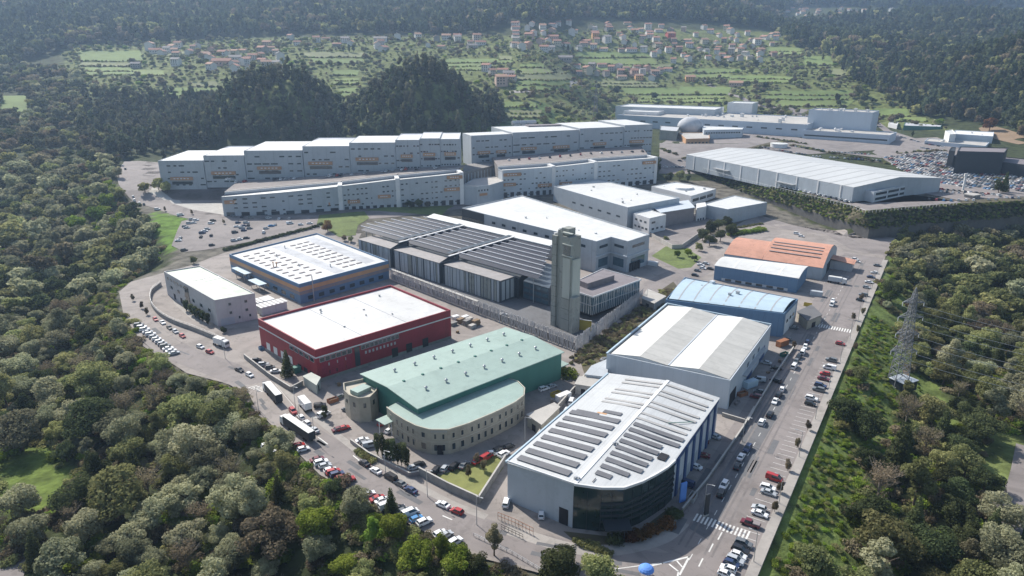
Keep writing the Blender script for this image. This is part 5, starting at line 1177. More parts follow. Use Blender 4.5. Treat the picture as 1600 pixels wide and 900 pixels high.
# --- far factory
def prismY(T, pxs, Ys, ytop, ybot_z, depth, wall, roof, nm='', winrows=(), dz=0, par=1.0):
    (xa, ya), (xb, yb) = pxs; A = Vector((atY(xa, ya, Ys[0])[0], Ys[0])); B = Vector((atY(xb, yb, Ys[1])[0], Ys[1])); zt = (atY(xa, ya, Ys[0])[1]+atY(xb, yb, Ys[1])[1])/2
    d = (B-A).normalized(); n = Vector((-d.y, d.x)); n = n if n.y > 0 else -n
    poly = ccw([tuple(A), tuple(B), tuple(B+n*depth), tuple(A+n*depth)]); T.part(nm+'wall', parapet_shell(poly, ybot_z, zt, par, .6), wall); T.part(nm+'roof', flat_roof(poly, zt, par, .6), roof)
    for q, n_, f, t0, t1 in winrows: windows(T, tuple(A), tuple(B), zt-q-1.6, zt-q, n_, t0, t1, f, 'glass', out=.3)
    return poly, zt
FY = lambda px: 975-(px-968)*(185/423)
T = Thing('far_factory', 'very long white and pale blue factory of stepped blocks beyond the car park', 'factory', (atY(1180,210,880)[0], 880, 22))
M['fac_wall'] = mat('pale_blue_white_cladding', (.44,.50,.57), .65, .06, streak=True)
M['fac_top'] = mat('grey_white_cladding', (.42,.46,.50), .65, .06, streak=True)
p1_, z1_ = prismY(T, ((964,184),(1262,189)), (FY(964)+10, FY(1262)), 0, 18, 120, 'fac_wall', 'concrete', '', ((6,12,.4,.12,.98),))
roofgear(T, p1_, z1_-1, 26, 77, 'white_wall', 2, 5)
p2_, z2_ = prismY(T, ((962,166),(1117,171)), (FY(962)+70, FY(1117)+70), 0, 30, 60, 'fac_top', 'white_roof', 'upper_')
p2b, z2b = prismY(T, ((974,172.5),(1028,176)), (FY(974)+34, FY(1028)+34), 0, 30, 30, 'white_wall', 'white_roof', 'step_')
p3_, z3_ = prismY(T, ((1264,172.5),(1364,174.5)), (FY(1264)+34, FY(1364)+34), 0, 18, 38, 'fac_wall', 'concrete', 'right_', ())
p4_, z4_ = prismY(T, ((1255,205),(1391,209)), (FY(1262)-6, FY(1390)-6), 0, 18, 42, 'fac_wall', 'concrete', 'annex_', ((5,1,.98,.01,.99),))
roofgear(T, p3_, z3_-1, 10, 7, 'white_wall', 2, 5); roofgear(T, p4_, z4_-1, 8, 6, 'white_wall', 2, 5)
p5_, z5_ = prismY(T, ((1137,160),(1176,162)), (FY(1137)+120, FY(1176)+120), 0, 34, 40, 'white_wall', 'white_roof', 'penthouse_')
# bubble dome and its neighbours
def hall_px(name, label, pts, z, zb, wall, roof, cat='building', win=None, gear=0):
    poly = ccw([at(*p, z) for p in pts]); T_ = Thing(name, label, cat, (*cen(poly), zb)); T_.part('wall', parapet_shell(poly, zb-1, z, .6, .5), wall); T_.part('roof', flat_roof(poly, z, .6, .5), roof)
    if win:
        for (px, py, q, n, f) in win: A, B = side(poly, px, py, z-3); windows(T_, A, B, z-q-1.4, z-q, n, .04, .96, f, 'glass', out=.25)
    if gear: roofgear(T_, poly, z-.6, gear, len(label), 'white_wall', 1, 2.5)
    return T_, poly
hall_px('grey_pavilion', 'grey flat pavilion right of the bubble dome', [(1100,203),(1160,202),(1162,199),(1096,196)], 34, 20, 'grey_wall2', 'white_roof', win=[(1130,210,3,14,.7)])
hall_px('grey_pavilion', 'small grey pavilion left of the bubble dome', [(1031,203),(1058,205),(1062,198),(1032,196)], 34, 18, 'tower', 'grey_membrane')
T_, poly = hall_px('orange_pavilion', 'orange-clad pavilion with pale roof in front of the bubble dome', [(1060,207),(1072,217),(1109,216),(1108,207)], 29, 12, 'orange_pale', 'concrete', win=[(1090,225,4,6,.5)])
hall_px('white_cube', 'small white two-storey cube below the orange pavilion', [(1085,229),(1090,233),(1110,232),(1108,227)], 22, 8, 'tower_light', 'concrete', 'building', [(1100,238,3,3,.6)])
c = at(1078,205,28); T = Thing('bubble_dome', 'smooth pale grey bubble dome roof beside the far factory', 'dome', (*c, 20)); bm = bmesh.new(); bmesh.ops.create_uvsphere(bm, u_segments=32, v_segments=16, radius=1)
for v in bm.verts: v.co.x *= 16; v.co.y *= 14; v.co.z *= 11.5; v.co.z += 14
bmesh.ops.delete(bm, geom=[v for v in bm.verts if v.co.z < 6], context='VERTS')
me = bpy.data.meshes.new('shell'); bm.to_mesh(me); bm.free(); me.materials.append(M['grey_membrane']); me.polygons.foreach_set('use_smooth', [True]*len(me.polygons)); o = bpy.data.objects.new('shell', me); COL.objects.link(o); o.parent = T.o
mb = MB(); mb.cyl((c[0], c[1], 12), (c[0], c[1], 29), 14.6, n=28); T.part('drum', mb, 'tower')
# right hand far group
hall_px('dark_factory', 'long black-clad factory behind the big car park at the right edge', [(1490,244),(1640,262),(1660,254),(1500,238)], 29, 17, 'darkbox', 'brown_membrane', 'factory')
hall_px('dark_factory', 'upper black-clad block stepping above the long black factory', [(1496,236),(1570,238),(1575,231),(1500,229)], 38, 17, 'darkbox', 'brown_membrane', 'factory')
hall_px('dark_tower_block', 'narrow black stair block at the left end of the black factory', [(1483,235),(1492,236),(1494,230),(1486,230)], 34, 17, 'darkbox', 'darkbox', 'factory')
hall_px('long_grey_shed', 'long pale grey shed behind the black factory', [(1445,220),(1540,228),(1546,222),(1450,216)], 28, 18, 'fac_wall', 'concrete', 'shed', gear=5)
hall_px('white_blue_hall', 'white hall with bright white gable at the right beyond the car park', [(1490,209),(1552,213),(1553,206),(1492,203)], 34, 20, 'fac_wall', 'white_wall', 'warehouse', gear=4)
hall_px('white_block', 'bright white block beside the red-brown fence at right', [(1477,204),(1484,210),(1494,209),(1488,202)], 36, 20, 'white_wall', 'white_roof', 'warehouse')
hall_px('green_shed', 'long dark teal shed at the foot of the right wood', [(1412,196),(1470,198),(1473,192),(1414,191)], 34, 22, 'green_wall', 'grey_membrane', 'shed')
hall_px('white_shed', 'small white shed left of the dark teal shed', [(1388,193),(1402,195),(1404,191),(1390,190)], 34, 24, 'white_wall', 'white_roof', 'shed')
hall_px('brown_fence_block', 'long low red-brown building before the right wood', [(1472,197),(1510,198),(1512,194),(1474,193)], 32, 22, 'soft_brown', 'soft_brown', 'shed')
c = at(1516,320,12); T = Thing('concrete_tower_stub', 'short square concrete stair tower at the right end of the embankment', 'tower', (*c, 0)); mb = MB(); mb.box((c[0], c[1], -2), (9,7,21.5), .5); T.part('shaft', mb, 'concrete_d'); mb = MB(); mb.box((c[0], c[1], 19.6), (10,8,.7), .5); T.part('cap', mb, 'concrete')
c = at(1494,327,8); T = Thing('white_canopy_roof', 'thin white roof edge below the embankment by the right wood', 'canopy', (*c, 0)); mb = MB(); mb.box((*c, 7.4), (16,6,.5), -.5); T.part('roof', mb, 'white_wall'); mb = MB(); mb.box((*c, -1), (15,5,8.3), -.5); T.part('wall', mb, 'concrete_d')
c = at(1504,299,18); T = Thing('white_totem', 'thin white totem post at the edge of the big car park', 'sign', (*c, 17)); mb = MB(); mb.box((*c, 16), (1.4,.8,14)); T.part('post', mb, 'white_wall'); mb = MB(); mb.box((*c, 30), (2.4,1.0,2)); T.part('head', mb, 'white_wall')

# ------------------------------------------------------------------ village houses
for nm, cc in (('hw0', (.62,.60,.57)), ('hw1', (.45,.41,.37)), ('hw2', (.50,.36,.30)), ('hw3', (.55,.50,.38)), ('hw4', (.30,.28,.26)), ('hw5', (.42,.09,.08)), ('hw6', (.60,.33,.14))): M[nm] = mat('house_render_'+nm[-1], cc, .85, .1)
for nm, cc in (('hr0', (.33,.17,.12)), ('hr1', (.26,.14,.10)), ('hr2', (.24,.22,.21)), ('hr3', (.38,.23,.16))): M[nm] = mat('house_tile_'+nm[-1], cc, .9, .2, nscale=1.2)
HT_ = {}
WN = ['white','grey-beige','pinkish','cream','grey stone','red','orange']; RN = ['terracotta','brown','grey','light orange']
def house_tpl(w, rf, kind):
    key = (w, rf, kind)
    if key in HT_: return HT_[key]
    L_, D_, h_ = [(13,9,6.2),(10,9,6.8),(17,9,4.2),(12,11,8.8)][kind]; parts = []
    mb = MB(); mb.box((0,0,-3), (L_,D_,h_+3)); mb.add([(-L_/2,-D_/2,h_),(-L_/2,D_/2,h_),(-L_/2,0,h_+2.2)], [(0,1,2)]); mb.add([(L_/2,-D_/2,h_),(L_/2,D_/2,h_),(L_/2,0,h_+2.2)], [(0,1,2)]); parts.append(('wall', mb, 'hw%d' % w))
    mb = MB(); e = .6; mb.slab([(-L_/2-e,-D_/2-e,h_-.15),(L_/2+e,-D_/2-e,h_-.15),(L_/2+e,0,h_+2.4),(-L_/2-e,0,h_+2.4)], .25); mb.slab([(-L_/2-e,0,h_+2.4),(L_/2+e,0,h_+2.4),(L_/2+e,D_/2+e,h_-.15),(-L_/2-e,D_/2+e,h_-.15)], .25); parts.append(('roof', mb, 'hr%d' % rf))
    mb = MB(); mb.box((L_*.28,1,h_+1.2), (.9,.9,2.2)); parts.append(('chimney', mb, 'hw%d' % w))
    wb = parts[0][1]; wb.m = [0]*len(wb.f)
    for s in (-1, 1):
        for k in range(int(L_//3.2)):
            for zz in ([1.0, 4.0, 6.4] if h_ > 8 else [1.0, 3.9] if h_ > 5 else [1.1]):
                wb.box((-L_/2+1.8+k*3.1, s*(D_/2+.03), zz), (1.3,.12,1.4), 0, 1)
    parts[0] = ('wall', wb, ['hw%d' % w, 'glass'])
    HT_[key] = [(n, b.build(n, m, None, (0,0,0), recalc=True), m) for n, b, m in parts]
    HT_[key] = [(n, o.data) for n, o, m in HT_[key]]
    for n, d in HT_[key]:
        for o in list(bpy.data.objects):
            if o.data == d and o.parent is None: bpy.data.objects.remove(o)
    return HT_[key]
def house(x, y, rz, w, rf, kind, sc=1.0):
    z = terr(x, y); root = bpy.data.objects.new('house', None); COL.objects.link(root); root.location = (x, y, z); root.rotation_euler = (0,0,rz); root.scale = (sc, sc, sc)
    tag(root, None, 'house', 'village houses on the hillside')
    for n, d in house_tpl(w, rf, kind):
        o = bpy.data.objects.new(n, d); COL.objects.link(o); o.parent = root
    later(root, f"{['gabled','compact','long low','tall'][kind]} {WN[w]} house with {RN[rf]} roof", x, y); return root
placed = []
def scatter_houses(regs, seed, mind=14.5):
    r = random.Random(seed)
    for reg, n in regs:
        xs_ = [p[0] for p in reg]; ys_ = [p[1] for p in reg]; k = 0; tries = 0
        while k < n and tries < n*40:
            tries += 1; px, py = r.uniform(min(xs_), max(xs_)), r.uniform(min(ys_), max(ys_))
            if not inside(np.array([px]), np.array([py]), reg)[0]: continue
            h_ = hit(px, py)
            if not h_ or h_[1] < 800: continue
            md = mind*(1+max(0, h_[1]-1300)/900)
            if any(abs(h_[0]-q[0]) < md and abs(h_[1]-q[1]) < md for q in placed): continue
            placed.append((h_[0], h_[1])); house(h_[0], h_[1], r.uniform(-.5,.5)+r.choice([0,0,1.57]), r.choices(range(5), [9,3,1.5,2,1.5])[0], r.choices(range(4), [6,3,1,3])[0], r.choices(range(4), [4,3,2,2])[0], r.uniform(.9,1.3)); k += 1
for px, py, w, rf, kd, rz, sc in [(1047,62,5,0,3,.2,1.5),(1078,127,6,3,0,-.1,1.3),(990,118,2,0,1,.3,1.4),(998,124,6,3,0,.1,1.1),(883,95,4,2,2,0,1.5),(213,106,4,2,0,.2,1.1),(1381,104,0,3,2,.4,1.3),(948,66,0,2,3,.4,1.3),(930,60,6,0,3,.1,1.2),(783,133,2,3,3,.2,1.4),(795,122,0,2,0,0,1.3),(870,70,3,0,0,.1,1.2),
                                  (262,82,0,2,1,0,1.2),(348,102,2,0,2,.1,1.7),(368,94,0,2,2,0,1.3),(276,102,0,2,3,0,1.1),(418,72,2,3,0,0,1.2),(495,66,0,1,1,.1,1.3),(540,66,0,2,0,0,1.2),(595,65,0,2,2,0,1.4),(715,64,0,2,1,.2,1.2),(750,70,0,0,2,.4,1.2),(1150,134,2,3,2,-.4,1.3)]:
    h_ = hit(px, py); placed.append((h_[0], h_[1])); house(h_[0], h_[1], rz, w, rf, kd, sc)
scatter_houses([([(232,76),(330,72),(345,88),(250,92)], 12), ([(290,84),(440,74),(440,112),(330,118)], 22), ([(440,60),(760,58),(760,78),(440,78)], 18),
                ([(800,40),(930,38),(930,82),(800,78)], 34), ([(930,36),(1110,42),(1200,60),(1200,98),(1060,100),(930,78)], 60), ([(1110,48),(1215,52),(1215,100),(1110,90)], 20), ([(760,110),(810,115),(800,140),(760,135)], 5),
                ([(900,100),(1000,104),(1060,112),(1010,126),(900,118)], 20), ([(1225,14),(1480,16),(1480,26),(1225,24)], 30), ([(1225,26),(1290,28),(1290,44),(1225,44)], 5)], 3)
# ------------------------------------------------------------------ fields
FM = [mat('meadow_green_a', (.13,.18,.05), .95, .3, nscale=.06), mat('meadow_green_b', (.155,.20,.06), .95, .3, nscale=.06), mat('meadow_green_c', (.16,.175,.08), .95, .3, nscale=.06)]
M['m0'], M['m1'], M['m2'] = FM
fields = [(125,80,222,96,0),(232,80,300,88,2),(125,98,205,104,2),(132,106,208,118,0),(205,110,256,118,1),(262,138,350,152,0),(275,150,345,158,1),(300,128,340,136,2),(475,82,575,90,2),(488,92,570,100,0),(520,110,560,118,0),(522,122,560,132,1),(530,138,556,152,0),
          (690,92,800,99,0),(690,100,770,110,1),(780,88,800,94,2),(800,108,860,116,1),(800,118,895,126,2),(806,126,890,142,0),(900,82,1020,90,0),(905,92,1025,101,1),(950,101,1030,106,0),(896,104,960,112,1),(1070,116,1140,122,1),(1075,108,1160,114,0),(935,126,1030,136,2),(975,138,1060,148,0),(1060,136,1140,148,0),(1000,150,1130,160,1),(1140,118,1210,130,0),
          (1200,142,1330,156,0),(1215,157,1330,166,1),(1200,74,1252,86,1),(1256,88,1300,102,0),(1300,108,1330,118,2),(1200,120,1240,130,1),(1366,170,1420,182,0),(1400,184,1448,190,1),(764,160,838,168,0),(770,172,845,184,2),(0,150,42,176,0),(30,180,46,186,2),(860,72,905,80,2),(1010,100,1060,106,2),(812,100,850,106,0)]
HB = []
fr_ = random.Random(4)
for (x0, y0, x1, y1, k) in fields:
    sk = (x1-x0)*.06*fr_.uniform(-1, 1); n = max(2, int((x1-x0)/14)); top = []; bot = []
    for i in range(n+1):
        t = i/n; a = hit(x0+sk+(x1-x0)*t, y0+fr_.uniform(-.7,.7)); b = hit(x0-sk+(x1-x0)*t, y1+fr_.uniform(-.7,.7))
        top.append((a[0], a[1])); bot.append((b[0], b[1]))
    poly = bot+top[::-1]
    a_ = abs(sum(poly[i][0]*poly[(i+1) % len(poly)][1]-poly[(i+1) % len(poly)][0]*poly[i][1] for i in range(len(poly))))
    try: sheet('field', poly, 'm%d' % k, .5, step=6)
    except Exception as e: print('field', e)
    HB += [(p, q) for p, q in zip(bot[:-1], bot[1:])]
    if y1-y0 > 9 and fr_.random() < .8:
        mid = [lerp(a, b, .5+fr_.uniform(-.08,.08)) for a, b in zip(bot, top)]; HB += [(p, q) for p, q in zip(mid[:-1], mid[1:])]

# ------------------------------------------------------------------ foliage
def leaves(rs, lobes, n, size, jit=.6, core=.35):
    """leaf-sized quads through and around the lobes; returns (verts, faces)"""
    w = np.array([l[3]**2 for l in lobes]); w = w/w.sum(); k = rs.choice(len(lobes), n, p=w)
    L_ = np.array(lobes)[k]; d = rs.normal(size=(n, 3)); d /= np.linalg.norm(d, axis=1)[:, None]
    rad = np.where(rs.rand(n) < core, rs.uniform(.35, .85, n), rs.uniform(.86, 1.1, n))
    c = L_[:, :3]+d*(L_[:, 3]*rad)[:, None]*np.array([1, 1, .82])
    nn = d+rs.normal(size=(n, 3))*jit; nn /= np.linalg.norm(nn, axis=1)[:, None]
    t = np.cross(nn, rs.normal(size=(n, 3))); t /= np.linalg.norm(t, axis=1)[:, None]; b = np.cross(nn, t)
    s = size*rs.uniform(.55, 1.35, n)[:, None]; t = t*s; b = b*s*.7
    v = np.stack([c-t-b*.4, c+b*-1.0+t*.2, c+t+b*.3, c-t*.1+b], 1).reshape(-1, 3)
    return v
def quadmesh(name, v, m):
    n = len(v)//4; me = bpy.data.meshes.new(name); me.vertices.add(len(v)); me.vertices.foreach_set('co', v.ravel()); me.loops.add(4*n); me.loops.foreach_set('vertex_index', np.arange(4*n))
    me.polygons.add(n); me.polygons.foreach_set('loop_start', np.arange(0, 4*n, 4)); me.polygons.foreach_set('loop_total', np.full(n, 4)); me.update(calc_edges=True); me.materials.append(m); return me
def trunkmesh(name, h, r0, limbs, seed):
    r = random.Random(seed); mb = MB(); p = (0,0,-2.0); top = (r.uniform(-.4,.4), r.uniform(-.4,.4), h*.55); mb.cyl(p, top, r0, r0*.6, 8); 
    for k in range(limbs):
        a = 2*math.pi*k/limbs+r.uniform(-.4,.4); s = lerp(p, top, r.uniform(.65,1)); e = (s[0]+math.cos(a)*h*.28, s[1]+math.sin(a)*h*.28, s[2]+h*r.uniform(.2,.38)); mb.cyl(s, e, r0*.45, r0*.15, 5)
    o = mb.build(name, 'bark'); me = o.data; bpy.data.objects.remove(o); return me
def tpl(kind, seed, n, size):
    rs = np.random.RandomState(seed); R_ = random.Random(seed); lobes = []
    if kind == 'round':      # unit crown about 10 m wide, 10 m high
        lobes.append((0, 0, 5.6, 3.5))
        for k in range(15):
            a = 2*math.pi*k*.382+R_.uniform(-.3,.3); f = R_.uniform(1.5, 3.9); z = 5.9+R_.uniform(-2.9, 2.7); f *= math.sqrt(max(.15, 1-((z-5.6)/4.4)**2)); lobes.append((f*math.cos(a), f*math.sin(a), z, R_.uniform(1.0, 1.9)))
    elif kind == 'spread':
        for k in range(17):
            a = 2*math.pi*k*.382; f = R_.uniform(.5, 4.3); lobes.append((f*math.cos(a), f*math.sin(a), R_.uniform(3.2, 6.0)+(4.3-f)*.5, R_.uniform(1.1, 2.0)))
    elif kind == 'tall':
        for k in range(16):
            z = 3+R_.random()*9.5; a = k*2.4; f = R_.uniform(.2, 2.4)*(1-abs(z-7)/9); lobes.append((f*math.cos(a), f*math.sin(a), z, R_.uniform(.9, 1.8)*(1.15-abs(z-7)/11)))
    elif kind == 'cone':
        for k in range(14):
            z = 1.2+k*.75; a = k*2.4; f = .5*(1-k/15); lobes.append((f*math.cos(a), f*math.sin(a), z, 2.1*(1-k/15)+.25))
    elif kind == 'cypress':
        for k in range(12): lobes.append((R_.uniform(-.1,.1), R_.uniform(-.1,.1), .7+k*.6, .85*math.sin(math.pi*(.18+.8*(1-k/12))**.9)+.12))
    elif kind == 'bare':
        for k in range(22): a = k*2.4; f = R_.uniform(.3,3.0); lobes.append((f*math.cos(a), f*math.sin(a), R_.uniform(3.4, 8.4)-f*.35, R_.uniform(.8,1.5)))
    elif kind == 'bush':
        for k in range(8): a = k*2.4; f = R_.uniform(.2,1.3); lobes.append((f*math.cos(a), f*math.sin(a), R_.uniform(.4,1.3), R_.uniform(.6,1.0)))
    core = .3 if kind not in ('cone','cypress') else .15
    return quadmesh('crown', leaves(rs, lobes, n, size, .55, core), LM['olive']).copy()
TP = {}
for kind, cnt, n, size in (('round',6,4800,.265),('spread',5,4800,.27),('tall',4,4400,.26),('cone',2,2400,.28),('cypress',2,900,.22),('bush',3,700,.22),('bare',3,1500,.17)):
    TP[kind] = [tpl(kind, 100*len(kind)+i, n, size) for i in range(cnt)]
LOW = {'round': [tpl('round', 50+i, 750, .72) for i in range(4)], 'tall': [tpl('tall', 70+i, 650, .70) for i in range(4)], 'spread': [tpl('spread', 90+i, 700, .72) for i in range(2)]}
TINY = {'tall': [tpl('tall', 170+i, 200, 1.25) for i in range(3)], 'round': [tpl('round', 180+i, 220, 1.3) for i in range(2)]}
TK = {'round': [trunkmesh('trunk', 9, .38, 5, i) for i in range(2)], 'tall': [trunkmesh('trunk', 12, .32, 4, 9)], 'cone': [trunkmesh('trunk', 10, .25, 0, 3)], 'cypress': [trunkmesh('trunk', 5, .12, 0, 4)], 'bush': [trunkmesh('trunk', 1.2, .08, 4, 4)]}
TK['spread'] = TK['round']
def baretrunk(seed):
    r = random.Random(seed); mb = MB(); mb.cyl((0,0,-2), (.2,.1,5), .3, .18, 7)
    for k in range(16):
        a = 2.4*k; z0_ = r.uniform(1.8, 5); L1 = r.uniform(2.4, 4.2); e = (math.cos(a)*L1*.75, math.sin(a)*L1*.75, z0_+L1*r.uniform(.6, 1.2)); mb.cyl((.1,.05,z0_), e, .11, .04, 4, cap=False)
        for j in range(3): b_ = a+r.uniform(-1,1); mb.cyl(lerp((.1,.05,z0_), e, r.uniform(.4,.9)), (e[0]+math.cos(b_)*1.2, e[1]+math.sin(b_)*1.2, e[2]+r.uniform(.3,1.4)), .05, .02, 3, cap=False)
    o = mb.build('trunk', 'palebark'); me = o.data; bpy.data.objects.remove(o); return me
TK['bare'] = [baretrunk(i) for i in range(2)]
def tree(x, y, kind, leaf, s, sz=None, tint=None, lowres=False, cat='tree', name=None, group=None, z=None, desc=None):
    z = terr(x, y) if z is None else z; sz = sz or s
    root = bpy.data.objects.new(name or {'cone':'conifer_tree','cypress':'cypress_tree','bush':'shrub'}.get(kind, 'eucalyptus_tree' if leaf in ('euca','eucab') else 'broadleaf_tree'), None); COL.objects.link(root)
    root.location = (x, y, z-.2); root.rotation_euler = (0, 0, rnd.uniform(0, 6.28)); root.scale = (s, s, sz)
    me = rnd.choice((LOW if lowres and kind in LOW else TP)[kind]); c = bpy.data.objects.new('crown', me); COL.objects.link(c); c.parent = root
    c.material_slots[0].link = 'OBJECT'; c.material_slots[0].material = LM[leaf]
    t = bpy.data.objects.new('trunk', rnd.choice(TK[kind])); COL.objects.link(t); t.parent = root
    shape = {'round':'round-crowned','spread':'broad-crowned','tall':'tall narrow','cone':'pointed','cypress':'columnar','bush':'low bushy','bare':'sparse leafless'}[kind]; size = 'large' if s > 1.15 else 'small' if s < .8 else 'mid-sized'
    if kind in ('cypress','bush'): size = ''
    tag(root, None, cat, group); later(root, desc or f"{size} {shape} {LEAFWORD[leaf]} {'shrub' if kind=='bush' else 'tree'}".strip(), x, y)
    return root
WOODS = [  # picture outline of where trunks stand (survey), depth range
 ('left', [(-260,200),(-60,120),(60,95),(120,120),(150,160),(200,225),(188,255),(178,290),(215,330),(232,348),(238,372),(252,405),(215,432),(190,446),(200,500),(240,545),(280,575),(340,590),(400,616),(420,650),(460,700),(510,742),(560,765),(630,805),(700,840),(760,864),(830,885),(880,940),(700,1200),(-400,1200)]),
 ('right', [(1408,362),(1440,345),(1520,335),(1640,330),(1900,400),(1900,1200),(1150,1200),(1165,980),(1190,880),(1215,860),(1252,790),(1300,690),(1330,600),(1368,530),(1380,450)]),
]
CLEAR = [[(-30,712),(90,705),(112,740),(100,775),(60,800),(-30,815)], [(-130,820),(0,845),(45,880),(105,960),(120,1080),(-130,1080)], [(235,335),(300,345),(272,392),(248,385)], [(1372,590),(1400,560),(1428,575),(1450,600),(1500,640),(1496,672),(1450,650),(1420,625),(1380,612)], [(1535,700),(1600,672),(1700,680),(1700,760),(1590,775),(1560,790),(1545,760)], [(1555,775),(1600,740),(1700,760),(1700,900),(1600,900),(1565,850)], [(500,790),(540,800),(600,850),(640,890),(600,890),(530,840)],
         [(1365,480),(1395,490),(1385,560),(1360,560),(1345,540)], [(0,140),(45,150),(45,185),(0,180)], [(1230,700),(1300,690),(1290,740),(1235,790)]]
cand = []
sp = 7.6
rg = np.random.RandomState(5)
for gy in np.arange(96, 1180, sp*.9):
    for gx in np.arange(-820, 460, sp):
        x = gx+rg.uniform(-2.8, 2.8); y = gy+rg.uniform(-2.8, 2.8); cand.append((x, y))
cand = np.array(cand); CZ = terr_np(cand[:, 0], cand[:, 1]); dep = cand[:, 1]*CP-(CZ-H)*SP; upx = cand[:, 1]*SP+(CZ-H)*CP
CX_ = 800+FPX*cand[:, 0]/dep; CY_ = 450-FPX*upx/dep
inw = np.zeros(len(cand), int)
for i, (nm, pl) in enumerate(WOODS): inw[inside(CX_, CY_, pl) & (inw == 0)] = i+1
for cl in CLEAR: inw[inside(CX_, CY_, cl)] = 0
dPk = out_dist(cand[:, 0], cand[:, 1], PARK); inw[(dPk < 2.2) & (cand[:, 1] < 640)] = 0
inw[(inw == 2) & (dPk < 20) & (CY_ > 455) & (rg.rand(len(cand)) < .88)] = 0
inw[(CX_ < -130) | (CX_ > 1730) | (CY_ > 1080)] = 0
inw[(cand[:, 1] > 640) & (rg.rand(len(cand)) < .45)] = 0
sel = np.where(inw > 0)[0]; d_ = np.hypot(cand[sel, 0], cand[sel, 1]); sel = sel[np.argsort(d_)]
print('wood candidates', len(sel))
taken = []; picks = []
cellh = {}
for i in sel:
    x, y = cand[i]; r = random.Random(int(i)); big = r.random()
    s = r.uniform(.5,.8) if big < .36 else r.uniform(.8,1.15) if big < .85 else r.uniform(1.15,1.5)
    R = 3.9*s; ok = True; cx, cy = int(x//10), int(y//10)
    for a in (-1,0,1):
        for b in (-1,0,1):
            for (qx, qy, qr) in cellh.get((cx+a, cy+b), []):
                if (x-qx)**2+(y-qy)**2 < (R+qr)**2: ok = False; break
            if not ok: break
        if not ok: break
    if not ok: continue
    cellh.setdefault((cx, cy), []).append((x, y, R))
    nz = math.sin(x*.021+1.7)*math.cos(y*.017)+r.uniform(-.5,.5); u = r.random()
    if inw[i] == 2: leaf = 'dark' if nz > .95 else 'bright' if (nz < -.62) else 'olive' if u < .6 else 'brown' if u < .72 else 'greygreen' if u < .9 else 'dark'
    else: leaf = 'dark' if nz > .95 else 'bright' if nz < -.82 else 'greygreen' if u < .58 else 'olive' if u < .82 else 'brown' if u < .91 else 'dark'
    if CX_[i] < 330 and 110 < CY_[i] < 262 and y > 470: leaf = r.choice(['dark','eucab','greygreen','olive','brown'])
    if 1480 < CX_[i] < 1600 and 640 < CY_[i] < 900 and u < .3: leaf = 'dark'
    kd = r.choices(['round','spread','tall'], [5,4,1.3])[0]
    if leaf in ('euca','eucab'): kd = 'tall'
    if leaf == 'brown' and r.random() < .75: kd = 'bare'
    if leaf == 'dark' and r.random() < .3: kd = 'cone'
    near_ = .78 if dPk[i] < 12 and y < 640 else 1; picks.append((x, y, kd, leaf, near_*s*(1.32 if kd != 'tall' else 1.3), near_*s*r.uniform(.9,1.25)*1.08, i, inw[i]))
print('wood trees', len(picks))
def vis(x, y, s):
    z = terr(x, y); p = proj(x, y, z+6*s); return -40 < p[0] < 1640 and -20 < p[1] < 935
ind = []; rest = []
for p in picks:
    (ind if (len(ind) < 290 and vis(p[0], p[1], p[4]) and p[3] not in ('euca','eucab')) else rest).append(p)
for p in ind:
    x, y, kd, leaf, s, sz, i, wn = p; tree(x, y, kd, leaf, s, sz, group='trees of the near woods')
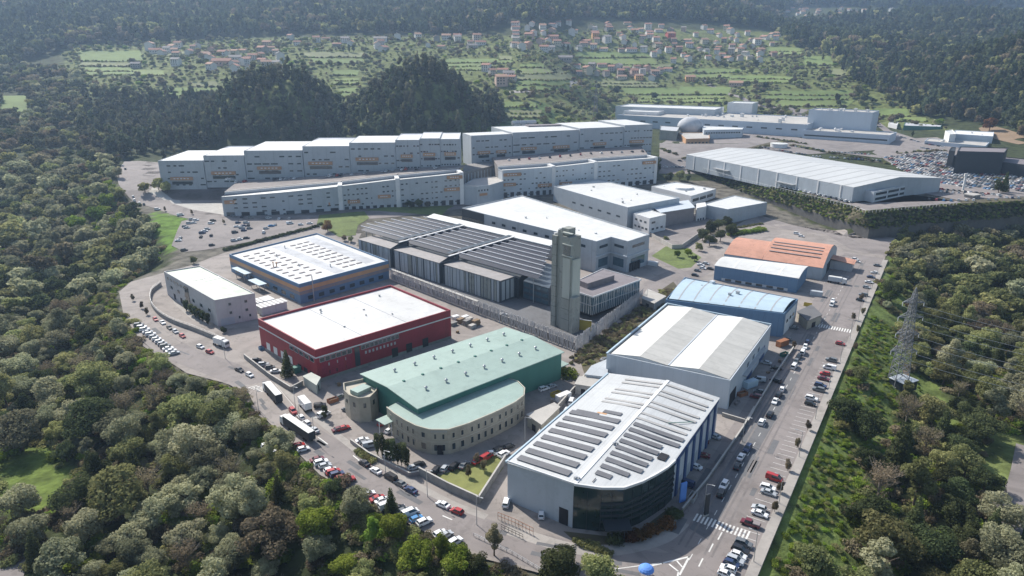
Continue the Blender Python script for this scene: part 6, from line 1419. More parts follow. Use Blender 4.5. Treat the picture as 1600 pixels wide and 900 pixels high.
# ---- stuff: instanced woods (one object per wood)
def wood(name, label, pts, lod, leaf_objs, zoff=-.3, zs=None):
    """pts: (x, y, scale, zscale, idx)"""
    me = bpy.data.meshes.new(name); X = np.array([p[0] for p in pts]); Y = np.array([p[1] for p in pts]); Z = terr_np(X, Y)+zoff if zs is None else np.array(zs)
    me.vertices.add(len(pts)); me.vertices.foreach_set('co', np.stack([X, Y, Z], 1).ravel())
    a = me.attributes.new('scl', 'FLOAT_VECTOR', 'POINT'); a.data.foreach_set('vector', np.array([[p[2], p[2], p[3]] for p in pts]).ravel())
    a = me.attributes.new('rotz', 'FLOAT_VECTOR', 'POINT'); a.data.foreach_set('vector', np.array([[0, 0, rnd.uniform(0, 6.28)] for p in pts]).ravel())
    a = me.attributes.new('idx', 'INT', 'POINT'); a.data.foreach_set('value', np.array([p[4] for p in pts], dtype=np.int32))
    o = bpy.data.objects.new(name, me); COL.objects.link(o); o['label'] = label; o['kind'] = 'stuff'; o['category'] = 'wood'
    ng = bpy.data.node_groups.new(name, 'GeometryNodeTree'); ng.interface.new_socket('Geometry', in_out='INPUT', socket_type='NodeSocketGeometry'); ng.interface.new_socket('Geometry', in_out='OUTPUT', socket_type='NodeSocketGeometry')
    N = ng.nodes; L = ng.links; gi = N.new('NodeGroupInput'); go = N.new('NodeGroupOutput'); jn = N.new('GeometryNodeJoinGeometry')
    def attr(nm, ty):
        q = N.new('GeometryNodeInputNamedAttribute'); q.data_type = ty; q.inputs['Name'].default_value = nm; return q
    for k, ob in enumerate(leaf_objs):
        io = N.new('GeometryNodeInstanceOnPoints'); L.new(gi.outputs[0], io.inputs['Points'])
        oi = N.new('GeometryNodeObjectInfo'); oi.inputs['Object'].default_value = ob; oi.transform_space = 'ORIGINAL'; L.new(oi.outputs['Geometry'], io.inputs['Instance'])
        ia = attr('idx', 'INT'); cm = N.new('FunctionNodeCompare'); cm.data_type = 'INT'; cm.operation = 'EQUAL'; L.new(ia.outputs['Attribute'], cm.inputs[2]); cm.inputs[3].default_value = k; L.new(cm.outputs[0], io.inputs['Selection'])
        L.new(attr('scl', 'FLOAT_VECTOR').outputs['Attribute'], io.inputs['Scale']); L.new(attr('rotz', 'FLOAT_VECTOR').outputs['Attribute'], io.inputs['Rotation'])
        L.new(io.outputs[0], jn.inputs[0])
    L.new(jn.outputs[0], go.inputs[0]); md = o.modifiers.new('trees', 'NODES'); md.node_group = ng
    for k in set(m.name for ob in leaf_objs for m in ob.data.materials): pass
    return o
# instance sources: real small trees standing in the scene, one per look
SRC = {}
def source(kind, leaf, lod, x, y):
    key = (kind, leaf, lod)
    base = {'LOW': LOW, 'TINY': TINY, 'FULL': TP}[lod][kind]; out = []
    for j, me0 in enumerate(base[:3]):
        me = me0.copy(); me.materials.clear(); me.materials.append(LM[leaf])
        name = 'eucalyptus_tree' if leaf in ('euca','eucab') else 'broadleaf_tree'
        xx, yy = x+j*9, y+(j % 2)*5
        root = bpy.data.objects.new(name, None); COL.objects.link(root); root.location = (xx, yy, terr(xx, yy)); 
        c = bpy.data.objects.new('crown', me); COL.objects.link(c); c.parent = root; t = bpy.data.objects.new('trunk', TK[kind][0]); COL.objects.link(t); t.parent = root
        tag(root, None, 'tree', 'trees beyond the estate'); later(root, f"{'narrow' if kind=='tall' else 'round'} {LEAFWORD[leaf]} tree", xx, yy); out.append(c)
    SRC[key] = out; return out
s_og = source('round', 'olive', 'LOW', -300, 560)+source('round', 'greygreen', 'LOW', -360, 600)+source('spread', 'dark', 'LOW', 360, 430)+source('tall', 'eucab', 'LOW', -330, 660)+source('round', 'brown', 'LOW', -420, 640)+source('round', 'bright', 'LOW', 380, 415)
gi_ = {'olive': [0,1,2], 'greygreen': [3,4,5], 'dark': [6,7], 'euca': [8,9,10], 'eucab': [8,9,10], 'brown': [11,12,13], 'bright': [14,15,16], 'rusty': [11]}
# spread has two low-res looks only
near_rest = [p for p in rest if 1]
wood('left_wood', 'dense mixed olive and grey-green wood filling the valley side at left', [(p[0], p[1], p[4], p[5], rnd.choice(gi_[p[3]])) for p in near_rest if p[7] == 1], 'LOW', s_og)
wood('right_wood', 'dense mixed olive wood behind the nearer trees at right', [(p[0], p[1], p[4], p[5], rnd.choice(gi_[p[3]])) for p in near_rest if p[7] == 2], 'LOW', s_og)
PARK_LEFT = PARK[:17]
# undergrowth between near trees
us_ = []
for k in range(5200):
    i = rnd.choice(sel[:int(len(sel)*.5)]); x = cand[i][0]+rnd.uniform(-5,5); y = cand[i][1]+rnd.uniform(-5,5)
    us_.append((x, y, rnd.uniform(.8,2.0), rnd.uniform(.7,1.7), rnd.randrange(3)))
b_src = []
for j, lf in enumerate(('olive','brown','bright','dark')):
    r0 = tree(-60-12*j, 128+3*j, 'bush', lf, 1.2, group='shrubs in the near wood'); cobj = [c for c in r0.children if c.name.startswith('crown')][0]
    me = cobj.data.copy(); me.materials.clear(); me.materials.append(LM[lf]); cobj.data = me; b_src.append(cobj)
o = wood('undergrowth', 'low olive and brown undergrowth between the near trees', us_, 'LOW', b_src); o['category'] = 'undergrowth'
bs = []
for k in range(900):
    t = rnd.random()*(len(PARK_LEFT)-1.001); i = int(t); a = lerp(PARK_LEFT[i], PARK_LEFT[i+1], t-i); e = Vector((PARK_LEFT[i+1][0]-PARK_LEFT[i][0], PARK_LEFT[i+1][1]-PARK_LEFT[i][1])).normalized(); d_ = rnd.uniform(1.6, 9)
    bs.append((a[0]+e.y*d_, a[1]-e.x*d_, rnd.uniform(.7,1.5), rnd.uniform(.6,1.5), rnd.choice([0,0,1,2])))
bs = [b for b in bs if out_dist(np.array([b[0]]), np.array([b[1]]), PARK)[0] > 1.2]
o = wood('roadside_scrub', 'olive scrub between the curved street and the left wood', bs, 'LOW', b_src, -.1); o['category'] = 'undergrowth'
bs = []
for k in range(1100):
    s = rnd.uniform(-140, 80); t = abs(rnd.gauss(0, 11))+2.2; p = rr(s, t+1.2)
    bs.append((p[0], p[1], rnd.uniform(.25,.8), rnd.uniform(.2,.55), rnd.choice([0,2,2,2])))
o = wood('bank_scrub', 'low green brambles on the grassy bank beside the right road', bs, 'LOW', b_src, -.1); o['category'] = 'undergrowth'
# ---- eucalyptus grove on the knolls behind the upper terrace
def region_pts(reg, ymin, ymax, xmin, xmax, spc, seed, keep=1.0):
    g = np.random.RandomState(seed); X, Y = np.meshgrid(np.arange(xmin, xmax, spc), np.arange(ymin, ymax, spc)); X = X.ravel()+g.uniform(-spc*.4, spc*.4, X.size); Y = Y.ravel()+g.uniform(-spc*.4, spc*.4, Y.size)
    Z = terr_np(X, Y); dp = Y*CP-(Z-H)*SP; px = 800+FPX*X/dp; py = 450-FPX*(Y*SP+(Z-H)*CP)/dp
    m = inside(px, py, reg) & (g.rand(len(X)) < keep); return X[m], Y[m], px[m], py[m]
grove = [(120,215),(150,150),(240,148),(262,160),(330,150),(350,108),(430,92),(500,108),(525,175),(562,178),(575,110),(640,84),(720,100),(765,150),(790,190),(760,215),(720,212),(560,222),(380,226),(240,240),(200,250),(150,240)]
X, Y, px, py = region_pts(grove, 640, 980, -560, 20, 9.6, 21, .86)
nearb = [(x, y) for x, y in zip(X, Y) if not (y < 700 and -300 < x < 60 and y < 648+(x+300)*.06)]
order = sorted(nearb, key=lambda p: p[1]); left_ = []
n_ind = 0
for (x, y) in order:
    r = random.Random(int(x*31+y)); lf = r.choices(['euca','eucab','dark','olive','brown'], [5,4,1.5,1.5,.8])[0]; s = r.uniform(.8,1.5); zsc = r.uniform(.9,2.1)
    z = terr(x, y); p = proj(x, y, z+10*zsc)
    if n_ind < 270 and lf in ('euca','eucab') and 0 < p[0] < 1600: tree(x, y, 'tall', lf, s*1.25, zsc, lowres=True, group='eucalyptus grove behind the terraces'); n_ind += 1
    else: left_.append((x, y, s*1.25, zsc, r.choice([0,1,2,3,4,5])))
s_eu = source('tall', 'euca', 'LOW', -240, 760)+source('tall', 'eucab', 'LOW', -140, 770)
wood('eucalyptus_wood', 'dark dense eucalyptus wood on the two knolls behind the upper terrace', left_, 'LOW', s_eu)
# ---- hill forests
FAR = [[(-200,-60),(1900,-60),(1900,12),(1480,14),(1225,12),(1222,60),(1205,46),(1110,36),(930,30),(800,34),(760,52),(440,54),(230,66),(120,70),(0,110),(-200,160)],
       [(1225,48),(1300,30),(1400,28),(1480,28),(1700,20),(1900,10),(1900,230),(1640,240),(1560,198),(1480,188),(1420,180),(1385,150),(1330,128),(1300,90),(1225,70)]]
hp = []
for k, (reg, ymin, ymax, xmin, xmax, spc) in enumerate([(FAR[0], 1180, 2300, -1900, 1900, 14.5), (FAR[0], 2300, 3900, -200, 2800, 24), (FAR[1], 780, 1400, 300, 1300, 10.5), (FAR[1], 1400, 2400, 400, 1900, 15)]):
    X, Y, px, py = region_pts(reg, ymin, ymax, xmin, xmax, spc, 40+k)
    m = (px > -40) & (px < 1640) & (py > -30)
    for x, y, a, b in zip(X[m], Y[m], px[m], py[m]):
        r = rnd.random(); g_ = math.sin(x*.009+2)*math.cos(y*.007+x*.004); sc_ = spc/10*rnd.uniform(.9,1.35)
        idx = (rnd.choice([0,1,2,0,1,2,3,4,5]) if r < .78 - .3*(g_ > .45) else rnd.choice([6,7,8,9]))
        hp.append((x, y, sc_*1.25, sc_*rnd.uniform(.95,1.6), idx, k))
print('hill trees', len(hp))
s_h = source('tall', 'euca', 'TINY', -300, 1300)+source('tall', 'dark', 'TINY', 100, 1420)+source('round', 'olive', 'TINY', 600, 1000)+source('round', 'brown', 'TINY', 520, 960)
s_h = s_h[:3]+s_h[3:6]+s_h[6:8]+s_h[8:10]
wood('hill_forest', 'bluish dark forest covering the hills along the top', [p[:5] for p in hp if p[5] in (0, 1)], 'TINY', s_h)
wood('slope_forest', 'dark brownish forest on the steep slope at upper right', [p[:5] for p in hp if p[5] in (2, 3)], 'TINY', s_h)
# ---- scattered trees and hedges in the farmland and village
farm = FARM_PX
X, Y, px, py = region_pts(farm, 860, 1620, -1000, 900, 10, 61, .6)
inf = np.zeros(len(X), bool)
for (x0, y0, x1, y1, k) in fields: inf |= (px > x0-1) & (px < x1+1) & (py > y0-.3) & (py < y1+.8)
scp = []
for x, y, f in zip(X, Y, inf):
    if f: continue
    if any(abs(x-q[0]) < 8 and -9 < (q[1]-y) < 16 for q in placed): continue
    s = rnd.choice([rnd.uniform(.3,.7), rnd.uniform(.3,.7), rnd.uniform(.7,1.15)]); scp.append((x, y, s, s*rnd.uniform(.7,1.1), rnd.choice([0,1,2,3,4,5,6,7,11,12,13,14])))
wood('farmland_trees', 'small trees and scrub scattered between fields and village houses', scp, 'LOW', s_og)
hg = []
for a, b in HB:
    L_ = math.dist(a, b); n = max(1, int(L_/3.4))
    for i in range(n):
        p = lerp(a, b, (i+rnd.random())/n); hg.append((p[0]+rnd.uniform(-1,1), p[1]-rnd.uniform(0,2.0), rnd.uniform(.75,1.5), rnd.uniform(.9,1.8), rnd.choice([0,0,1,2])))
o = wood('hedgerows', 'dark hedgerows along the lower edges of the green field terraces', hg, 'LOW', b_src); o['category'] = 'hedge'
# distinct trees in the farmland and along the estate
for (pxx, pyy, kd, lf, s, d) in [(1022,156,'round','dark',1.5,'dark round tree standing in the field left of the long factory'),(963,148,'round','dark',1.6,'dark round tree beside the pale field path'),(935,190,'round','dark',1.3,None),(1118,160,'round','olive',1.0,None),(1180,106,'round','dark',1.7,None),(1160,112,'round','olive',1.4,None),(1195,140,'round','dark',1.4,None),
        (1262,92,'round','greygreen',1.7,None),(1285,95,'tall','olive',1.3,None),(1308,158,'round','dark',1.3,None),(1340,150,'round','olive',1.8,None),(1350,160,'round','dark',1.6,None),(1310,166,'round','dark',1.0,None),(1385,160,'round','olive',1.5,None),(1500,178,'round','rusty',1.3,'rusty orange tree at the foot of the right wood, left one'),(1545,205,'round','rusty',1.9,'rusty orange broad tree behind the white hall at right'),(1425,215,'tall','dark',.7,'small dark tree on the roundabout left of the grey shed'),
        (1568,300,'cone','dark',1.5,'dark pointed conifer at the right end of the car park'),(1560,302,'round','dark',1.1,'dark round tree beside the pointed conifer'),(512,362,'round','rusty',.82,'reddish-brown ball-shaped tree on the garden lawn'),(640,326,'spread','dark',.8,'dark broad bush group before the lower terrace, left part'),(655,325,'spread','dark',.85,'dark broad bush group before the lower terrace, right part'),(668,324,'spread','eucab',.6,None),
        (548,378,'round','olive',.45,None),(538,376,'round','brown',.4,None),(1045,285,'round','dark',1.0,None),(1062,282,'round','olive',1.1,None),(1075,285,'tall','dark',.9,None),(1030,268,'tall','dark',1.0,None),
        (1098,376,'round','dark',0.90,None),(1110,366,'round','dark',1.01,None),(1122,360,'spread','dark',1.01,None),(1135,356,'round','dark',0.87,None),(1092,392,'round','olive',.6,None),(1075,400,'round','bright',.55,None),(1058,402,'round','bright',.5,None),(1085,408,'spread','dark',.45,None),(1108,384,'spread','dark',0.87,None),(1142,370,'round','dark',1.01,None),(1040,378,'round','olive',.45,None),(1125,378,'spread','dark',0.94,None),
        (450,588,'cone','dark',1.0,'dark pointed conifer by the crimson building corner'),(872,915,'round','dark',1.15,'dark round tree at the bottom beside the street, taller one'),(885,880,'round','dark',.55,None),(935,930,'spread','olive',1.2,'olive broad tree at the bottom edge, right of the dark round tree'),(612,803,'cone','dark',.75,'dark pointed conifer beside the row of parked cars in the lower street'),
        (882,812,'tall','dark',.62,'dark narrow tree at the left end of the glass corner'),(350,520,'round','dark',.32,'small dark round tree behind the box truck'),(303,412,'round','olive',.5,None),(508,655,'tall','dark',.42,None),(583,852,'tall','bright',.7,None),(772,868,'tall','brown',.75,'bare brownish tree beside the lower street end'),(720,885,'round','bright',.7,None),(690,880,'tall','bright',.7,None),(742,900,'round','dark',.7,None),
        (724,246,'tall','dark',.8,None),(728,240,'round','olive',.6,None),(1392,470,'round','dark',1.25,'large dark tree where the right wood meets the road, upper'),(1440,490,'round','dark',1.5,None),(1352,690,'round','dark',1.2,None),(888,588,'bush','bright',2.2,'pale palm-like shrub by the green-roofed hall corner')]:
    h_ = hit(pxx, pyy); near = h_[1] < 520
    tree(h_[0], h_[1], kd, lf, s*(1.0 if near else .85), s*(1.0 if near else .95), group='single trees about the estate', desc=d, lowres=not near)
# cypress row, planter hedge, street trees
for i, (a, b) in enumerate([(590,712),(598,716),(604,718),(609,721),(615,724),(622,726),(628,728),(633,731),(637,733)]):
    q = at(a, b); tree(q[0], q[1], 'cypress', 'dark', .95, 1.05+.12*math.sin(i*2.1), z=0, group='row of cypresses before the stone wing', cat='cypress', desc='dark columnar cypress in the row before the stone wing')
for i, (a, b) in enumerate([(270,458),(276,466),(292,486),(300,492),(306,496),(312,500),(318,503),(325,507)]):
    q = at(a, b); tree(q[0], q[1], 'cypress', 'dark', 1.3, .75, z=0, group='shrubs along the pale block', cat='shrub', desc='dark upright shrub against the pale three-storey block')
for i, (a, b) in enumerate([(1000,838),(1018,832),(985,842),(1040,822),(962,846),(1052,806)]):
    q = at(a, b); tree(q[0], q[1], 'bush', 'rusty' if i < 4 else 'dark', 1.5, 1.2, z=0, group='planting at the glass corner', cat='shrub', desc='rusty brown shrub at the foot of the glass corner' if i < 4 else 'dark shrub at the foot of the glass corner')
for i, (a, b) in enumerate([(1340,520),(1336,548),(1333,500),(1300,640),(1262,672),(1245,700),(1230,735),(1218,770),(1345,470),(1210,800),(1348,492),(1240,545),(745,725),(756,735),(732,745),(208,470),(222,482),(230,492),(258,330),(300,335),(350,350)]):
    q = hit(a, b); tree(q[0], q[1], 'round', 'brown', .22, .42, group='thin young street trees', cat='street tree', desc='thin brown street tree')
for i in range(26):
    q = hit(*[(352+i*6.2, 392-i*1.6), (352+i*6.2, 392-i*1.6)][0]) if i < 24 else hit(500, 352); tree(q[0], q[1]+1, 'bush', 'dark', 1.2, 1.0, group='clipped bushes edging the left car park', cat='shrub', desc='dark clipped bush edging the left car park')
for (a, b, c_, d_, n) in [(560,706,580,722,6),(940,862,950,866,2),(1155,356,1190,350,8),(905,848,930,858,5)]:
    for i in range(n): t = i/max(1, n-1); q = hit(a+(c_-a)*t, b+(d_-b)*t); tree(q[0], q[1], 'bush', 'olive', .9, .8, group='small shrubs in planters', cat='shrub', desc='small olive shrub')
for i in range(14): q = hit(1142+i*3.9, 368-i*.6); tree(q[0], q[1], 'bush', 'bright', 1.7, 1.6, group='yellow-green hedge of the small box hall', cat='shrub', desc='yellow-green bush in the hedge below the small box hall')
# hedge plants covering the embankment face
me_src = b_src
em = []; ez = []
for k in range(5200):
    a_, b_, c_, d_, zt, zf = rnd.choices(BANKQ, [math.dist(q_[0], q_[1]) for q_ in BANKQ])[0]; s_ = rnd.random(); t_ = rnd.random()
    p = a_.lerp(b_, s_).lerp(d_.lerp(c_, s_), t_); em.append((p.x, p.y, rnd.uniform(.5,1.0), rnd.uniform(.45,.9), rnd.choice([0,3,3,3,2]))); ez.append(zt+(zf-zt)*t_-.5)
o = wood('embankment_scrub', 'dense green hedge plants on the steep embankment below the large warehouse', em, 'LOW', b_src, 0, ez); o['category'] = 'undergrowth'
st = []
for k in range(420):
    t = rnd.random(); a = lerp(at(905,565), at(1045,455), t); st.append((a[0]+rnd.uniform(-4,5), a[1]+rnd.uniform(-4,4), rnd.uniform(.4,1.1), rnd.uniform(.3,.9), rnd.choice([0,1,1])))
o = wood('trench_scrub', 'brown and green scrub in the strip right of the pole fence', st, 'LOW', b_src, -.1); o['category'] = 'undergrowth'

vs_ = []
for (a, b, c, d, n) in [(1138,243,1232,222,60),(1238,228,1385,256,80),(1180,214,1262,226,40),(1030,232,1105,262,30),(1400,240,1480,236,24),(1470,262,1600,290,20)]:
    for i in range(n): t = rnd.random(); h_ = hit(a+(c-a)*t, b+(d-b)*t); vs_.append((h_[0]+rnd.uniform(-2,2), h_[1]+rnd.uniform(-3,3), rnd.uniform(.6,1.8), rnd.uniform(.5,1.6), rnd.choice([0,1,3,3])))
o = wood('verge_bushes', 'bushes on the verges between factory lanes and car park', vs_, 'LOW', b_src); o['category'] = 'undergrowth'
HAZE = 0.0001; EXPO = 0.52
# ------------------------------------------------------------------ vehicles
CC = {'white': (.78,.78,.78), 'silver': (.42,.44,.46), 'grey': (.14,.15,.16), 'black': (.02,.02,.024), 'dark blue': (.03,.05,.12), 'red': (.38,.03,.03), 'blue': (.06,.22,.45), 'beige': (.45,.40,.32), 'burgundy': (.14,.02,.03)}
for k, c in CC.items(): M['car_'+k] = mat('car_paint_'+k.replace(' ', '_'), c, .28, .04, spec=.6)
def car_tpl(kind, colr):
    L_, Wd, prof, gh, zg, zr = {'hatchback': (4.0, 1.75, [(-1.95,.28),(-2.0,.75),(-1.9,.95),(.85,.93),(1.85,.72),(2.0,.5),(1.98,.28)], [(-1.85,.93),(-1.45,1.44),(.25,1.46),(1.05,.92)], .93, 1.45),
                         'saloon': (4.5, 1.78, [(-2.2,.30),(-2.25,.78),(-2.1,.95),(-1.4,.97),(1.0,.93),(2.05,.74),(2.22,.5),(2.2,.28)], [(-1.55,.95),(-.95,1.40),(.35,1.42),(1.15,.92)], .95, 1.41),
                         'off-roader': (4.5, 1.9, [(-2.2,.35),(-2.25,.9),(-2.15,1.1),(1.0,1.08),(2.05,.95),(2.2,.65),(2.18,.35)], [(-2.1,1.08),(-1.85,1.66),(.3,1.68),(1.1,1.07)], 1.08, 1.67),
                         'van': (5.0, 1.95, [(-2.45,.32),(-2.5,1.0),(-2.48,1.15),(1.4,1.12),(2.3,.95),(2.48,.6),(2.45,.32)], [(-2.45,1.13),(-2.35,1.95),(.9,1.97),(1.9,1.08)], 1.13, 1.96)}[kind]
    n = len(prof); mb = MB(); hw = Wd/2
    vs = [(x, -hw, z) for x, z in prof]+[(x, hw, z) for x, z in prof]; vs = [(x, y*(.93 if z > .85 or z < .35 else 1), z) for x, y, z in vs]
    mb.add(vs, [tuple(range(n)), tuple(range(2*n-1, n-1, -1))]+[(i, i+n, (i+1) % n+n, (i+1) % n) for i in range(n)])
    # roof panel and pillars over the glass
    (xa, za), (xb, zb_), (xc, zc), (xd, zd) = gh; rw = hw*.72
    mb.slab([(xb-.02,-rw,zb_+.03),(xc+.02,-rw,zc+.03),(xc+.02,rw,zc+.03),(xb-.02,rw,zb_+.03)], .06)
    for s in (-1, 1):
        for (p, q) in (((xa,za),(xb,zb_)), ((xd,zd),(xc,zc))): mb.bar((p[0], s*hw*.86, p[1]), (q[0], s*rw, q[1]), .10)
        xm = (xb+xc)/2; mb.bar((xm, s*hw*.885, za), (xm, s*rw*1.01, zb_), .09)
        if kind == 'van': mb.add([(xa+.05, s*hw*.9, za), (xm-.1, s*hw*.9, za), (xm-.1, s*rw*1.03, zb_), (xb, s*rw*1.03, zb_)], [(0,1,2,3)])
    g = MB(); g.add([(xa+.03,-hw*.86,za),(xd-.03,-hw*.86,zd),(xd-.03,hw*.86,zd),(xa+.03,hw*.86,za),(xb,-rw,zb_-.02),(xc,-rw,zc-.02),(xc,rw,zc-.02),(xb,rw,zb_-.02)], [(0,1,5,4),(1,2,6,5),(2,3,7,6),(3,0,4,7),(4,5,6,7)])
    wx = L_*.31; w = MB(); w.cyl((0,-.11,0), (0,.11,0), .32, n=12); rim = MB(); rim.cyl((0,-.125,0), (0,.125,0), .17, n=8)
    hl = MB(); hl.box((0,0,0), (.14,.34,.14)); tl = MB(); tl.box((0,0,0), (.12,.24,.2))
    return dict(body=mb, glass=g, wheel=w, rim=rim, hl=hl, tl=tl, wx=wx, hw=hw, L=L_, zl=.62 if kind != 'van' else .75)
CT = {}
def cdata(mb, name, mats):
    o = mb.build(name, mats, None, (0,0,0), recalc=True); d = o.data; bpy.data.objects.remove(o); return d
def get_car(kind, colr):
    if (kind, colr) in CT: return CT[(kind, colr)]
    t = car_tpl(kind, colr); base = CT.get(kind)
    if base is None:
        base = dict(glass=cdata(t['glass'], 'windows', 'glass'), wheel=cdata(t['wheel'], 'wheel', 'black'), rim=cdata(t['rim'], 'rim', 'steel'), hl=cdata(t['hl'], 'headlight', 'lampw'), tl=cdata(t['tl'], 'tail_light', 'lampred')); CT[kind] = base
    one = MB(); one.v = list(t['body'].v); one.f = list(t['body'].f); one.m = [0]*len(one.f)
    o_ = len(one.v); one.v += t['glass'].v; one.f += [tuple(i+o_ for i in f) for f in t['glass'].f]; one.m += [1]*len(t['glass'].f)
    for sx in (-1,1):
        for sy in (-1,1): one.cyl((sx*t['wx'], sy*(t['hw']-.2), .32), (sx*t['wx'], sy*(t['hw']-.02), .32), .32, n=8, mi=2)
    d = dict(base, body=cdata(t['body'], 'body', 'car_'+colr), one=cdata(one, 'car', ['car_'+colr, 'glass', 'black']), wx=t['wx'], hw=t['hw'], L=t['L'], zl=t['zl']); CT[(kind, colr)] = d; return d
NCAR = [0]; rc = random.Random(12); extra_far = []
def car(x, y, ang, kind=None, colr=None, where='parked', z=None, group='parked cars'):
    kind = kind or rc.choices(['hatchback','saloon','off-roader','van'], [6,3,3,.8])[0]; colr = colr or rc.choices(list(CC), [9,7,5,5,2.5,2,1.5,.6,.8])[0]
    if NCAR[0] >= 299: extra_far.append((x, y, ang, kind, colr)); return
    NCAR[0] += 1; d = get_car(kind, colr); z = (terr(x, y)+.04 if z is None else z); near = y < 350
    nm = 'parked_van' if kind == 'van' else 'parked_car'
    if near:
        root = bpy.data.objects.new(nm, None); COL.objects.link(root)
        b = bpy.data.objects.new('body', d['body']); COL.objects.link(b); b.parent = root
        g = bpy.data.objects.new('windows', d['glass']); COL.objects.link(g); g.parent = root
        for sx in (-1,1):
            for sy in (-1,1):
                w = bpy.data.objects.new('wheel', d['wheel']); COL.objects.link(w); w.parent = root; w.location = (sx*d['wx'], sy*(d['hw']-.1), .32)
                r_ = bpy.data.objects.new('rim', d['rim']); COL.objects.link(r_); r_.parent = w
        for sy in (-1,1):
            h_ = bpy.data.objects.new('headlight', d['hl']); COL.objects.link(h_); h_.parent = root; h_.location = (d['L']/2-.06, sy*d['hw']*.72, d['zl']-.08)
            t_ = bpy.data.objects.new('tail_light', d['tl']); COL.objects.link(t_); t_.parent = root; t_.location = (-d['L']/2+.03, sy*d['hw']*.74, d['zl']+.05)
    else:
        root = bpy.data.objects.new(nm, d['one']); COL.objects.link(root)
    root.location = (x, y, z); root.rotation_euler = (0, 0, ang); tag(root, None, 'van' if kind == 'van' else 'car', group); later(root, f"{colr} {kind} {where}", x, y)
AA = math.atan2(A0.y, A0.x); AB = math.atan2(B0.y, B0.x)
def cpx(px, py, ang, colr=None, kind=None, where='parked', group='parked cars', onhit=False, z=None):
    if onhit: h_ = hit(px, py); x, y = h_[0], h_[1]
    else: x, y = at(px, py, .5)
    car(x, y, ang, kind, colr, where, z, group)
LRdir = lambda px: math.atan2(*(lambda a, b: (b[1]-a[1], b[0]-a[0]))(*[at(px-12, q) for q in (0,)]*2)) if False else None
def lrang(px, py):
    q = at(px, py); best = min(range(len(LR)-1), key=lambda i: math.dist(LR[i], q)); a, b = LR[best], LR[best+1]; return math.atan2(b[1]-a[1], b[0]-a[0])
g1 = 'cars in the bays by the grassy bank'
for px, py, c, k in [(1371,415,'grey',0),(1366,426,'white',0),(1361,433,'dark blue',0),(1358,441,'white',0),(1354,449,'silver',0),(1349,461,'grey',0),(1344,469,'black',0),(1313,537,'red','hatchback'),(1299,563,'grey',0),(1296,575,'white',0),(1289,584,'red',0),(1287,592,'burgundy',0),(1282,603,'dark blue','off-roader'),(1279,609,'grey',0),(1268,623,'white','off-roader'),(1266,631,'black',0),
                      (1210,748,'red',0),(1200,763,'white','off-roader'),(1201,770,'silver',0),(1186,794,'silver',0),(1187,803,'white','saloon'),(1162,850,'grey','off-roader'),(1157,860,'black','off-roader'),(1154,868,'white',0),(1149,876,'silver',0),(1143,881,'dark blue',0),(1138,889,'white',0),(1134,898,'white',0)]:
    cpx(px, py, AB+rc.uniform(-.06,.06)+math.pi*(rc.random() < .3), c, k or None, 'in the bays beside the grassy bank', g1)
g2 = 'cars along the hall side of the right road'
for px, py, c, k in [(1301,470,'white','hatchback'),(1300,476,'white',0),(1262,534,'dark blue',0),(1258,542,'white',0),(1254,551,'white','van'),(1248,558,'black',0),(1244,565,'grey',0),(1241,573,'white',0),(1222,608,'white',0),(1217,617,'black',0),(1211,627,'white',0),(1190,660,'white','off-roader'),(1203,648,'black',0),(1168,701,'dark blue',0),(1158,714,'white',0),(1152,729,'black',0),(1131,759,'white','off-roader'),(1127,771,'black','off-roader')]:
    cpx(px, py, AA+rc.uniform(-.08,.08)+math.pi*(rc.random() < .5), c, k or None, 'on the hall side', g2)
for px, py, c, k, w in [(1116,682,'silver','saloon',''),(1098,690,'burgundy',0,''),(1086,729,'white','saloon',''),(1072,756,'dark blue',0,''),(1197,567,'silver',0,''),(1186,594,'silver',0,''),(1186,612,'grey',0,''),(1181,620,'burgundy',0,''),(1213,575,'black',0,''),(1230,530,'grey',0,''),(1240,512,'grey',0,''),(1212,595,'black',0,''),(1098,712,'burgundy','saloon','')]:
    cpx(px, py, AB+rc.uniform(-.3,.3)+math.pi, c, k or None, 'in the shaded yard beside the halls', 'cars in the shaded hall yards')
g3 = 'cars in the bays along the curved street'
for i in range(13): t = i/12; cpx(217+55*t, 508+44*t, lrang(230+50*t, 515+44*t)+1.2, ['grey','white','white','silver','white','silver','white','white','silver','grey','white','white','silver'][i], None, 'in the curved street bays', g3)
for px, py, c in [(243,499,'red'),(254,504,'white'),(265,512,'black'),(274,518,'silver'),(285,525,'red'),(313,542,'white'),(328,550,'red'),(374,578,'black'),(390,586,'white')]: cpx(px, py, lrang(px, py), c, None, 'parked parallel on the curved street', 'cars parked along the curved street')
for px, py, c in [(401,563,'black'),(422,574,'grey'),(431,580,'white'),(412,570,'silver')]: cpx(px, py, .2, c, None, 'behind the low wall', 'cars by the crimson building')
for px, py, c, k in [(458,643,'red',0),(470,652,'white',0),(479,661,'white',0),(491,672,'silver',0),(569,724,'black','saloon'),(587,736,'white','saloon'),(610,746,'black',0),(626,756,'grey','saloon'),(642,766,'dark blue','saloon'),(692,789,'white','saloon'),(714,799,'red','hatchback')]:
    cpx(px, py, lrang(px, py)+math.pi*(rc.random() < .5), c, k or None, 'parked parallel on the lower street', 'cars parked along the lower street')
for i, c in enumerate(['red','white','silver','white','red','dark blue','white','silver','grey']): pass
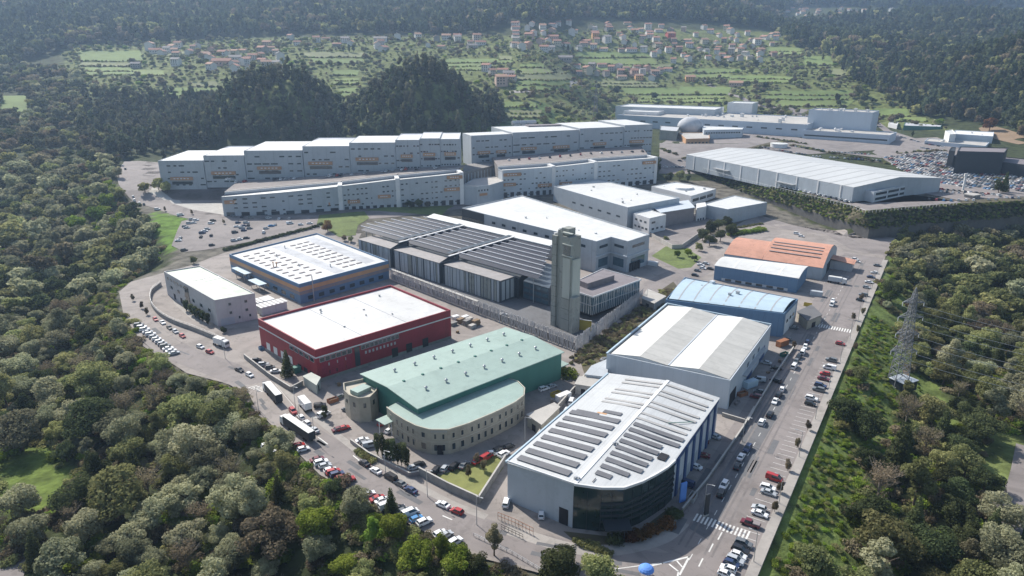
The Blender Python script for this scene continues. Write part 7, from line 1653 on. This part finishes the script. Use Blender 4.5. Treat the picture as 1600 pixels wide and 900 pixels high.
for px, py, c, k in [(404,668,'dark blue',0),(411,680,'silver',0),(418,689,'white',0),(430,700,'silver',0),(437,706,'grey',0),(467,696,'red',0),(474,702,'white',0),(496,718,'burgundy',0),(502,723,'white',0),(508,728,'silver',0),(516,735,'white',0),(521,738,'red',0),(527,742,'dark blue',0),(534,747,'red',0),(538,752,'grey',0),(544,750,'red',0),(576,772,'white',0),(590,779,'red',0),(597,782,'white',0),(605,791,'white',0),(622,795,'black',0),(630,799,'grey',0),(641,802,'white','van'),(651,811,'blue','hatchback'),(663,816,'white','off-roader'),(687,834,'white',0),(711,847,'white',0),(697,836,'silver',0)]:
    cpx(px, py, lrang(px, py)+1.25, c, k or None, 'in the lower street bays', 'cars in the lower street bays')
for px, py, a, c, k in [(500,634,.3,'black','off-roader'),(506,648,.9,'white','van'),(529,671,.6,'burgundy','saloon'),(537,669,.6,'red','saloon'),(543,641,-.5,'grey','saloon'),(530,620,1.,'grey',0),(598,662,.9,'red',0),(609,673,1.,'white',0),(566,688,.5,'white','saloon'),(578,696,.4,'silver','van'),(571,692,.4,'grey',0),(607,711,.6,'white',0),(616,712,.6,'white',0),(646,731,.5,'silver',0),(655,726,.6,'black',0),(682,735,1.2,'black',0),(695,732,1.2,'silver',0),(710,729,1.1,'black',0),(725,727,1.1,'grey',0),(746,721,.9,'red',0),(760,715,.9,'red','van'),(769,709,.2,'white','saloon'),(787,710,.8,'white',0),(780,703,.7,'black',0),(795,698,.7,'black',0),(620,700,.5,'grey',0)]:
    cpx(px, py, a, c, k or None, 'in the yard round the stone wing', 'cars in the stone wing yard')
for px, py, a, c, k in [(791,786,1.4,'white','off-roader'),(846,804,1.5,'white','hatchback'),(875,803,1.1,'silver','van'),(862,604,.6,'silver',0),(850,608,.6,'white',0),(893,628,1.3,'white','van'),(945,562,.6,'grey',0),(886,642,1.2,'white',0),(787,492,.3,'white',0)]: cpx(px, py, a, c, k or None, 'beside the nearest hall', 'cars beside the nearest hall')
for px, py, c in [(1095,414,'white'),(1103,412,'silver'),(1098,419,'white'),(1110,420,'black'),(1090,423,'grey'),(1086,430,'black'),(1245,365,'white'),(1252,369,'white'),(1336,405,'white'),(1339,409,'white'),(975,434,'dark blue')]: cpx(px, py, AB, c, None, 'beside the middle street', 'cars beside the middle street')
pk = 'cars in the left car park'
for px, py, c in [(246,328,'white'),(282,337,'white'),(300,344,'silver'),(306,345,'white'),(296,350,'silver'),(292,357,'silver'),(289,355,'grey'),(303,349,'white'),(330,350,'white'),(333,346,'black'),(316,365,'dark blue'),(320,362,'white'),(324,359,'silver'),(314,371,'black'),(330,369,'black'),(279,377,'white'),(282,373,'silver'),(364,338,'grey'),(378,340,'black'),(392,341,'grey'),(372,349,'dark blue'),(370,355,'white'),(381,354,'dark blue'),(388,353,'black'),(367,364,'black'),(381,361,'dark blue'),(390,358,'grey'),(378,357,'silver'),(385,349,'silver'),(416,358,'silver'),(424,354,'blue'),(430,352,'silver'),(412,364,'white'),(436,343,'white'),(420,342,'silver'),(452,343,'silver'),(453,350,'white'),(375,375,'white'),(366,377,'silver'),(385,373,'black'),(470,352,'white'),(484,350,'white'),(288,392,'black'),(331,384,'black')]:
    cpx(px, py, rc.choice([.25,.25,.4,1.8]), c, None, 'in the left car park', pk, True)
for px, py, c in [(192,260,'white'),(196,265,'grey'),(210,314,'white'),(218,318,'white'),(225,320,'grey'),(236,290,'burgundy'),(240,291,'burgundy'),(220,294,'black'),(208,308,'white')]: cpx(px, py, 2.1, c, None, 'on the far left street', 'cars at the far left street', True)
# cars on the upper street deck (tops of the lower terraces)
for i, (px, py) in enumerate([(356,283),(362,282),(368,281),(382,279),(428,274),(438,272),(446,271),(459,271),(511,272),(515,268),(527,269),(532,268),(550,269),(598,264),(603,263),(613,262),(628,260),(634,260),(650,257),(680,260),(570,268)]):
    Y = 556+(px-350)*.03; X = atY(px, py, Y)[0]; t = (px-346)/376; z = 24.0+t*9.0-.1
    def decz(x):
        for e in (e1, e2, e3):
            if e[0].x-6 <= x <= e[1].x+6: tt = (x-e[0].x)/(e[1].x-e[0].x); return e[2]+1+(e[3]-e[2])*tt+.9
        return z
    car(X, Y, 1.5+rc.uniform(-.3,.3), 'van' if i % 7 == 3 else None, ['white','silver','white','red','black','white','silver'][i % 7], 'on the raised upper street', decz(X)-.08, 'cars on the raised upper street')
for i in range(15):
    px = 795+i*16; Y = 615+(px-785)*.19; X = atY(px, 248, Y)[0]
    for e in (e4, e5, e6):
        if e[0].x-6 <= X <= e[1].x+6: tt = (X-e[0].x)/(e[1].x-e[0].x); zz = e[2]+1+(e[3]-e[2])*tt+.85; car(X, Y, 1.6+rc.uniform(-.3,.3), None, rc.choice(['white','red','silver','black','white']), 'on the raised right street', zz, 'cars on the raised right street'); break
for i in range(15):
    t = i/14; p = lerp(at(1222,292,17.6), at(1330,317,17.6), t); car(p[0], p[1], AB+1.2, None, rc.choice(['white','silver','grey','white']), 'in the embankment row', 17.55, 'cars along the embankment warehouse')
# the big far car park: rows
F0 = Vector(at(1400,262,18)); fdir = (Vector(at(1570,292,18))-F0).normalized(); fn = Vector((-fdir.y, fdir.x))
pos = []
lot = [(1378,240),(1398,232),(1440,231),(1500,246),(1600,268),(1640,292),(1600,300),(1530,297),(1460,286),(1420,274),(1392,256)]
for row in range(-14, 26):
    for k in range(-14, 70):
        q = F0+fn*(row*7.6+(2.2 if row % 2 else 0))+fdir*(k*3.1); z = terr(q.x, q.y); pp_ = proj(q.x, q.y, z)
        if inside(np.array([pp_[0]]), np.array([pp_[1]]), lot)[0] and rc.random() < .86: pos.append((q.x, q.y))
pos.sort(key=lambda p: p[1])
print('lot cars', len(pos), 'cars so far', NCAR[0])
for i in range(12): px = 1462+i*9; h_ = hit(px, 296+i*.9); pos.insert(0, (h_[0], h_[1]))
for x, y in pos: car(x, y, math.atan2(fn.y, fn.x)+rc.uniform(-.05,.05), None, rc.choices(list(CC), [9,8,6,5,3,2,2,.6,.8])[0], 'in the big far car park', None, 'cars in the big far car park')
lane_cars = []
for (x0, y0, x1, y1, n) in [(1192,231,1262,243,16),(1215,226,1290,236,16),(1270,245,1380,252,20),(1300,238,1372,243,14),(1398,212,1440,224,8),(1440,232,1480,238,12),(1448,226,1478,231,10),(1440,312,1600,322,14),(1470,300,1600,312,14),(1040,262,1078,262,7),(1062,252,1090,250,6),(1100,246,1130,238,6)]:
    for i in range(n):
        if rc.random() < .2: continue
        h_ = hit(x0+(x1-x0)*i/n, y0+(y1-y0)*i/n); extra_far.append((h_[0], h_[1], AB+rc.uniform(-.1,.1)+(1.5 if n > 12 else 0), 'hatchback', rc.choices(list(CC), [9,8,6,5,3,2,2,.6,.8])[0]))
if extra_far:
    mb = MB(); mats_ = ['car_'+c for c in CC]+['glass']; ck = list(CC)
    for x, y, a, kind, c in extra_far:
        z = terr(x, y)+.38; mb.box((x, y, z), (4.2,1.75,.62), a, ck.index(c), top=.96); mb.box((x-.2*math.cos(a), y-.2*math.sin(a), z+.62), (2.5,1.6,.5), a, len(ck), top=.8); mb.box((x-.2*math.cos(a), y-.2*math.sin(a), z+1.125), (1.9,1.25,.05), a, ck.index(c))
    o = mb.build('distant_cars', mats_); tag(o, 'rows of far parked cars of many colours at the back of the big car park', 'cars', None, 'stuff')
# ---- lorries
def lorry(label, px, py, ang, L_, boxm, cabm, hh=2.9, cab=True):
    x, y = at(px, py, 0); T_ = Thing('articulated_lorry' if L_ > 9 else 'box_truck', label, 'lorry', (0, 0, 0)); T_.o.location = (x, y, .03); T_.o.rotation_euler = (0, 0, ang)
    def prt(n, mb, m, par=None): return T_.part(n, mb, m, par)
    mb = MB(); mb.box((0,0,1.1), (L_, 2.5, hh)); bx = prt('cargo_box', mb, boxm); mb = MB(); mb.box((0,0,1.1+hh), (L_-.2, 2.4, .08)); prt('box_roof', mb, 'white_roof', bx)
    mb = MB(); mb.box((0,0,.75), (L_*.98, 1.0, .34)); prt('chassis', mb, 'black')
    if cab:
        mb = MB(); cx = -L_/2-1.5; mb.add([(cx-1.0,-1.2,.5),(cx+1.2,-1.2,.5),(cx+1.2,1.2,.5),(cx-1.0,1.2,.5),(cx-.75,-1.15,3.1),(cx+1.2,-1.15,3.4),(cx+1.2,1.15,3.4),(cx-.75,1.15,3.1)], [(3,2,1,0),(4,5,6,7),(0,1,5,4),(1,2,6,5),(2,3,7,6),(3,0,4,7)]); cb = prt('cab', mb, cabm)
        mb = MB(); mb.box((cx-.93,0,1.7), (.14,2.0,.95)); prt('windscreen', mb, 'glass', cb)
        for s in (-1,1): mb = MB(); mb.box((cx-1.02,s*.85,.8), (.1,.35,.2)); prt('headlight', mb, 'lampw', cb)
    for xx in ([-L_/2-1.6] if cab else [])+[-L_*.28, L_*.28, L_*.28+1.2]:
        for s in (-1,1): mb = MB(); mb.cyl((xx, s*1.0, .5), (xx, s*1.27, .5), .5, n=12); prt('wheel', mb, 'black')
    return T_
lorry('white-roofed articulated lorry with dark sides, the upper one on the lower street', 428, 622, lrang(430,622), 13.0, 'darkbox', 'white_wall')
lorry('longer articulated lorry with pale roof, the lower one on the lower street', 468, 678, lrang(470,676), 16.5, 'darkbox', 'white_wall')
lorry('white box truck beside the pale three-storey block ramp', 344, 540, lrang(340,550)+math.pi, 5.5, 'white_wall', 'white_wall', 2.6)
lorry('pale grey container trailer without cab between lorries and stone turret', 477, 638, lrang(480,640), 7.5, 'white_wall', 'white_wall', 2.4, False)
lorry('white box trailer in the shaded yard beside the orange roof', 1304, 442, AB+math.pi, 7, 'grey_wall2', 'white_wall', 2.4)
x, y = at(1172,821); T_ = Thing('pickup_truck', 'dark red pickup truck with load bed parked by the lower zebra crossing', 'pickup', (0,0,0)); T_.o.location = (x, y, .03); T_.o.rotation_euler = (0,0,AB+math.pi)
mb = MB(); mb.add([(-2.6,-.95,.45),(2.6,-.95,.45),(2.6,.95,.45),(-2.6,.95,.45),(-2.6,-.93,1.1),(2.45,-.9,1.0),(2.45,.9,1.0),(-2.6,.93,1.1)], [(3,2,1,0),(4,5,6,7),(0,1,5,4),(1,2,6,5),(2,3,7,6),(3,0,4,7)]); T_.part('body', mb, 'car_burgundy')
mb = MB(); mb.box((.5,0,1.1), (2.0,1.7,.62), top=.8); T_.part('cab_glass', mb, 'glass'); mb = MB(); mb.box((.5,0,1.72), (1.5,1.3,.06)); T_.part('cab_roof', mb, 'car_burgundy'); mb = MB(); mb.box((-1.6,0,1.1), (1.8,1.6,.35)); T_.part('load_bed', mb, 'soft_brown')
for sx in (-1.7,1.6):
    for s in (-1,1): mb = MB(); mb.cyl((sx, s*.75, .4), (sx, s*.98, .4), .4, n=12); T_.part('wheel', mb, 'black')
# ---- lattice pylon with its base and cables
q = hit(1402,602); px0, py0, pz0 = q[0], q[1], q[2]
ztop = atY(1423,452,py0)[1]; Hh = ztop-pz0
T_ = Thing('lattice_pylon', 'tall grey lattice power pylon rising from the right wood beside the grassy bank', 'pylon', (px0, py0, pz0))
def wid(t): return 4.6*(1-t)**1.0*.5+.55 if t < .45 else (4.6*.55*.5+.55)*(1-(t-.45)/.55*.72)
lean = atY(1423,452,py0)[0]-px0
def PC(t, sx, sy): w = wid(t); return (px0+lean*t*0+sx*w, py0+sy*w, pz0+Hh*t)
mb = MB()
for sx in (-1,1):
    for sy in (-1,1):
        for a, b in ((0,.45),(.45,.95)): mb.bar(PC(a, sx, sy), PC(b, sx, sy), .26)
        mb.bar(PC(.95, sx, sy), (px0, py0, pz0+Hh*1.02), .22)
T_.part('leg_frame', mb, 'pylon')
ts = [0,.09,.17,.25,.32,.39,.45,.51,.57,.63,.68,.73,.78,.83,.87,.91,.95]
for a, b in zip(ts[:-1], ts[1:]):
    mb = MB()
    for (s1x, s1y), (s2x, s2y) in (((-1,-1),(1,-1)),((1,-1),(1,1)),((1,1),(-1,1)),((-1,1),(-1,-1))):
        mb.bar(PC(a, s1x, s1y), PC(b, s2x, s2y), .13); mb.bar(PC(a, s2x, s2y), PC(b, s1x, s1y), .13); mb.bar(PC(b, s1x, s1y), PC(b, s2x, s2y), .18)
    T_.part('brace_panel', mb, 'pylon')
tips = []
for t, w in ((.37,5.2),(.55,4.6),(.72,4.9),(.87,4.2)):
    for s in (-1,1):
        mb = MB(); z = pz0+Hh*t; tip = (px0+s*w, py0, z); w_ = wid(t); tips.append(tip)
        for sy in (-1,1): mb.bar((px0+s*w_, py0+sy*w_, z), tip, .28); mb.bar((px0+s*w_, py0+sy*w_, z+1.5), tip, .22)
        mb.bar((px0+s*w_*2, py0, z+1.0), (px0+s*(w_+1.6), py0, z), .16); T_.part('cross_arm', mb, 'pylon')
        mb = MB(); mb.cyl(tip, (tip[0], tip[1], z-1.6), .16, .12, 6); T_.part('insulator', mb, 'lampw')
T2_ = Thing('pylon_base_enclosure', 'dark boxy enclosure round the foot of the lattice pylon', 'enclosure', (px0, py0, pz0)); mb = MB(); mb.box((px0+1.5, py0-1, pz0-1), (8,7,4.2), .5); T2_.part('wall', mb, 'darkbox'); mb = MB(); mb.box((px0+1.5, py0-1, pz0+3.2), (8.5,7.5,.2), .5); T2_.part('cap', mb, 'grey_wall')
for i, tip in enumerate(tips):
    mb = MB(); 
    for far in ((tip[0]+150, tip[1]-70, tip[2]+2),):
        prev = None
        for k in range(25):
            t = k/24; p = (tip[0]+(far[0]-tip[0])*t, tip[1]+(far[1]-tip[1])*t, tip[2]-1.6+(far[2]-tip[2])*t-9*4*t*(1-t))
            if prev: mb.bar(prev, p, .11)
            prev = p
    o = mb.build('power_cable', 'steel'); tag(o, 'thin power cable sagging away from the lattice pylon to the right', 'cable', 'cables of the lattice pylon')
h_ = hit(930,186); zt = atY(930,132,h_[1])[1]; mb = MB(); T_ = Thing('distant_pylon', 'thin distant lattice pylon behind the upper right terrace', 'pylon', h_)
for sx in (-1,1):
    for sy in (-1,1): mb.bar((h_[0]+sx*3, h_[1]+sy*3, h_[2]), (h_[0]+sx*.5, h_[1]+sy*.5, zt), .4)
T_.part('leg_frame', mb, 'pylon'); mb = MB()
for k in range(9):
    t0_, t1_ = k/9, (k+1)/9; w0, w1 = 3-2.5*t0_, 3-2.5*t1_; z0_, z1_ = h_[2]+(zt-h_[2])*t0_, h_[2]+(zt-h_[2])*t1_
    for sy in (-1,1): mb.bar((h_[0]-w0, h_[1]+sy*w0, z0_), (h_[0]+w1, h_[1]+sy*w1, z1_), .25); mb.bar((h_[0]+w0, h_[1]+sy*w0, z0_), (h_[0]-w1, h_[1]+sy*w1, z1_), .25)
T_.part('bracing', mb, 'pylon')
for f in (.72,.84,.95): mb = MB(); z = h_[2]+(zt-h_[2])*f; mb.bar((h_[0]-6, h_[1], z), (h_[0]+6, h_[1], z), .6); T_.part('cross_arm', mb, 'pylon')
# ---- street lamps, totem, dome umbrella
def lamp(x, y, ang, h=9):
    T_ = Thing('street_lamp', None, 'street lamp', (x, y, 0), 'street lamps of the estate'); z = terr(x, y); T_.o.location = (x, y, z); T_.org = (0,0,0)
    mb = MB(); mb.cyl((0,0,0), (0,0,h), .12, .07, 8); T_.part('pole', mb, 'steel'); mb = MB(); mb.bar((0,0,h), (1.5*math.cos(ang), 1.5*math.sin(ang), h+.25), .09); T_.part('arm', mb, 'steel'); mb = MB(); mb.box((1.8*math.cos(ang), 1.8*math.sin(ang), h+.15), (.8,.3,.14), ang); T_.part('lamp_head', mb, 'frame'); later(T_.o, 'grey street lamp with a single arm', x, y)
for s in range(-130, 150, 28): p = rr(s, -.8); lamp(p[0], p[1], AB+math.pi)
for (a, b) in [(470,668),(492,690),(603,745),(668,776),(745,820),(1100,800),(1160,690),(404,640),(352,560),(1010,478),(462,640),(820,690)]: p = at(a, b); lamp(p[0], p[1], AB)
x, y = at(1103,806); T_ = Thing('totem_sign', 'tall narrow dark totem sign at the road corner by the lower zebra crossing', 'sign', (x, y, 0)); mb = MB(); mb.box((x, y, 0), (1.6,.6,.5), .5); T_.part('base', mb, 'concrete'); mb = MB(); mb.box((x, y, .5), (1.4,.4,6.5), .5); T_.part('panel', mb, 'darkbox')
x, y = at(1066,785); T_ = Thing('blue_banner', 'tall bright blue banner panel in front of the shaded glass corner', 'banner', (x, y, 0)); mb = MB(); mb.box((x, y, .3), (2.2,.4,6.2), .5); T_.part('panel', mb, 'blue_cloth'); mb = MB(); mb.cyl((x-1.3, y, 0), (x-1.3, y, 6.8), .08, n=6); T_.part('pole', mb, 'steel')
x, y = at(1009,900); T_ = Thing('blue_dome_canopy', 'small bright blue domed canopy at the bottom edge on the street', 'canopy', (x, y, 0)); mb = MB(); NN = 14
vs = []; fs = []
for j in range(5):
    a = j/4*math.pi/2; rr2 = 1.9*math.cos(a)+.02
    for i in range(NN): vs.append((x+rr2*math.cos(2*math.pi*i/NN), y+rr2*math.sin(2*math.pi*i/NN), 1.9+1.2*math.sin(a)))
for j in range(4):
    for i in range(NN): fs.append((j*NN+i, j*NN+(i+1) % NN, (j+1)*NN+(i+1) % NN, (j+1)*NN+i))
mb.add(vs, fs); T_.part('dome', mb, 'blue_cloth')
for k in range(4): mb = MB(); a = k*math.pi/2+.4; mb.cyl((x+1.7*math.cos(a), y+1.7*math.sin(a), 0), (x+1.7*math.cos(a), y+1.7*math.sin(a), 1.95), .07, n=6); T_.part('post', mb, 'steel')
# stacked pallets and materials behind the crimson building
rp_ = random.Random(8)
for i, (a, b) in enumerate([(712,498),(720,504),(730,508),(738,512),(726,500),(744,508),(708,508),(733,503)]):
    x, y = at(a, b, 0); c = ['white','brown','grey','pale','white','brown','grey','pale'][i]; T_ = Thing('material_stack', None, 'stack', (x, y, 0), 'material stacks behind the crimson building'); k = 3+i % 3
    for j in range(k): mb = MB(); mb.box((x+rp_.uniform(-.2,.2), y, j*.55), (3.6,2.2,.48), .8+rp_.uniform(-.1,.1)); T_.part('layer', mb, ['white_wall','dirt','concrete_d','concrete'][i % 4])
    later(T_.o, f'{c} stack of building material', x, y)
# ------------------------------------------------------------------ camera, light, air
cam = bpy.data.cameras.new('camera'); co = bpy.data.objects.new('camera', cam); COL.objects.link(co); SC.camera = co
cam.sensor_width = 36; cam.lens = 36*FPX/1600; cam.clip_end = 9000; cam.clip_start = 1; co.location = (0, 0, H); co.rotation_euler = (math.pi/2-PIT, 0, 0)
EL = math.radians(41); sx, sy = -.63, .777
sun = bpy.data.lights.new('sun', 'SUN'); so = bpy.data.objects.new('sun', sun); COL.objects.link(so); sun.energy = 4.7; sun.angle = math.radians(.6); sun.color = (1, .95, .87)
dv = Vector((sx*math.cos(EL), sy*math.cos(EL), math.sin(EL))); so.rotation_euler = dv.to_track_quat('Z', 'Y').to_euler(); so.location = (0, 0, 500)
W_ = bpy.data.worlds.new('World'); SC.world = W_; W_.use_nodes = True; nt = W_.node_tree; bg = nt.nodes['Background']; sk = nt.nodes.new('ShaderNodeTexSky'); sk.sky_type = 'NISHITA'; sk.sun_disc = False
sk.sun_elevation = EL; sk.sun_rotation = math.atan2(sx, sy); sk.air_density = 1.2; sk.dust_density = 1.5; nt.links.new(sk.outputs[0], bg.inputs[0]); bg.inputs[1].default_value = .105
vb = MB(); vb.add([(-3600,-60,-40),(3800,-60,-40),(3800,4400,-40),(-3600,4400,-40),(-3600,-60,470),(3800,-60,470),(3800,4400,470),(-3600,4400,470)], [(3,2,1,0),(4,5,6,7),(0,1,5,4),(1,2,6,5),(2,3,7,6),(3,0,4,7)])
hm = bpy.data.materials.new('thin_blue_air'); nt, N, L = nodes(hm); o = N.new('ShaderNodeOutputMaterial'); pv = N.new('ShaderNodeVolumePrincipled'); pv.inputs['Color'].default_value = (.50,.70,1,1); pv.inputs['Density'].default_value = HAZE; pv.inputs['Anisotropy'].default_value = .35; L.new(pv.outputs[0], o.inputs['Volume'])
ho = vb.build('haze', 'white_wall'); ho.data.materials.clear(); ho.data.materials.append(hm); ho['kind'] = 'stuff'; ho['label'] = 'thin bluish summer haze over the whole valley'; ho['category'] = 'haze'
SC.render.engine = 'CYCLES'; SC.view_settings.view_transform = 'Standard'; SC.view_settings.look = 'None'; SC.view_settings.exposure = EXPO; SC.view_settings.gamma = 1; SC.view_settings.use_curve_mapping = False
SC.cycles.volume_bounces = 1; SC.cycles.max_bounces = 6; SC.cycles.transparent_max_bounces = 6
# ------------------------------------------------------------------ labels that single things out
LMK = [('the concrete tower',(883,515)),('the crimson building',(560,570)),('the stone wing',(720,690)),('the stone turret',(560,625)),('the pale block',(320,500)),('the lattice pylon',(1402,600)),('the glass corner',(960,835)),('the double-gabled hall',(1150,640)),
       ('the blue hall',(1225,525)),('the orange roof',(1292,430)),('the upper zebra crossing',(1305,513)),('the lower zebra crossing',(1125,822)),('the curved street bend',(195,470)),('the two long lorries',(448,650)),('the cypress row',(615,722)),('the left car park',(340,365)),('the left clearing',(55,750)),
       ('the bottom-left road',(5,870)),('the bottom-right road',(1590,820)),('the grassy bank',(1290,650)),('the hedged embankment',(1330,362)),('the bottom centre edge',(700,900)),('the bottom right corner',(1500,900)),('the bottom left corner',(150,895)),('the middle left edge',(0,520)),('the right edge',(1600,560)),
       ('the red house',(1047,64)),('the orange house',(1078,128)),('the lone stone hut',(213,107)),('the far factory',(1180,215)),('the bubble dome',(1078,215)),('the long black factory',(1560,262)),('the embankment warehouse',(1330,316)),('the rusty orange tree',(1545,205)),('the upper terrace start',(247,292)),('the upper terrace end',(715,255)),
       ('the long white hall',(940,400)),('the small box hall',(1150,345)),('the reddish ball tree',(512,365)),('the far town',(1350,20)),('the top centre woods',(900,30)),('the central village',(1000,80)),('the left village',(350,95)),('the notch of green fields',(545,130)),('the hill house',(1381,105)),('the grassy bank top',(1365,480)),('the right bare slope',(1570,730)),('the brick gatehouse',(1262,498)),('the far left street',(195,275)),('the small lawn',(725,745))]
LW = []
for nm, (a, b) in LMK:
    h_ = hit(a, b)
    if h_: LW.append((nm, h_[0], h_[1]))
from collections import defaultdict
grp = defaultdict(list)
for o, d, x, y in PENDING:
    k = min(range(len(LW)), key=lambda i: (LW[i][1]-x)**2+(LW[i][2]-y)**2); grp[(d, LW[k][0])].append((math.hypot(LW[k][1]-x, LW[k][2]-y), id(o), o))
for (d, lm), L_ in grp.items():
    L_.sort(key=lambda q: q[:2])
    for i, (_, _, o) in enumerate(L_):
        o['label'] = f'{d} near {lm}' if len(L_) == 1 else (f'{d} nearest {lm}' if i == 0 else f'{d}, {ordw(i+1)} nearest {lm}')
import re as _re
for o, d, x, y in PENDING:
    if len(_re.split('[ -]', o['label'])) > 16: o['label'] = o['label'].split(' ', 1)[1]
print('objects', len(bpy.data.objects))
